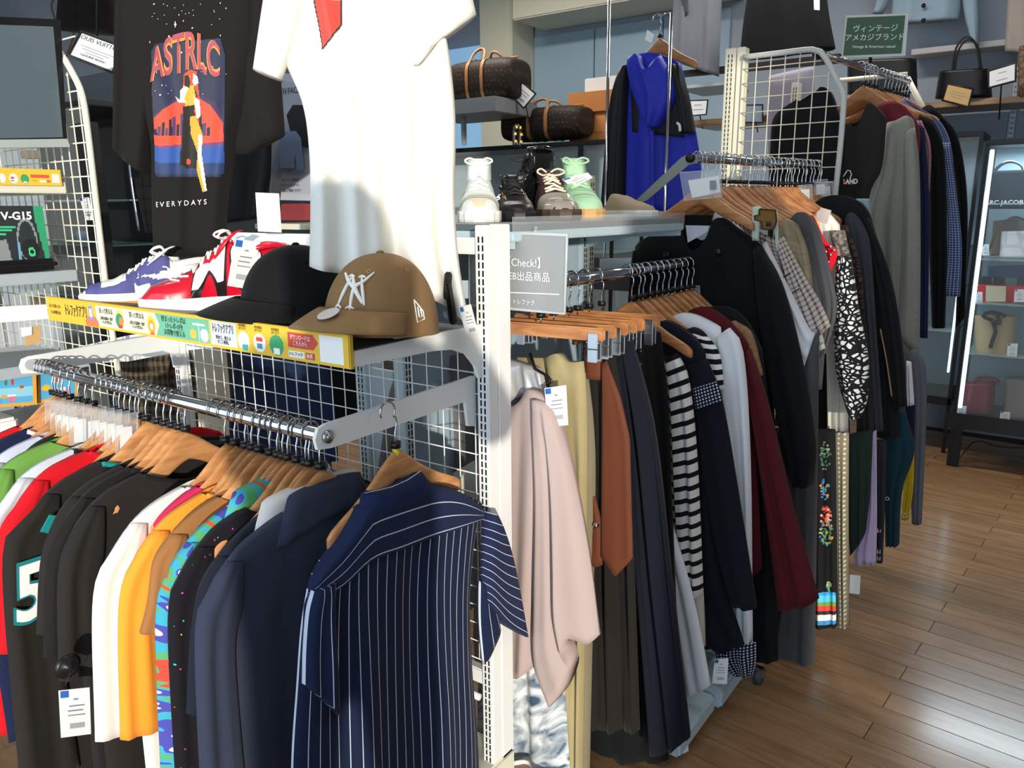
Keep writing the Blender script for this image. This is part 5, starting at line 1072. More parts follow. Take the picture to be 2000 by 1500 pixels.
def shoe(name, label, loc, ang, kind, up, sole, group=None, scale=1., base=.026, sole2=None, lace=None, art=None, tongue=None, collar=None, toe=None, side=None):
    """ang: world direction of the toe; local left side is side 0 of the art"""
    t = thing(name, label, 'shoe', loc, 0, group); M = Matrix.Translation(V(loc)) @ Matrix.Rotation(ang, 4, 'Z') @ Matrix.Scale(scale, 4); Lh = .285
    ht = HT[kind]
    def S_(s, a, lift=0.):
        s = min(max(s, 0), 1); w_ = lerpt(WT, s)*(1+lift*12); h_ = lerpt(ht, s)+lift*.5; an = math.pi*a
        nar = 1-.18*max(0, math.sin(an))*(1 if s < .6 else .4)
        y = math.cos(an); y = math.copysign(abs(y)**.7, y)
        return M @ V((Lh*(s-.5)+.012*math.sin(an)*(0 if s > .3 else -1)*(.3-s)*2, y*w_*nar, base-.004+(h_-base+.004)*abs(math.sin(an))**.62))
    ns, na = 30, 18; vs = [S_(i/ns, j/na)-V(loc) for i in range(ns+1) for j in range(na+1)]; fs = []
    for i in range(ns):
        for j in range(na):
            a = i*(na+1)+j; fs.append((a, a+1, a+na+2, a+na+1))
    fs.append(tuple(range(na+1))[::-1]); fs.append(tuple(ns*(na+1)+j for j in range(na+1))); mesh('upper', vs, fs, up, t, True)
    def outline(z, fl):
        pts = []
        for k in range(41):
            s = k/40; pts.append(M @ V((Lh*1.02*(s-.5)+(.004 if s > .5 else -.004)*fl, lerpt(WT, s)*1.02+.003+.001*fl, z)))
        for k in range(40, -1, -1):
            s = k/40; pts.append(M @ V((Lh*1.02*(s-.5)+(.004 if s > .5 else -.004)*fl, -lerpt(WT, s)*1.02-.003-.001*fl, z)))
        return pts
    def toe_spring(pts): return pts
    if sole2: MB(loc).loft([outline(0, 0), outline(.009, 1)]).build('outsole', sole2, t); MB(loc).loft([outline(.009, 1), outline(.02, 1.4), outline(base, .6)]).build('midsole', sole, t)
    else: MB(loc).loft([outline(0, 0), outline(.006, 1), outline(.02, 1.2), outline(base, .6)]).build('sole', sole, t)
    if kind != 'clog':
        op = []
        top = {'low': .30, 'mid': .30, 'boot': .32}[kind]
        ring = [M @ V((Lh*(.17-.5)+math.cos(a)*Lh*.155, math.sin(a)*.025, lerpt(ht, .17+.14*math.cos(a))-.001+.002)) for a in [6.2832*k/24 for k in range(24)]]
        MB(loc).tube(ring, .006*scale, 8, closed=True).build('collar', collar or up, t, True)
        MB(loc).add([p-V((0, 0, .001)) for p in ring], [tuple(range(24))]).build('opening_shade', DARK, t)  # flat near-black disc paints the shade inside the foot opening
        tp = M @ V((Lh*(.35-.5), 0, lerpt(ht, .40)-.01)); tz = .016 if kind != 'boot' else .0
        g = MB(loc); ww = .031
        g.loft([[M @ V((Lh*(s-.5)+dx, y*ww, z)) for y, dx in ((-1, 0), (-.5, .005), (0, .007), (.5, .005), (1, 0), (.5, -.003), (0, -.002), (-.5, -.003))] for s, z in ((.52, lerpt(ht, .52)-.01), (.42, lerpt(ht, .42)-.002), (.36, lerpt(ht, .40)+.004+tz*.4), (.31, lerpt(ht, .40)+tz))])
        g.build('tongue', tongue or up, t, True)
    if lace:
        g = MB(loc); n = 6 if kind != 'boot' else 7
        for k in range(n):
            s = .40+.26*k/(n-1)
            g.tube([S_(s, .36, .004), S_(s-.01, .5, .012), S_(s, .64, .004)], .0028*scale, 6)
            if k: g.tube([S_(s, .38, .004), S_(s-.03, .5, .010), S_(s-.05, .62, .004)], .0022*scale, 6)
        tp = S_(.38, .5, .012)
        for sg in (-1, 1):
            q = [tp, tp+M.to_3x3() @ V((.01, sg*.02, .012)), tp+M.to_3x3() @ V((.03, sg*.035, .004)), tp+M.to_3x3() @ V((.02, sg*.018, -.004)), tp]
            g.tube(catmull(q, 16), .0024*scale, 6)
        g.build('laces', lace, t, True)
    if art: paint('panels', lambda a, b, l=.001: S_(a, b, l), 0, 1, 0, 1, 90, 60, layers(art), t, .0022)
    if toe: 
        vs = [S_(.70+.30*i/10, j/na, .0012)-V(loc) for i in range(11) for j in range(na+1)]
        mesh('toe_cap', vs, [(i*(na+1)+j, i*(na+1)+j+1, (i+1)*(na+1)+j+1, (i+1)*(na+1)+j) for i in range(10) for j in range(na)], toe, t, True)
    return t, S_, M
LZ = SZ+.001
A1 = math.radians(-122); A2 = math.radians(-117)
def toe_at(u, v, ang, sc): p = P(u, v, y=.968); return (p.x-math.cos(ang)*.1425*sc, p.y-math.sin(ang)*.1425*sc, LZ+.014)
NV, WL = mat('violet_blue_suede', '4a4b86', .7), mat('white_leather', 'ece9e2', .45)
shN, sfN, _ = shoe('sneaker', 'violet-blue and white low sneaker with gum sole at the left end of the shelf', toe_at(160, 560, A1, 1.15), A1, 'low', WL, mat('sole_cream', 'f0e9dc', .5), sole2=mat('gum_rubber', 'c99a5c', .5), lace=mat('white_lace', 'f5f4f0', .7), collar=WL, scale=1.15,
    art=[('4a4b86', rect(.86, 0, 1, 1)), ('4a4b86', [(.62, 0), (.9, 0), (.9, .14), (.70, .18), (.62, .2)]), ('4a4b86', rect(.36, .18, .68, .42)), ('4a4b86', rect(.36, .58, .68, .82)), ('4a4b86', rect(0, 0, .18, .3)), ('4a4b86', [(.30, .02), (.60, .05), (.66, .22), (.5, .22), (.3, .12)]),
         ('efece6', [(.10, .30), (.2, .2), (.45, .12), (.60, .16), (.45, .07), (.2, .08)]), ('4a4b86', rect(.62, .84, .9, 1)), ('e6e2da', [(.70, .22), (.86, .16), (.86, .84), (.70, .78)]), ('2c2d58', rect(.40, .40, .42, .60)), ('2c2d58', rect(.5, .4, .52, .6))])
RL = mat('red_leather', 'c8102c', .28, coat=.4)
shR, sfR, _ = shoe('sneaker', 'glossy red sneaker with big puffy white letters on its side', toe_at(276, 575, A2, 1.2), A2, 'mid', RL, mat('sole_white', 'f2f1ee', .4), lace=mat('white_lace', 'f5f4f0', .7), scale=1.2, base=.028, tongue=RL)
def side_text(s, parent, sf, s0, s1, a0, a1, m, lift, bold=0.):
    return fit_text('lettering', s, m, parent, lambda x, y, z: sf(s0+(s1-s0)*(x*.5+.5)+(-.05*(y)), a0+(a1-a0)*(y+.5), lift), bold)
BLk = mat('black_leather', '141416', .4)
for ch_, sa, sb_2 in (('M', .68, .44), ('O', .42, .20)):
    side_text(ch_, shR, sfR, sa, sb_2, .0, .40, BLk, .0030, .04); side_text(ch_, shR, sfR, sa-.012, sb_2+.012, .06, .38, mat('white_leather', 'ece9e2', .45), .0060, .015)
for k, s in enumerate((.70, .76)): MB(shR.location).tube([sfR(s, .30, .003), sfR(s+.05, .45, .004), sfR(s+.02, .6, .003)], .0025, 6).build('lace_loop', mat('white_lace', 'f5f4f0', .7), shR, True)
price_card([(459, 466), (508, 473), (486, 565), (444, 558)], dict(x=-1.62), 'price card with printed barcode leaning on the red sneaker')
price_card([(499, 376), (545, 378), (550, 454), (504, 452)], dict(q=(-1.72, 1.2), a=math.radians(42)), 'blank white card hanging above the red sneaker', lines=False)

SZ2 = 1.462
sc2 = .98
def rs(x, y): return (x, y, SZ2)
shoe('sneaker', 'chunky white sneaker with tan toe bumper, first on the aisle shelf', rs(-1.30, 1.66), math.radians(-52), 'mid', mat('white_mesh', 'dfe3e0', .6), mat('sole_white', 'f2f1ee', .4), lace=mat('white_lace', 'f5f4f0', .7), scale=1.05,
     art=[('d9c6a6', rect(.93, .35, 1, .65)), ('b9c4c2', rect(.55, .1, .62, .9)), ('c9cfcc', rect(.75, .05, .8, .95)), ('b8a98e', rect(.84, 0, .87, 1))])
shoe('oxford', 'black lace-up leather shoe with yellow welt stitching', rs(-1.275, 1.78), math.radians(-48), 'low', mat('black_leather', '141416', .4), mat('black_rubber', '17171a', .5), sole2=None, lace=mat('black_lace', '1b1b1d', .6), scale=1.0,
     art=[('b99a4a', rect(.78, .30, .79, .36)), ('b99a4a', rect(.0, .0, 1, .012)), ('b99a4a', rect(0, .985, 1, 1)), ('a88f50', [(.5, .2), (.74, .36), (.745, .34), (.51, .18)]), ('a88f50', [(.5, .8), (.74, .64), (.745, .66), (.51, .82)])])
shoe('boot', 'tall glossy black ankle boot with a black and yellow heel loop', rs(-1.345, 1.90), math.radians(-100), 'boot', mat('patent_black', '101012', .16, coat=.6), mat('black_rubber', '17171a', .5), lace=mat('black_lace', '1b1b1d', .6), scale=1.0)
bt_ = bpy.data.objects['boot']; c_ = P(1010, 265, x=-1.33)
lp = catmull([c_+V((0, -.012, -.03)), c_+V((0, -.014, .012)), c_+V((0, 0, .026)), c_+V((0, .014, .012)), c_+V((0, .012, -.03))], 20)
MB(bt_.location).tube(lp, .006, 8).build('heel_loop', BLACKP, bt_, True)
for k in range(2, 18, 3): MB(bt_.location).tube([lp[k]+V((.004, 0, -.003)), lp[k]+V((.004, 0, .004))], .0045, 6).build('loop_mark', mat('yellow_thread', 'c8a83a', .7), bt_)
shoe('oxford', 'two-tone shoe with grey glossy toe, dark wine sides and cream laces', rs(-1.235, 1.91), math.radians(-44), 'low', mat('wine_suede', '3a1c20', .7), mat('brown_rubber', '4a3a34', .5), lace=mat('cream_lace', 'e8ddc8', .7), scale=1.15, toe=mat('grey_gloss', '9a948a', .18, coat=.7))
shoe('sneaker', 'mint green high sneaker with gum sole and a price card on its laces', rs(-1.25, 2.07), math.radians(-45), 'mid', mat('mint_suede', 'a4cdaa', .75), mat('gum_rubber', 'c99a5c', .5), lace=mat('mint_lace', 'b4dcb8', .7), scale=1.16,
     art=[('8fbf98', rect(.6, .1, .72, .9)), ('b4dcb8', rect(.8, .0, .82, 1))])
shoe('clog', 'speckled tan clog with a white sole, last on the aisle shelf', rs(-1.19, 2.22), math.radians(-12), 'clog', fabric('tan_monogram_cloth', '8a745f', 'cells', 'b09a82', (40, .12)), mat('sole_white', 'f2f1ee', .4), scale=1.0, base=.024)
price_card([(1098, 350), (1148, 337), (1158, 347), (1117, 367)], dict(y=2.03), 'price card lying on the mint sneaker')
price_card([(895, 600), (919, 594), (935, 655), (912, 660)], dict(x=-1.0), 'white price tag dangling from the sunlit tee near the caps')

# ================================================================== CAPS
def cap(label, loc, ang, m, bm_, a=.098, b=.086, h=.140, brim_l=.078, droop=.030, btn=None, thread=None):
    t = thing('cap', label, 'cap', loc); M = Matrix.Translation(V(loc)) @ Matrix.Rotation(ang, 4, 'Z') @ Matrix.Rotation(math.radians(0), 4, 'Y')
    def cr(th_, ph, lift=0.):   # th: 0 top .. 1 rim, ph angle from front
        r = math.sin(min(1, th_)*math.pi/2)**.88; z = math.cos(min(1, th_)*math.pi/2)**.93
        seam = 1-.012*abs(math.cos(3*ph))**14*(1 if th_ > .08 else 0)
        return M @ V((math.cos(ph)*(a+lift)*r*seam*(1.04 if math.cos(ph) > 0 else 1), math.sin(ph)*(b+lift)*r*seam, .012+(h+lift)*z+.010*math.cos(ph)*th_**2))
    n, k_ = 72, 22; vs = [cr(i/k_, 2*math.pi*j/n)-V(loc) for i in range(k_+1) for j in range(n)]
    fs = [(i*n+j, (i+1)*n+j, (i+1)*n+(j+1) % n, i*n+(j+1) % n) for i in range(k_) for j in range(n)]
    uv = [(j/n*.5, i/k_*.16) for i in range(k_+1) for j in range(n)]
    mesh('crown', vs, fs, m, t, True, uv)
    nu, nv = 28, 10; top = []
    for lay in (0, 1):
        for i in range(nu+1):
            for j in range(nv+1):
                u = -1+2*i/nu; v = j/nv; ph = u*1.22; base_ = cr(1, ph); out = V((math.cos(ph*.72), math.sin(ph*.86), 0))
                lx = math.cos(ph)*a*1.04; ly = math.sin(ph)*b; ext = brim_l*(max(0, 1-abs(u)**3.2))**.6
                px_, py_ = lx+out.x*ext*v, ly+out.y*ext*v*.55
                z = .076-droop*.75*(u*u)*(.5+.5*v)-droop*1.0*v**1.2 if v > 0 else .03
                top.append(M @ V((px_, py_, max(.001, z)-lay*.003))-V(loc))
    c1 = nv+1; N_ = (nu+1)*c1; fs = []
    for i in range(nu):
        for j in range(nv):
            q = i*c1+j; fs += [(q, q+c1, q+c1+1, q+1), (N_+q, N_+q+1, N_+q+c1+1, N_+q+c1)]
        q = i*c1+nv; fs.append((q, q+c1, N_+q+c1, N_+q))
    mesh('brim', top, fs, bm_, t, True, [(p.x, p.y) for p in top])
    MB(loc).loft([[M @ V((math.cos(q)*r, math.sin(q)*r, .012+h+z)) for q in [6.2832*j/16 for j in range(16)]] for r, z in ((.008, -.003), (.008, .002), (.004, .005))]).build('button', bm_, t, True)
    for ph in (math.pi/6, math.pi/2, 5*math.pi/6, -math.pi/6, -math.pi/2, -5*math.pi/6):
        c = cr(.42, ph, .0005); c2 = cr(.42, ph+.06, .0005); c3 = cr(.46, ph, .0005); e1, e2 = (c2-c).normalized(), (c3-c).normalized()
        MB(loc).tube([c+e1*math.cos(q)*.0035+e2*math.sin(q)*.0035 for q in [6.2832*j/12 for j in range(12)]], .0011, 5, closed=True).build('eyelet', thread or m, t, True)
    return t, cr, M
BC = fabric('black_cap_cloth', '121214'); TC = fabric('tan_cap_cloth', '8a6c49', vary=.1)
cap('plain black baseball cap with its bill pointing left, between the red sneaker and tan cap', (-1.345, 1.085, SZ), math.radians(-112), BC, BC, a=.120, b=.104, h=.165, brim_l=.085)
tcp, crT, MT = cap('washed tan baseball cap with white stitched letters and a round silver sticker', (-1.095, 1.085, SZ), math.radians(-86), TC, TC, a=.122, b=.102, h=.155, brim_l=.080, thread=mat('tan_thread', 'b59a76', .8))
ST = mat('white_embroidery', 'f0eeea', .6)
def stroke(pts, w_, name='embroidery', th_=.0022):
    """pts in crown coords (phi, theta)"""
    g = MB(tcp.location); pp_ = catmull([crT(b_, a_, .0018) for a_, b_ in pts], 14); g.tube(pp_, [w_*(.55+.45*math.sin(math.pi*i/13)) for i in range(14)], 8); return g
NYs = [([(-.02, .50), (-.06, .68), (-.12, .86)], .0034), ([(.0, .48), (.10, .66), (.22, .84)], .0042), ([(.16, .50), (.20, .66), (.24, .86)], .0032), ([(-.20, .44), (-.04, .56), (.08, .66)], .0038), ([(.34, .42), (.20, .56), (.08, .66), (.06, .98)], .0036), ([(-.16, .90), (-.12, .87), (-.06, .90)], .0026), ([(.0, .90), (.06, .88), (.12, .90)], .0026), ([(-.08, .49), (-.02, .47), (.04, .49)], .0026), ([(.11, .50), (.16, .48), (.22, .50)], .0026)]
for pts, w_ in NYs: stroke([(p*1.5+.16, .50+(q-.5)*.72) for p, q in pts], w_).build('embroidery', ST, tcp, True)
for seg in ([(1.42, .72), (1.42, .90), (1.58, .88), (1.58, .82), (1.42, .72)], [(1.47, .78), (1.47, .86), (1.52, .86)], [(1.52, .80), (1.54, .86)]): 
    MB(tcp.location).tube([crT(q, p, .0015) for p, q in seg], .0014, 6).build('side_mark', ST, tcp, True)
sk = MT @ V((.150, .020, .012)); 
g = MB(tcp.location); st_n = (MT.to_3x3() @ V((.35, .12, 1))).normalized(); e1 = (MT.to_3x3() @ V((0, 1, -.1))).normalized(); e1 = (e1-st_n*e1.dot(st_n)).normalized(); e2 = st_n.cross(e1)
sk = P(641, 603, q=(-1.13, .92), a=0) 
u_, v_ = .10, .45; ph_ = u_*1.22; ex_ = .080*(1-abs(u_)**3.2)**.6
sk = MT @ V((math.cos(ph_)*.122*1.04+math.cos(ph_*.72)*ex_*v_, math.sin(ph_)*.102+math.sin(ph_*.86)*ex_*v_*.55, .076-.030*.75*u_*u_*.75-.030*v_**1.2+.0045))
st_n = (MT.to_3x3() @ V((.42, -.05, 1))).normalized(); e1 = (MT.to_3x3() @ V((0, 1, .1))).normalized(); e1 = (e1-st_n*e1.dot(st_n)).normalized(); e2 = st_n.cross(e1)
g.loft([[sk+st_n*z+e1*math.cos(q)*r+e2*math.sin(q)*r for q in [6.2832*j/28 for j in range(28)]] for r, z in ((.021, 0), (.021, .0008))]); g.build('round_sticker', mat("silver_foil", "cfcfcf", .35, .5), tcp)
cl = MB(P(880, 590, x=-1.02)); cl.bbox((-.006, -.008, -.045), (.006, .008, .045), .003, Matrix.Translation(P(880, 592, x=-1.03)) @ Matrix.Rotation(.18, 4, 'X')); cl.bbox((-.006, -.008, -.028), (.006, .008, .028), .003, Matrix.Translation(P(874, 558, x=-1.035)) @ Matrix.Rotation(-.18, 4, 'X'))
co2 = cl.build('security_clamp', BLACKP); co2.location = P(880, 590, x=-1.02); tag(co2, 'black plastic security clamp at the back of the tan cap', 'clamp')
price_card([(760, 657), (820, 637), (852, 652), (770, 662)], dict(z=SZ+.002) if False else dict(q=(-1.0, 1.15), a=math.radians(60)), 'price slip lying on the shelf under the tan cap', lines=False)

# ================================================================== GREY SIGN on the aisle rack
Qs = (-.86, 1.435); pg = dict(y=1.43)
c4 = [P(u, v, **pg) for u, v in ((985, 452), (1108, 460), (1103, 612), (985, 602))]; o_ = sum(c4, V())/4
sg = thing('sign_holder', 'grey notice in a clear acrylic holder clipped to the aisle bar', 'sign', o_)
lft = V((-.10, 0, 0))
cc = [c4[0]+lft, c4[1], c4[2], c4[3]+lft]
MB(o_).prism([p-V((0, -.003, 0)) for p in cc][::-1], (0, .002, 0)).build('notice', mat('notice_grey', '77797c', .5), sg)
MB(o_).prism([p+V((0, -.004, 0)) for p in cc][::-1], (0, .003, 0)).build('acrylic_front', CLEAR, sg)
MB(o_).tube([p+V((0, 0, 0)) for p in cc], .0042, 8, closed=True).build('acrylic_edge', mat('frosted_edge', 'b9bdc2', .2), sg, True)
for s_, pxy, sz in (('【Check!】', (1023, 514), .0245), ('WEB出品商品', (1024, 541), .0222), ('古着 トレファク', (1012, 590), .0125)):
    text('lettering', s_, sz, CARD, sg, P(*pxy, y=1.424), X, Z, .0003)
MB(o_).prism([P(u, v, y=1.425) for u, v in ((940, 568), (1092, 574), (1092, 576), (940, 570))][::-1], (0, .0005, 0)).build('rule', CARD, sg)
MB(o_).tube([P(1045, 455, y=1.432), P(1047, 445, y=1.45)], .004, 8).build('holder_stem', CLEAR, sg)

# green sign over the far bar
cg = [P(u, v, y=3.38) for u, v in ((1652, 30), (1775, 26), (1768, 109), (1644, 113))]; og = sum(cg, V())/4
sn = thing('sign_holder', 'green sign with white Japanese lettering above the far bar', 'sign', og)
def qpt(s, t_, l=0.): return (cg[0]*(1-s)+cg[1]*s)*(1-t_)+(cg[3]*(1-s)+cg[2]*s)*t_+V((0, -l, 0))
MB(og).prism([p for p in cg][::-1], (0, .004, 0)).build('plate', mat('aged_white_plastic', 'c9cbc6', .4), sn)
MB(og).prism([qpt(a, b, .001) for a, b in ((.03, .06), (.95, .05), (.94, .94), (.02, .95))][::-1], (0, -.001, 0)).build('green_sheet', mat('sign_green', '3d5b44', .6), sn)
for s_, t_, sz in (('ヴィンテージ', .34, .027), ('アメカジブランド', .55, .027), ('Vintage & American casual', .76, .0145)): text('lettering', s_, sz, CARD, sn, qpt(.5, t_, .004), (cg[1]-cg[0]), Z, .0004)
MB(og).tube([P(1700, 110, y=3.39), P(1700, 122, y=3.40)], .006, 8).build('holder_stem', BLACKP, sn)

# clear pouches with size slips
def pouch(label, pts, pl, slip, group=None):
    c = [P(u, v, **pl) for u, v in pts]; n = plane_n(pl); o = sum(c, V())/4; t = thing('card_pouch', label, 'pouch', o, 0, group)
    MB(o).prism([p+n*.004 for p in c][::-1], -n*.006).build('clear_sleeve', CLEAR, t)
    MB(o).tube(c, .0012, 6, closed=True).build('edge', mat('frosted_edge', 'b9bdc2', .2), t, True)
    def at(s, t_): return (c[0]*(1-s)+c[1]*s)*(1-t_)+(c[3]*(1-s)+c[2]*s)*t_+n*.001
    MB(o).prism([at(*q) for q in slip][::-1], n*.0008).build('slip', CARD, t)
    return t
pt = pouch('big clear card pouch with barcode slip, near end of tall rack bar', ((1328, 337), (1408, 331), (1410, 385), (1337, 392)), dict(y=2.31), ((.18, .30), (.95, .22), (.97, .82), (.22, .93)))
MB(pt.location).prism([P(u, v, y=2.300) for u, v in ((1386, 353), (1398, 352), (1399, 370), (1387, 371))][::-1], (0, -.0006, 0)).build('barcode', mat('grey_ink', '8a8f98', .7), pt)
for i, (u, v) in enumerate(((1560, 362), (1590, 352), (1600, 356), (1575, 358))): pouch('small clear card pouch, %s among the far hangers of the tall rack' % ORD[i], ((u, v), (u+26, v-2), (u+27, v+28), (u+1, v+30)), dict(y=3.0+.05*i), ((.15, .3), (.8, .3), (.8, .95), (.15, .95)), 'pouches on the tall rack hangers')
for i, u in enumerate((102, 112, 123, 134, 148, 176, 192, 207, 222, 238)):
    v = 788+i*3.0; pouch('clear card pouch, %s from the far end of the left bar' % ORD[i], ((u-14, v-6), (u+30, v-10), (u+30, v+64), (u-12, v+70)), dict(x=-2.06+.04*i), ((.2, .35), (.75, .35), (.75, .95), (.2, .95)), 'clear pouches on the left bar hangers')
pouch('clear pouch with white slip at the far end of the aisle bar', ((1338, 560), (1366, 558), (1368, 592), (1341, 596)), dict(y=2.36), ((.2, .2), (.7, .2), (.7, .9), (.2, .9)))

# ================================================================== BEHIND THE GRID of the left rack
def gcloth(name, label, cat, y, m, L, R, T=None, B=None, **k): return garment(name, label, cat, y, m, [('body', L, R, dict(T=T, B=B, **k))])
gcloth('jeans', 'dark navy trousers hanging behind the wire grid', 'trousers', 1.95, fabric('indigo', '1c2a4a'), [(462, 690), (450, 780), (446, 900)], [(640, 720), (654, 800), (660, 900)], th=.03, fold=(.012, 2.6), cols=26)
gcloth('jacket', 'muted grey jacket hanging behind the wire grid near the post', 'jacket', 1.62, fabric('taupe_grey', '6a6668'), [(770, 745), (745, 830), (720, 960)], [(915, 690), (925, 800), (930, 960)], T=[(770, 745), (800, 712), (850, 700), (915, 690)], th=.03, fold=(.012, 2.2), cols=24)
gcloth('dark_jacket', 'dark jacket behind the grey one', 'jacket', 1.75, fBLK3, [(815, 720), (815, 860)], [(900, 715), (925, 860)], th=.02)
gcloth('patterned_shirt', 'grey lettered shirt folded behind the grid under the shelf bracket', 'shirt', 1.70, fTW, [(765, 704), (770, 745)], [(835, 700), (815, 735)], th=.02, cols=10, rows=8)
lp2 = thing('back_rack', 'pale blue-grey rack upright and panels standing behind the wire grid', 'rack', P(700, 900, y=1.58))
slotted_post('upright', P(697, 800, y=1.58).x, 1.58, P(717, 800, y=1.58).x, 1.61, .1, P(700, 720, y=1.58).z+.03, '-y', lp2, G2)
MB(lp2.location).bbox((P(717, 800, y=1.6).x, 1.60, .2), (P(770, 800, y=1.6).x, 1.615, P(700, 715, y=1.6).z), .002).build('panel', G2, lp2)
MB(lp2.location).bbox((P(366, 800, y=2.3).x, 2.30, .2), (P(446, 800, y=2.3).x, 2.32, P(400, 640, y=2.3).z), .002).build('panel', CREAM, lp2)
MB(lp2.location).bbox((P(660, 640, y=1.9).x, 2.0, .9), (P(700, 640, y=1.9).x, 2.02, P(680, 700, y=2.0).z), .002).build('panel', G2, lp2)
MB(lp2.location).prism([P(u, v, y=1.60) for u, v in ((865, 935), (925, 900), (948, 1010), (860, 948))], (0, .02, 0)).build('panel', CREAM, lp2)
fDAM = fabric('damier', '2a2420', 'check', '6a6050', (.044, .022))
bagD = thing('tote_bag', 'brown checkered tote bag behind the far end of the left bar', 'bag', P(310, 790, y=1.75))
patch('body', [(240, 690), (236, 760), (232, 860)], [(366, 683), (376, 730), (386, 860)], dict(y=1.75), fDAM, bagD, th=.05, fold=(.002, 1), cols=20)
MB(bagD.location).tube(catmull([P(u, v, y=1.68) for u, v in ((336, 690), (330, 740), (336, 800))], 10), .003, 6).build('strap', mat('dark_leather', '1d1916', .5), bagD, True)
MB(lp2.location).bbox((P(215, 800, y=2.1).x, 2.1, .05), (P(245, 800, y=2.1).x, 2.14, P(230, 230, y=2.1).z), .003).build('dark_frame', BLACKM, lp2)

# white crossing bracket at far end (far rail arm of the neighbouring rack)
fa_ = thing('bracket_arm', 'long white bracket arm crossing behind the far end of the left bar', 'bracket', P(200, 700, y=1.33))
MB(fa_.location).prism([P(u, v, y=1.345) for u, v in ((98, 690), (250, 655), (352, 640), (440, 642), (440, 676), (368, 684), (250, 706), (130, 712))], (0, .008, 0)).build('arm', WHITE, fa_)
# ================================================================== LEFT BACKGROUND: game goods shelf, monitor, cases
LXP = -2.60
gs = thing('goods_rack', 'white rack with grid side panel carrying boxed goods on the far left', 'rack', (-2.8, .9, 0))
fp = [P(u, v, y=1.25) for u, v in ((60, 62), (95, 80), (118, 104), (140, 140), (160, 185), (172, 260), (186, 380), (203, 525), (212, 600), (236, 760))]
MB(gs.location).tube(catmull(fp, 50), .0095, 12).build('grid_frame', CREAM, gs, True)
A5, B5 = P(60, 500, y=1.25), P(200, 500, y=1.25)
def zl(d):
    x = A5.x+d; f = [(p.x, p.z) for p in catmull(fp, 40)]
    zz = [z for (xx, z) in f if xx >= x-.004]; return max(zz) if zz else f[-1][1]
grid_panel('wire_mesh', (P(-60, 500, y=1.25).x, 1.25, 0), (B5.x, 1.25, 0), .75, 2.02, .05, .0022, CREAM, gs, lambda d: min(1.99, 1.99-max(0, (d-(B5.x-P(-60, 500, y=1.25).x)+.16))*1.0))
slotted_post('upright', -2.99, .98, -2.955, 1.02, .02, 1.9, '+x', gs, CREAM)
def lshelf(u0, u1, v_t, v_b, zt, nm='shelf_board', m=GREYP):
    MB(gs.location).bbox((-3.0, -.2, zt-.035), (-2.585, 1.215, zt), .003).build(nm, m, gs)
lshelf(0, 200, 530, 560, P(100, 530, x=-2.59).z)
lshelf(0, 200, 560, 570, P(60, 362, x=-2.59).z+.012, m=CREAM)
lshelf(0, 100, 700, 730, P(60, 712, x=-2.59).z, m=GREYP)
lshelf(0, 100, 800, 830, P(60, 850, x=-2.59).z, m=GREYP)
lb2 = MB(gs.location).box((-2.585, .2, P(60, 362, x=-2.58).z), (-2.578, 1.20, P(60, 330, x=-2.58).z)).build('label_strip', mat('label_yellow', 'e0b838', .5), gs)
z0_, z1_ = P(60, 330, x=-2.575).z, P(60, 362, x=-2.575).z; ya, yb = P(0, 345, x=-2.575).y, 1.198
def ls2(s, t, l=.001): return V((-2.577+l, ya+(yb-ya)*s, z0_+(z1_-z0_)*t))
paint('print', ls2, 0, 1, 0, 1, 150, 30, layers([('efc23c', rect(0, 0, 1, 1)), ('eef0ea', circ(.03, .6, .055, .28)), ('eef0ea', circ(.21, .6, .07, .30)), ('3fa065', circ(.39, .62, .07, .30)), ('eef0ea', rect(.36, .78, .42, .88)), ('d8483c', rect(.17, .5, .22, .62)), ('4a90b0', rect(.16, .7, .22, .78)), ('de5a3c', [(.49, .32), (.78, .32), (.81, .42), (.78, .53), (.49, .53)]), ('f0efe8', rect(.63, .66, .74, .8)), ('de5a3c', rect(.75, .66, .81, .8)), ('e6e6e0', rect(.84, .26, .97, .84)), ('e9b63a', rect(.0, .12, .08, .18)), ('d0a030', rect(.5, .68, .6, .74))]), lb2)
# monitor standing on the upper level
mo = thing('monitor', 'black framed flat monitor with a grey screen on the far left rack', 'monitor', (-2.60, .9, 1.68))
def mq(u, v, dx=0.): return P(u, v, x=-2.56+dx)
MB(mo.location).prism([mq(u, v) for u, v in ((-260, 20), (118, 38), (131, 272), (-260, 285))], (-.03, 0, 0)).build('bezel', BLACKP, mo)
MB(mo.location).prism([mq(u, v, .002) for u, v in ((-240, 40), (104, 52), (123, 268), (-240, 276))], (-.003, 0, 0)).build('screen', mat('screen_grey', '59666e', .25), mo)
MB(mo.location).prism([mq(u, v, .004) for u, v in ((-260, 276), (131, 271), (137, 287), (-260, 292))], (-.035, 0, 0)).build('lower_bezel', mat('silver_plastic', 'a9b3b0', .4), mo)
MB(mo.location).bbox((-2.75, .5, 1.60), (-2.62, .8, 1.68), .01).build('stand', BLACKP, mo)
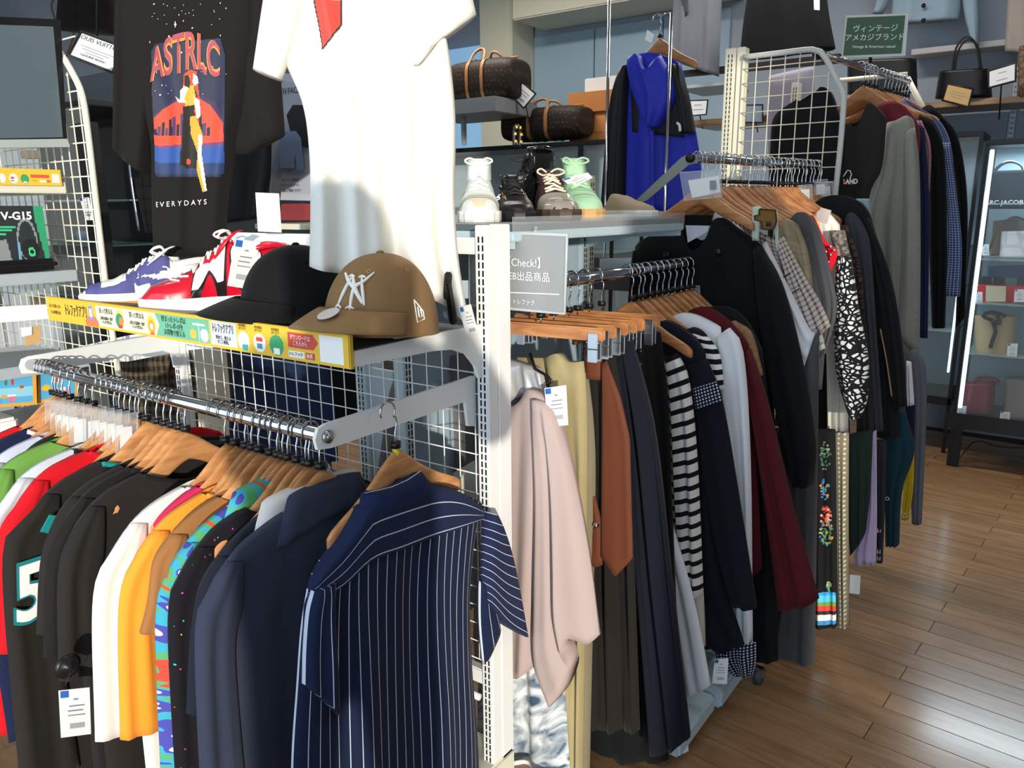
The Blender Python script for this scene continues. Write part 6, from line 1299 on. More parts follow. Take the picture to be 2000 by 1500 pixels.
# boxes
def boxed(name, label, x, pts, art, depth=.12, nx=80, ny=60, base='20282c', cat='box'):
    c = [P(u, v, x=x) for u, v in pts]; o = sum(c, V())/4; t = thing(name, label, cat, o); MB(o).prism(c, (-depth, 0, 0)).build('carton', mat('carton_'+base, base, .5), t)
    def s_(a, b, l=.001): return (c[0]*(1-a)+c[1]*a)*(1-b)+(c[3]*(1-a)+c[2]*a)*b+V((l, 0, 0))
    if art: paint('print', s_, 0, 1, 0, 1, nx, ny, layers(art), t)
    return t, s_
hb, hs_ = boxed('headset_box', 'dark headset box with green edge and a pictured headset', -2.62, ((-120, 402), (82, 402), (100, 520), (-120, 520)),
    [('222a2e', rect(0, 0, 1, 1)), ('2f9e6e', [(.90, 0), (1, 0), (1, 1), (.965, 1), (.90, .2)]), ('3fc08a', rect(.3, .33, .70, .36)), ('3fc08a', rect(.3, .39, .66, .42)), ('3fc08a', rect(.3, .45, .60, .48)),
     ('8a9498', circ(.80, .55, .10, .36)), ('222a2e', circ(.80, .57, .085, .32)), ('14181a', circ(.82, .72, .09, .18)), ('49d090', circ(.83, .76, .035, .08)), ('14181a', circ(.83, .76, .018, .04)), ('6fa8c8', rect(.70, .6, .73, 1)), ('8a8f90', [(.45, .6), (.6, .55), (.64, .95), (.46, .98)]), ('49d090', rect(.3, .955, 1, .97))])
text('lettering', 'V-G15', .032, CARD, hb, hs_(.72, .17, .004), Y, Z, .0004, bold=.001)
bx, bs_ = boxed('game_box', 'blue and orange game goods box on the lower left shelf', -2.60, ((-60, 728), (70, 716), (72, 790), (-60, 800)),
    [('e8a83a', rect(0, 0, 1, 1)), ('58b0dc', rect(.03, .05, .94, .92)), ('8fd0ea', rect(.03, .5, .94, .75)), ('e8eef4', circ(.85, .12, .06, .06)), ('c83a34', circ(.63, .35, .025, .09)), ('3a8a4a', circ(.53, .35, .025, .09)), ('e8c030', circ(.75, .55, .03, .05)), ('d87a90', circ(.62, .78, .06, .1)), ('5fa0d8', circ(.42, .85, .06, .08)), ('3f9a4a', circ(.3, .85, .05, .07)), ('e8a83a', circ(.5, .72, .05, .05)), ('e6e9ee', rect(.55, .68, .68, .74)), ('b8503a', rect(.74, .46, .80, .54))], cat='box', base='c98a30')
boxed('game_box', 'second blue goods box beside the first, partly behind the chrome hooks', -2.62, ((73, 716), (150, 708), (150, 775), (74, 789)),
    [('e8a83a', rect(0, 0, 1, 1)), ('58b0dc', rect(.05, .05, .95, .9)), ('e8c030', circ(.2, .6, .12, .08)), ('d87a90', circ(.7, .8, .1, .1)), ('c84a3c', circ(.5, .4, .08, .1)), ('e6e9ee', rect(.3, .65, .7, .75))], base='c98a31')
pk_ = thing('blister_pack', 'clear bagged goods with white header card and orange insert', 'package', P(50, 640, x=-2.5))
MB(pk_.location).prism([P(u, v, x=-2.5) for u, v in ((-20, 600), (98, 594), (104, 622), (-20, 632))], (-.004, 0, 0)).build('header_card', CARD, pk_)
MB(pk_.location).prism([P(u, v, x=-2.5) for u, v in ((-20, 630), (103, 620), (106, 680), (-20, 690))], (-.012, 0, 0)).build('bag', CLEAR, pk_)
MB(pk_.location).prism([P(u, v, x=-2.505) for u, v in ((50, 642), (78, 636), (80, 668), (50, 676))], (-.004, 0, 0)).build('insert', mat('insert_orange', 'd8a03a', .5), pk_)
MB(pk_.location).prism([P(u, v, x=-2.50) for u, v in ((40, 640), (62, 638), (62, 654), (42, 658))], (.001, 0, 0)).build('sticker', CARD, pk_)
gn = MB((-2.64, .9, P(60, 520, x=-2.59).z)); zz = P(60, 530, x=-2.59).z
gn.bbox((-2.80, .4, zz), (-2.60, 1.17, zz+.035), .012); gn.build('keyboard', BLACKP)
kb = bpy.data.objects['keyboard']; kb.location = (-2.64, .9, P(60, 520, x=-2.59).z); tag(kb, 'flat black keyboard-like slab lying on the grey shelf under the headset box', 'keyboard')
kx = MB(kb.location)
for i in range(24):
    for j in range(4): kx.box((-2.78+j*.042, .42+i*.031, zz+.034), (-2.745+j*.042, .444+i*.031, zz+.040))
kk = kx.build('keys', mat('key_black', '1f2226', .5), kb); kk['kind'] = 'stuff'
price_card([(84, 480), (100, 479), (116, 518), (98, 520)], dict(q=(-2.45, 1.3), a=0), 'price card hanging inside the grid panel by the keyboard')
price_card([(156, 386), (174, 385), (184, 430), (168, 430)], dict(q=(-2.45, 1.32), a=0), 'upper price card seen through the grid panel')
wb2 = MB((-3.2, 1.7, 0)); wb2.bbox((-3.3, 1.55, .9), (-2.9, 1.58, 1.5), .003)
# low goods at far-left bottom
MB(gs.location).bbox((-2.95, .3, P(40, 850, x=-2.59).z), (-2.63, 1.0, P(40, 850, x=-2.59).z+.05), .01).build('white_tray', WHITE, gs)

# framed card high on the left
def framed(label, pts, pl, frame=BLACKP, stem=None, paper=None, lines=(), name='card_stand', cat='sign', texts=(), fw=.004):
    c = [P(u, v, **pl) for u, v in pts]; n = plane_n(pl); o = sum(c, V())/4; t = thing(name, label, cat, o)
    MB(o).prism(c[::-1], -n*.006).build('backing', frame, t)
    def at(s, t_, l=.001): return (c[0]*(1-s)+c[1]*s)*(1-t_)+(c[3]*(1-s)+c[2]*s)*t_+n*l
    MB(o).tube([p for p in c], fw, 6, closed=True).build('frame', frame, t, True)
    MB(o).prism([at(*q) for q in ((.05, .06), (.95, .06), (.95, .94), (.05, .94))][::-1], n*.001).build('paper', paper or CARD, t)
    for s_, a, b, sz, m_ in texts: text('lettering', s_, sz, m_, t, at(a, b, .004), c[1]-c[0], c[0]-c[3], .0003)
    if stem: MB(o).tube([o-n*.004, o-n*.01+V(stem)], .004, 6).build('stem', frame, t, True)
    if lines:
        g = MB(o)
        for a0, a1, b in lines: g.prism([at(a0, b, .003), at(a1, b, .003), at(a1, b+.03, .003), at(a0, b+.03, .003)][::-1], n*.0003)
        g.build('print', mat('grey_ink', '8a8f98', .7), t)
    return t
pL = dict(q=(-2.5, 1.9), a=math.radians(35))
framed('tilted framed white card hanging beside the black tee', ((158, 61), (243, 92), (222, 143), (133, 108)), pL, stem=(.0, .1, .9), texts=(('LOUIS VUITTON', .5, .18, .022, INK), ('GENUINE BRAND', .5, .78, .012, INK)), lines=((.15, .9, .45), (.2, .8, .55), (.3, .7, .65)))
# dark glass cases behind
def case(label, x0, x1, y0, y1, z0, z1, name='display_case', glass=True, shelves=(), lit=0., back=None):
    t = thing(name, label, 'cabinet', ((x0+x1)/2, (y0+y1)/2, z0)); o = t.location; e = .02
    for x in (x0, x1-e):
        for y in (y0, y1-e): MB(o).bbox((x, y, 0 if z0 <= .3 else z0), (x+e, y+e, z1), .002).build('post', BLACKM, t)
    MB(o).bbox((x0, y0, z1), (x1, y1, z1+.03), .004).build('top', BLACKM, t); MB(o).bbox((x0, y0, z0), (x1, y1, z0+.05), .004).build('base', BLACKM, t)
    MB(o).box((x0+e, y1-.012, z0+.05), (x1-e, y1-.004, z1)).build('back', back or mat('case_back', '5e6a72', .6), t)
    for z in shelves: MB(o).box((x0+e, y0+.02, z-.004), (x1-e, y1-.015, z+.004)).build('glass_shelf', mat('glass_shelf', 'a9c6cc', .08, alpha=.55), t)
    if glass: MB(o).box((x0+e, y0+.004, z0+.05), (x1-e, y0+.007, z1)).build('glass_front', pastic('case_glass', 'cfe0e6', .07), t)
    return t
c1 = P(205, 230, y=2.6); c2 = P(600, 230, y=2.6)
case('dark glass case behind the black tee', c1.x, c2.x, 2.6, 3.0, .3, c1.z, shelves=(1.25, 1.45, 1.62), back=mat('dark_back', '0e1216', .6))
cB = P(-60, 230, y=2.2)
case('low dark glass case behind the grid side panel on the left', cB.x, P(178, 300, y=2.2).x, 2.2, 2.6, .3, P(100, 215, y=2.2).z, shelves=(1.0, 1.3, 1.55), back=mat('dark_back', '0e1216', .6))
for k_, (u, v, w_, h_, cc_) in enumerate(((150, 470, 40, 30, '3a5a7a'), (60, 600, 50, 40, '6a5a3a'), (130, 640, 40, 30, '2a4a3a'), (40, 310, 60, 26, '8a7a60'))):
    a_ = P(u, v, y=2.35); q_2 = MB(a_).bbox(a_, a_+V((w_*.0019, .08, h_*.0019)), .004).build('carton', mat('goods_%d' % k_, cc_, .6)); q_2.location = a_; tag(q_2, ('slate blue', 'olive brown', 'dark green', 'beige')[k_]+' boxed item seen through the left grid panel', 'box')
garment('leather_jacket', 'black zipped jacket hanging behind the washed black tee', 'jacket', 1.72, fabric('black_leather_cloth', '131416', rough=.5), [('body', [(262, 250), (270, 350), (288, 455)], [(530, 250), (528, 340), (518, 425)], dict(th=.03, fold=(.012, 3), cols=24)), ('zip', [(268, 280), (276, 360), (290, 450)], [(272, 280), (280, 360), (294, 450)], dict(m=STEEL, th=.003, cols=4, rows=14, off=.045, fold=(0, 1)))], o=(400, 250))
bx_ = P(190, 160, y=3.0); 
gb = MB((c1.x, 2.7, c1.z)); q1, q2 = P(130, 155, y=2.75), P(240, 222, y=2.75); gb.bbox((q1.x, 2.75, q2.z), (q2.x+.3, 3.0, q1.z), .006); go = gb.build('grey_carton', mat('grey_carton', '7f868c', .6)); go.location = (c1.x, 2.7, c1.z); tag(go, 'grey carton on top of the dark case beside the black tee', 'box')
# brown leather bags high up on the left
def tote(label, pts, pl, m, depth=.10, handle=None, hpts=None, cat='bag', name='handbag', zcol=None, uvw=True):
    c = [P(u, v, **pl) for u, v in pts]; n = plane_n(pl); o = sum(c, V())/4; t = thing(name, label, cat, o)
    L = [pts[0], ((pts[0][0]+pts[3][0])/2-(2 if pts[0][0] < pts[3][0] else 0), (pts[0][1]+pts[3][1])/2), pts[3]]; R = [pts[1], ((pts[1][0]+pts[2][0])/2, (pts[1][1]+pts[2][1])/2), pts[2]]
    patch('body', L, R, pl, m, t, th=depth/2, cols=18, rows=12, fold=(.001, 1), thin=True)
    if hpts:
        for off in (depth*.3, -depth*.3): MB(o).tube(catmull([P(u, v, **pl)+n*off for u, v in hpts], 24), .006, 8).build('handle', handle or m, t, True)
    return t
LEA = mat('dark_brown_leather', '2a1e18', .5); TANL = mat('tan_leather', '9a6a42', .5); fMG = fabric('brown_monogram_canvas', '251d18', 'dots', '4a3a26', (34, .22, .25), rough=.6)
tote('dark brown leather bag high up behind the monitor', ((130, -60), (245, -60), (248, 70), (118, 60)), dict(y=3.0), LEA, .2, TANL, ((150, -20), (118, 10), (128, 60), (112, 110)))
# poster with jackets
ps = framed('pale poster picturing outdoor jackets, between the two big tees', ((533, 140), (612, 150), (612, 392), (527, 390)), dict(y=1.9), frame=mat('poster_edge', 'b7bccb', .6), paper=mat('poster_paper', 'a9adbd', .6), name='poster', cat='poster', fw=.001)
po_ = ps.location; pq = lambda u, v, d=.0: P(u, v, y=1.893-d)
MB(po_).prism([pq(u, v, .002) for u, v in ((548, 268), (560, 256), (578, 256), (588, 270), (594, 330), (580, 334), (576, 300), (574, 328), (548, 328), (546, 300), (540, 334), (530, 330))][::-1], (0, -.001, 0)).build('jacket_picture', mat('poster_blue', '7f96b8', .6), ps)
MB(po_).prism([pq(u, v, .001) for u, v in ((560, 225), (572, 205), (600, 205), (606, 290), (585, 285), (568, 260))][::-1], (0, -.001, 0)).build('jacket_picture', mat('poster_black', '23262c', .6), ps)
text('lettering', 'THE NORTH FACE', .030, INK, ps, pq(545, 181, .004), X, Z, .0003, sx=.9); text('lettering', 'URBAN', .020, INK, ps, pq(540, 158, .004), X, Z, .0003)
for v_, s_ in ((352, '人気ブランド買取中'), (362, 'アウトドアジャケット'), (372, 'お気軽にご相談ください')): text('lettering', s_, .011, INK, ps, pq(566, v_, .004), X, Z, .0002)
# small goods behind the red sneaker
mbx = MB(P(575, 415, y=1.9)); mbx.bbox((P(552, 410, y=1.95).x, 1.93, P(560, 430, y=1.95).z), (P(602, 410, y=1.95).x, 2.05, P(560, 398, y=1.95).z), .003)
mo2 = mbx.build('wallet_box', mat('dusty_red', '8a3a40', .6)); mo2.location = P(575, 415, y=1.9); tag(mo2, 'small dusty red box under the poster', 'box')
shb = MB(P(580, 440, y=1.9)); shb.bbox((P(540, 440, y=1.95).x, 1.85, P(560, 446, y=1.95).z), (P(640, 440, y=1.95).x, 2.15, P(560, 436, y=1.95).z), .002); sb2 = shb.build('shelf_ledge', CREAM); sb2.location = P(580, 440, y=1.9); tag(sb2, 'cream shelf ledge behind the caps', 'shelf')

# ================================================================== CENTRE BACKGROUND
cz = P(1000, 283, y=4.5).z
dc = case('black glass case carrying the monogram duffle and orange boxes', P(700, 283, y=4.5).x, P(1200, 283, y=4.5).x, 4.5, 4.95, .3, cz-.03, shelves=(1.2, 1.5), back=mat('pale_back', 'a8bcc4', .5))
for u in (1042, 1128): MB(dc.location).bbox((P(u, 340, y=4.48).x, 4.48, .35), (P(u+8, 340, y=4.48).x, 4.50, cz-.03), .002).build('post', BLACKM, dc)
def duffle(label, pts, y, depth=.26):
    (u0, v0), (u1, v1) = pts; a, b = P(u0, v1, y=y), P(u1, v0, y=y); w_, h_ = b.x-a.x, b.z-a.z; o = V(((a.x+b.x)/2, y+depth/2, a.z)); t = thing('duffle_bag', label, 'bag', o)
    def ring(s, e=0., yl=0.):
        x = a.x+w_*s; k = (1-abs(2*s-1)**5)**.5*.30+.70; out = []
        for j in range(28):
            q = 6.2832*j/28; cy, cz_ = math.cos(q), math.sin(q)
            out.append(V((x, o.y+math.copysign(abs(cy)**.6, cy)*(depth/2*k+e), a.z+h_/2+math.copysign(abs(cz_)**.6, cz_)*(h_/2*k+e)*(.92 if cz_ > 0 else 1)+.0)))
        return out
    r_ = [ring(s) for s in [0, .02, .06, .15, .3, .45, .6, .75, .88, .95, .985, 1]]; m_ = MB(o).loft(r_); ob = mesh('body', m_.v, m_.f, fMG, t, True, [(p.x+p.z*.3, p.z+p.y) for p in m_.v])
    for s in (.40, .62):
        MB(o).loft([ring(s-.022, .006), ring(s+.022, .006)], False).build('leather_band', TANL, t, True)
    for sy in (-1, 1):
        MB(o).tube(catmull([V((a.x+w_*.40, o.y+sy*depth*.45, a.z+h_*.80)), V((a.x+w_*.43, o.y+sy*depth*.30, a.z+h_*1.08)), V((a.x+w_*.51, o.y+sy*depth*.22, a.z+h_*1.18)), V((a.x+w_*.59, o.y+sy*depth*.30, a.z+h_*1.08)), V((a.x+w_*.62, o.y+sy*depth*.45, a.z+h_*.80))], 24), .009, 8).build('handle', TANL, t, True)
    MB(o).tube([V((a.x+w_*.05, o.y, a.z+h_*.95)), V((a.x+w_*.95, o.y, a.z+h_*.95))], .006, 6).build('zip', TANL, t)
    return t
duffle('monogram duffle bag on top of the black glass case', ((972, 196), (1128, 278)), 4.52)
duffle('larger monogram duffle bag on the upper ledge behind the white tee', ((862, 98), (992, 206)), 4.2, .3)
le = MB(P(940, 215, y=4.2)); q1, q2 = P(820, 204, y=4.15), P(972, 218, y=4.15); le.bbox((q1.x, 4.12, q2.z), (q2.x, 4.6, q1.z), .004); lo = le.build('display_ledge', mat('ledge_grey', '7d8388', .5)); lo.location = P(940, 215, y=4.2); tag(lo, 'grey display ledge holding the larger duffle bag', 'shelf')
sp2 = MB(lo.location)
for u in (900,): sp2.bbox((P(u, 240, y=4.3).x, 4.3, cz), (P(u+6, 240, y=4.3).x, 4.33, q2.z), .002)
sp2.build('support', GREYP, lo)
ob_ = MB(P(1160, 285, y=4.75)); q1, q2 = P(1112, 215, y=4.75), P(1215, 284, y=4.75); ob_.bbox((q1.x, 4.75, q2.z), (q2.x, 4.93, q1.z), .004); o1 = ob_.build('orange_box', mat('carton_orange', 'b8763e', .6)); o1.location = P(1160, 285, y=4.75); tag(o1, 'orange-tan gift box beside the duffle bag', 'box')
q3, q4 = P(1110, 183, y=4.74), P(1218, 214, y=4.74); ol = MB(o1.location).bbox((q3.x, 4.735, q4.z), (q4.x, 4.945, q3.z), .004).build('lid', mat('carton_orange_lid', 'a96830', .6), o1)
text('lettering', 'LOUIS VUITTON', .028, mat('brown_print', '5a3a1e', .7), o1, P(1152, 261, y=4.735), X, Z, .0004)
wbx = MB(P(1180, 170, y=4.8)); q1, q2 = P(1142, 154, y=4.8), P(1230, 182, y=4.8); wbx.bbox((q1.x, 4.8, q2.z), (q2.x, 4.93, q1.z), .004); o3 = wbx.build('white_box', mat('carton_white', 'c6c2bd', .6)); o3.location = P(1180, 170, y=4.8); tag(o3, 'white flat box stacked above the orange gift box', 'box')
framed('small diamond-set framed card over the duffle bags', ((1021, 161), (1047, 183), (1023, 212), (999, 188)), dict(y=4.35), stem=(0, .1, -.28), texts=(('GENUINE', .5, .75, .018, INK),), lines=((.2, .8, .3), (.25, .75, .45)))
# chrome poles of the jacket stand
st = thing('garment_stand', 'chrome pole stand that holds the blue jacket', 'stand', (-1.7, 3.3, 0))
a_, b_ = P(1175, -20, y=3.15), P(1183, 372, y=3.15); MB(st.location).tube([V((b_.x, 3.15, .02)), V((b_.x, 3.15, a_.z+.3))], .0065, 12).build('pole', CHROME, st, True)
c_ = P(1312, 25, y=3.12); d_ = P(1312, 400, y=3.12); MB(st.location).tube([V((c_.x, 3.12, .02)), V((c_.x, 3.12, c_.z))], .0065, 12).build('pole', CHROME, st, True)
MB(st.location).tube([V((b_.x, 3.135, .03)), V((c_.x, 3.135, .03))], .012, 10).build('base_bar', CHROME, st, True)
MB(st.location).tube([c_, P(1286, 30, y=3.25)], .004, 8).build('hook_arm', CHROME, st, True)
hk = hanger(hO, P(1283, 38, y=3.25), -.1, 'wooden hanger carrying the blue jacket', 'hanger of the blue jacket')
price_card([(1264, 58), (1278, 68), (1272, 84), (1260, 78)], dict(y=3.2), 'small white tag at the hook of the blue jacket', lines=False)
fBL, fBKN = fabric('royal_blue_nylon', '2a36b8', rough=.5), fabric('black_nylon', '1d2024', rough=.5)
garment('rain_jacket', 'royal blue and black hooded outdoor jacket with a white chest mark', 'jacket', 3.25, fBL, [
    ('body', [(1222, 130), (1206, 200), (1194, 300), (1188, 412)], [(1330, 125), (1348, 200), (1366, 300), (1378, 412)], dict(th=.05, cols=28, fold=(.012, 2), T=[(1222, 130), (1245, 112), (1275, 105), (1305, 112), (1330, 125)])),
    ('sleeve', [(1224, 135), (1206, 190), (1194, 280), (1184, 410)], [(1240, 130), (1236, 220), (1234, 300), (1232, 410)], dict(m=fBKN, th=.05, cols=14, off=.035)),
    ('sleeve', [(1316, 130), (1330, 200), (1340, 262)], [(1330, 128), (1350, 190), (1362, 262)], dict(m=fBKN, th=.04, cols=12, off=.035)),
    ('shoulder_panel', [(1236, 128), (1236, 200), (1238, 258)], [(1322, 128), (1340, 200), (1348, 270)], dict(m=fBKN, th=.03, cols=14, off=.028, fold=(.003, 1))),
    ('hood', [(1238, 122), (1244, 170), (1262, 220), (1280, 250)], [(1304, 112), (1330, 160), (1330, 200), (1300, 252)], dict(th=.05, cols=18, off=.065, fold=(.008, 1.4), T=[(1238, 122), (1262, 112), (1280, 140), (1304, 112)])),
    ('zip_flap', [(1286, 258), (1288, 412)], [(1294, 258), (1296, 412)], dict(th=.008, cols=5, off=.085, fold=(0, 1)))], o=(1275, 110))
rj = bpy.data.objects['rain_jacket']; wm = P(1322, 240, y=3.16); MB(rj.location).tube(catmull([wm, wm+V((.012, 0, -.01)), wm+V((.016, 0, -.035))], 8), .006, 6).build('chest_mark', CARD, rj, True)
# ceiling-high garments at the back
garment('grey_coat', 'light grey coat hanging high on the back wall', 'coat', 4.9, fabric('dove_grey', '6f747c'), [
    ('body', [(1318, -60), (1312, 60), (1310, 118)], [(1412, -60), (1408, 40), (1404, 150)], dict(th=.05, cols=20, fold=(.012, 2))), ('lapel', [(1330, -40), (1345, 40)], [(1350, -40), (1352, 30)], dict(m=fGREY, th=.01, off=.06, cols=6, rows=8))], o=(1360, -50))
garment('black_coat', 'big black coat hanging high on the back wall beside the grey one', 'coat', 4.6, fBLK3, [
    ('body', [(1468, -60), (1452, 40), (1444, 118)], [(1610, -60), (1618, 20), (1632, 95)], dict(th=.06, cols=20, fold=(.010, 2)))], o=(1530, -50))
price_card([(1589, -12), (1601, -12), (1601, 20), (1590, 19)], dict(y=4.5), 'narrow white tag on the high black coat', lines=False)
wr = MB((-2, 4.95, 2)); a_, b_ = P(1305, 150, y=4.95), P(1640, 122, y=4.95); wr.prism([P(u, v, y=4.95) for u, v in ((1305, 141), (1640, 104), (1640, 122), (1305, 152))], (0, .04, 0)); wo = wr.build('wall_rail', mat('dark_brown_board', '2e2527', .5)); wo.location = (-2, 4.95, 2); tag(wo, 'dark brown rail board across the back wall', 'rail')
wr = MB((-2, 4.8, 1.7))
for (u0, v0), (u1, v1), mm in (((1330, 158), (1412, 172), STEEL),): pass
shw = MB(P(1380, 236, y=4.9)); shw.bbox((P(1350, 235, y=4.9).x, 4.9, P(1380, 245, y=4.9).z), (P(1520, 235, y=4.9).x, 5.3, P(1380, 233, y=4.9).z), .003); s3 = shw.build('wall_shelf', wood('shelf_wood', '8a6a48', 'a8865e', 4)); s3.location = P(1380, 236, y=4.9); tag(s3, 'wooden shelf behind the tall rack post', 'shelf')
shw = MB(P(1380, 165, y=4.9)); shw.bbox((P(1325, 160, y=4.9).x, 4.9, P(1380, 170, y=4.9).z), (P(1420, 165, y=4.9).x, 5.3, P(1380, 163, y=4.9).z), .003); s4 = shw.build('glass_shelf', GREYP); s4.location = P(1380, 165, y=4.9); tag(s4, 'pale glass shelf above the wooden one behind the blue jacket', 'shelf')
framed('small white card in a dark frame beside the blue jacket', ((1345, 196), (1383, 195), (1380, 224), (1346, 227)), dict(y=4.85), lines=((.3, .7, .3), (.2, .8, .6)), fw=.003, stem=(0, .08, -.12))
framed('pale card seen through the grid on the back shelf', ((1455, 205), (1490, 204), (1490, 240), (1455, 240)), dict(y=4.85), paper=mat('pale_blue_card', 'a9bccb', .6), fw=.003, stem=(0, .08, -.1))

# ================================================================== RIGHT BACKGROUND
wv = MB(P(1900, 205, y=5.45)); q1 = P(1775, 203, y=5.45); wv.bbox((q1.x, 5.45, q1.z-.035), (q1.x+2.2, 5.85, q1.z), .003); ws = wv.build('wall_shelf', wood('shelf_wood', '8a6a48', 'a8865e', 4)); ws.location = P(1900, 205, y=5.45); tag(ws, 'long wooden wall shelf holding handbags, top right', 'shelf')
for u in (1970,): slotted_post('standard', P(u, 240, y=5.86).x, 5.865, P(u+12, 240, y=5.86).x, 5.885, .5, 3.0, '-y', ws, G2, pitch=.03)
uq = MB(P(1900, 100, y=5.7)); q1 = P(1780, 98, y=5.7); uq.bbox((q1.x, 5.7, q1.z-.03), (q1.x+2.2, 5.88, q1.z+.005), .003); us = uq.build('wall_ledge', mat('ledge_white', 'b9b6b8', .5)); us.location = P(1900, 100, y=5.7); tag(us, 'narrow pale ledge high on the back wall above the handbags', 'shelf')
tote('black leather handbag with tall arched handles on the wall shelf', ((1834, 142), (1934, 136), (1938, 189), (1826, 193)), dict(y=5.5), mat('black_leather', '141416', .4), .16, BLACKP, ((1862, 142), (1868, 100), (1888, 74), (1908, 90), (1916, 138)))
tote('brown monogram bag at the right edge of the wall shelf', ((1990, 92), (2060, 90), (2060, 190), (1986, 192)), dict(y=5.5), fabric('coffee_monogram', '6a5444', 'cells', '8a705a', (30, .1)), .14)
framed('tan-bordered card in a black frame leaning on the black handbag', ((1850, 163), (1901, 174), (1892, 209), (1840, 196)), dict(y=5.35), paper=mat('tan_card', 'c9a468', .6), stem=(0, .12, -.06), fw=.006, lines=((.25, .75, .35), (.2, .8, .5), (.3, .7, .65)))
framed('white card in a black frame on a little stand by the black handbag', ((1930, 139), (1985, 122), (1984, 158), (1930, 172)), dict(y=5.33), stem=(0, .14, -.22), fw=.006, lines=((.35, .65, .3), (.3, .7, .7)))
MB(bpy.data.objects[-1].location if False else (0, 0, 0))
framed('low framed card half hidden behind the far hangers', ((1755, 150), (1790, 148), (1790, 180), (1758, 182)), dict(y=5.3), fw=.006, stem=(0, .16, -.12))
tote('black bag behind the green sign on the wall shelf', ((1655, 120), (1790, 115), (1792, 175), (1655, 185)), dict(y=5.3), mat('black_leather', '141416', .4), .12)
garment('denim_jacket', 'pale blue-grey cropped jacket hanging high on the wall', 'jacket', 5.6, fJ, [
    ('body', [(1740, -80), (1742, 0), (1738, 48)], [(1868, -80), (1876, 0), (1872, 38)], dict(th=.05, cols=18, fold=(.008, 2))),
    ('sleeve', [(1700, -80), (1710, 0), (1704, 26)], [(1742, -80), (1736, 0), (1724, 26)], dict(th=.04, cols=8)),
    ('sleeve', [(1872, -80), (1882, 20), (1896, 78)], [(1900, -80), (1912, 20), (1912, 90)], dict(th=.04, cols=8))], o=(1805, -70))
dj = bpy.data.objects['denim_jacket']
for v_ in (11, 40): bp_ = P(1804, v_, y=5.53); MB(dj.location).tube([bp_, bp_-V((0, .008, 0))], .012, 12).build('button', BLACKP, dj, True)
garment('beige_coat', 'beige coat at the top right corner', 'coat', 5.55, fabric('beige_wool', 'a39a92'), [('body', [(1972, -80), (1966, 30), (1962, 100)], [(2060, -80), (2060, 30), (2060, 110)], dict(th=.05, cols=14))], o=(2010, -70))
garment('white_tag_shirt', 'pale clothes hanging behind the white grid', 'clothes', 4.4, fabric('pale_mauve', '8f8a98'), [('body', [(1500, 150), (1500, 330)], [(1590, 130), (1590, 330)], dict(th=.03, cols=14))], o=(1545, 140))
# lit cabinet
cy = 5.0; x0 = P(1886, 600, y=cy).x; zt = P(1940, 284, y=cy).z
LED = mat('led_strip', 'ffffff', .5, emit='cfeaff', estr=14)
cb = case('black framed glass cabinet with lit shelves of bags on the right', x0, x0+.95, cy, cy+.42, P(1940, 838, y=cy).z, zt, shelves=(), back=mat('cabinet_back', '7f9aa6', .5))
MB(cb.location).bbox((x0+.022, cy+.012, .35), (x0+.042, cy+.03, zt-.02), .003).build('led_tube', mat('led_cover', 'ffffff', .5, emit='bfe4ff', estr=2.2), cb)
for s_ in range(2):
    MB(cb.location).bbox((x0+.02+.9*s_, cy-.004, 0), (x0+.06+.9*s_, cy+.04, .30), .003).build('leg', BLACKM, cb)
MB(cb.location).bbox((x0-.03, cy-.02, P(1940, 838, y=cy).z-.02), (x0+.98, cy+.0, P(1940, 815, y=cy).z), .004).build('front_rail', BLACKM, cb)
al = area('cabinet_lamp', (x0+.45, cy+.12, zt-.03), (.8, .1), 22, (.75, .9, 1.0), (x0+.45, cy+.2, 0))
shv = {}
for v_, nm in ((398, 'a'), (506, 'b'), (592, 'c'), (691, 'd')):
    z = P(1950, v_, y=cy+.1).z; shv[nm] = z
    MB(cb.location).box((x0+.03, cy+.02, z-.004), (x0+.93, cy+.40, z+.004)).build('glass_shelf', mat('glass_shelf', 'a9c6cc', .08, alpha=.55), cb)
cb2 = case('second narrow black cabinet to the left of the lit one', P(1822, 600, y=5.25).x-.35, P(1880, 600, y=5.25).x, 5.25, 5.65, .3, P(1880, 268, y=5.25).z, shelves=(.75, 1.0, 1.25), back=mat('cabinet_back', '7f9aa6', .5))
MB(cb2.location).bbox((P(1868, 600, y=5.24).x-.012, 5.27, .5), (P(1868, 600, y=5.24).x+.0, 5.29, 1.1), .003).build('led_tube', mat('led_cover', 'ffffff', .5, emit='bfe4ff', estr=2.2), cb2)
by = cy+.14
b1 = tote('black handbag with white lettering on the top cabinet shelf', ((1922, 335), (2060, 330), (2060, 408), (1918, 408)), dict(y=by), fabric('black_bag_cloth', '17222c'), .12, BLACKP, ((1940, 338), (1955, 322), (1975, 316), (1995, 324), (2000, 340)))
text('lettering', 'MARC JACOBS', .034, CARD, b1, P(1958, 396, y=by-.075), X, Z, .0006)
b2 = tote('white quilted handbag on the second cabinet shelf', ((1956, 452), (2060, 450), (2060, 502), (1952, 502)), dict(y=by), fabric('white_quilt', 'cfd2d8', 'cells', 'e4e6ea', (9, .06)), .10)
MB(b2.location).tube(catmull([P(u, v, y=by-.03) for u, v in ((1930, 495), (1945, 455), (1965, 432), (1985, 424), (2010, 436))], 20), .006, 8).build('chain_strap', mat('bronze', '5a4a3a', .35, .8), b2, True)
tote('brown gathered bag behind the white quilted one', ((1940, 432), (2000, 425), (2005, 490), (1935, 500)), dict(y=by+.12), fabric('taupe_cloth', '6a6058'), .08)
w1_ = tote('red and cream wallet on the third cabinet shelf', ((1906, 556), (2020, 560), (2020, 590), (1906, 590)), dict(y=by), fREDS, .05)
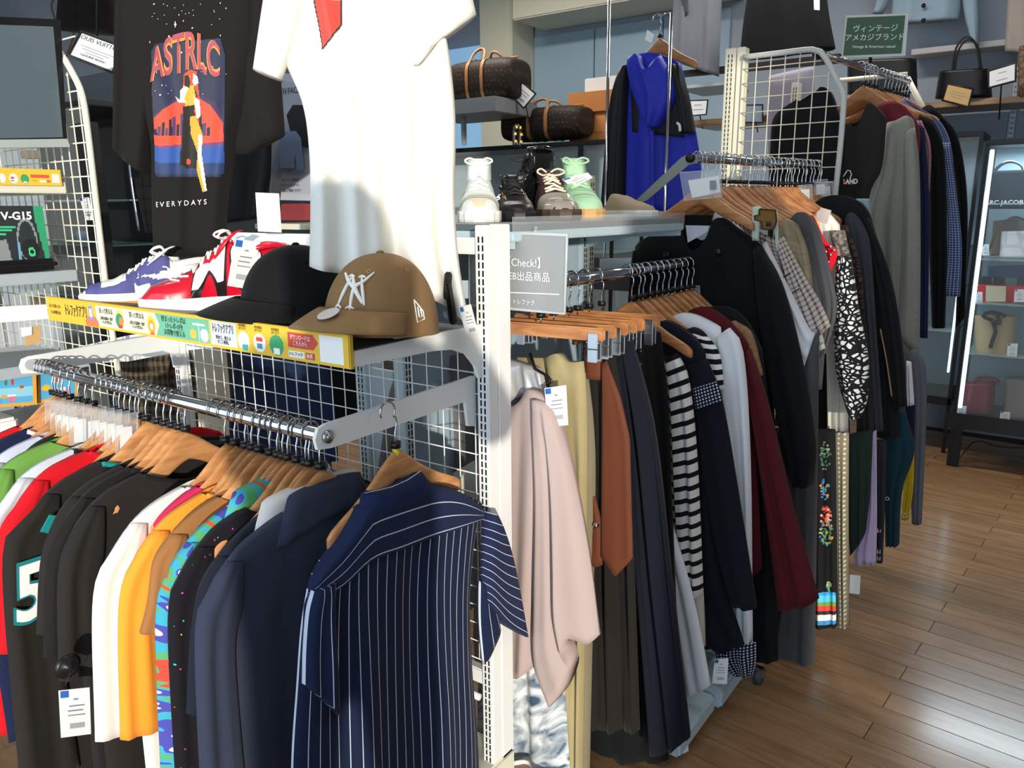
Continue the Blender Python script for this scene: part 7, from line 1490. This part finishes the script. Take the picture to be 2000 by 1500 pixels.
MB(w1_.location).prism([P(u, v, y=by-.04) for u, v in ((1926, 558), (1965, 559), (1964, 589), (1925, 589))][::-1], (0, -.003, 0)).build('cream_panel', mat('cream_leather', 'd6cfb0', .4), w1_)
for k, u in enumerate((1912, 1938, 1985)):
    tote('%s dark wallet standing behind the red and cream one' % ('first', 'second', 'third')[k], ((u+2, 540), (u+24, 540), (u+26, 560), (u, 560)), dict(y=by+.06), fabric('dark_wallet', '26262c'), .04, name='wallet', cat='wallet')
tote('blue wallet case behind the dark wallets', ((1930, 520), (2010, 518), (2012, 542), (1928, 542)), dict(y=by+.14), fabric('blue_case', '2a4a78'), .04, name='wallet', cat='wallet')
b3 = tote('cream drawstring tote with a black knotted ribbon', ((1904, 616), (1985, 618), (1980, 692), (1906, 690)), dict(y=by), fabric('cream_canvas', 'b9a680'), .14)
g_ = MB(b3.location)
for pts in (((1938, 625), (1944, 645), (1940, 660), (1934, 680)), ((1938, 625), (1920, 618), (1930, 610), (1950, 612), (1965, 618)), ((1938, 626), (1952, 632), (1948, 616))): g_.tube(catmull([P(u, v, y=by-.085) for u, v in pts], 14), .010, 8)
g_.build('ribbon', mat('black_ribbon', '191c24', .5), b3, True)
b4 = tote('small burgundy handbag with short handles on the lowest cabinet level', ((1885, 748), (1945, 746), (1942, 808), (1872, 804)), dict(y=by), mat('burgundy_leather', '6e1c2a', .35), .12, mat('burgundy_leather', '6e1c2a', .35), ((1903, 750), (1906, 741), (1925, 738), (1945, 742), (1950, 750)))
tote('taupe leather handbag at the right end of the lowest cabinet level', ((1962, 738), (2060, 742), (2060, 820), (1958, 814)), dict(y=by), mat('taupe_leather', '7a7270', .35), .12)
for k, (u, v) in enumerate(((1915, 383), (1918, 485), (1905, 578))):
    price_card([(u, v-8), (u+14, v-8), (u+14, v+14), (u, v+14)], dict(y=cy+.08), ('white price card under the black lettered handbag', 'white price card at the left of the quilted handbag', 'white price card left of the red wallet')[k])
price_card([(1968, 671), (1988, 671), (1986, 697), (1966, 696)], dict(y=cy+.06), 'white price card beside the cream tote'); price_card([(1869, 792), (1888, 793), (1886, 810), (1868, 808)], dict(y=cy+.06), 'white price card at the burgundy handbag'); price_card([(1954, 804), (1973, 805), (1972, 822), (1952, 820)], dict(y=cy+.06), 'white price card at the taupe handbag'); price_card([(1982, 565), (2000, 565), (2000, 590), (1980, 590)], dict(y=cy+.06), 'white price card right of the cream wallet panel')
# power cord on the floor and a small socket
pw_ = MB(P(1870, 905, z=.05)); q = P(1870, 900, y=5.1); pw_.bbox((q.x-.03, 5.1, q.z-.05), (q.x+.0, 5.125, q.z+.05), .004); ps_ = pw_.build('power_strip', CREAM); ps_.location = P(1870, 905, z=.05); tag(ps_, 'small white power socket hanging below the lit cabinet', 'socket')
MB(V(ps_.location)).tube(catmull([q, P(1905, 862, y=5.2), P(1950, 872, y=5.2), P(2010, 876, y=5.2)], 20), .004, 6).build('cord', BLACKP, ps_, True)
MB(V(ps_.location)).bbox((q.x-.02, 5.095, q.z-.01), (q.x-.01, 5.1, q.z+.02), .001).build('socket_hole', DARK, ps_)
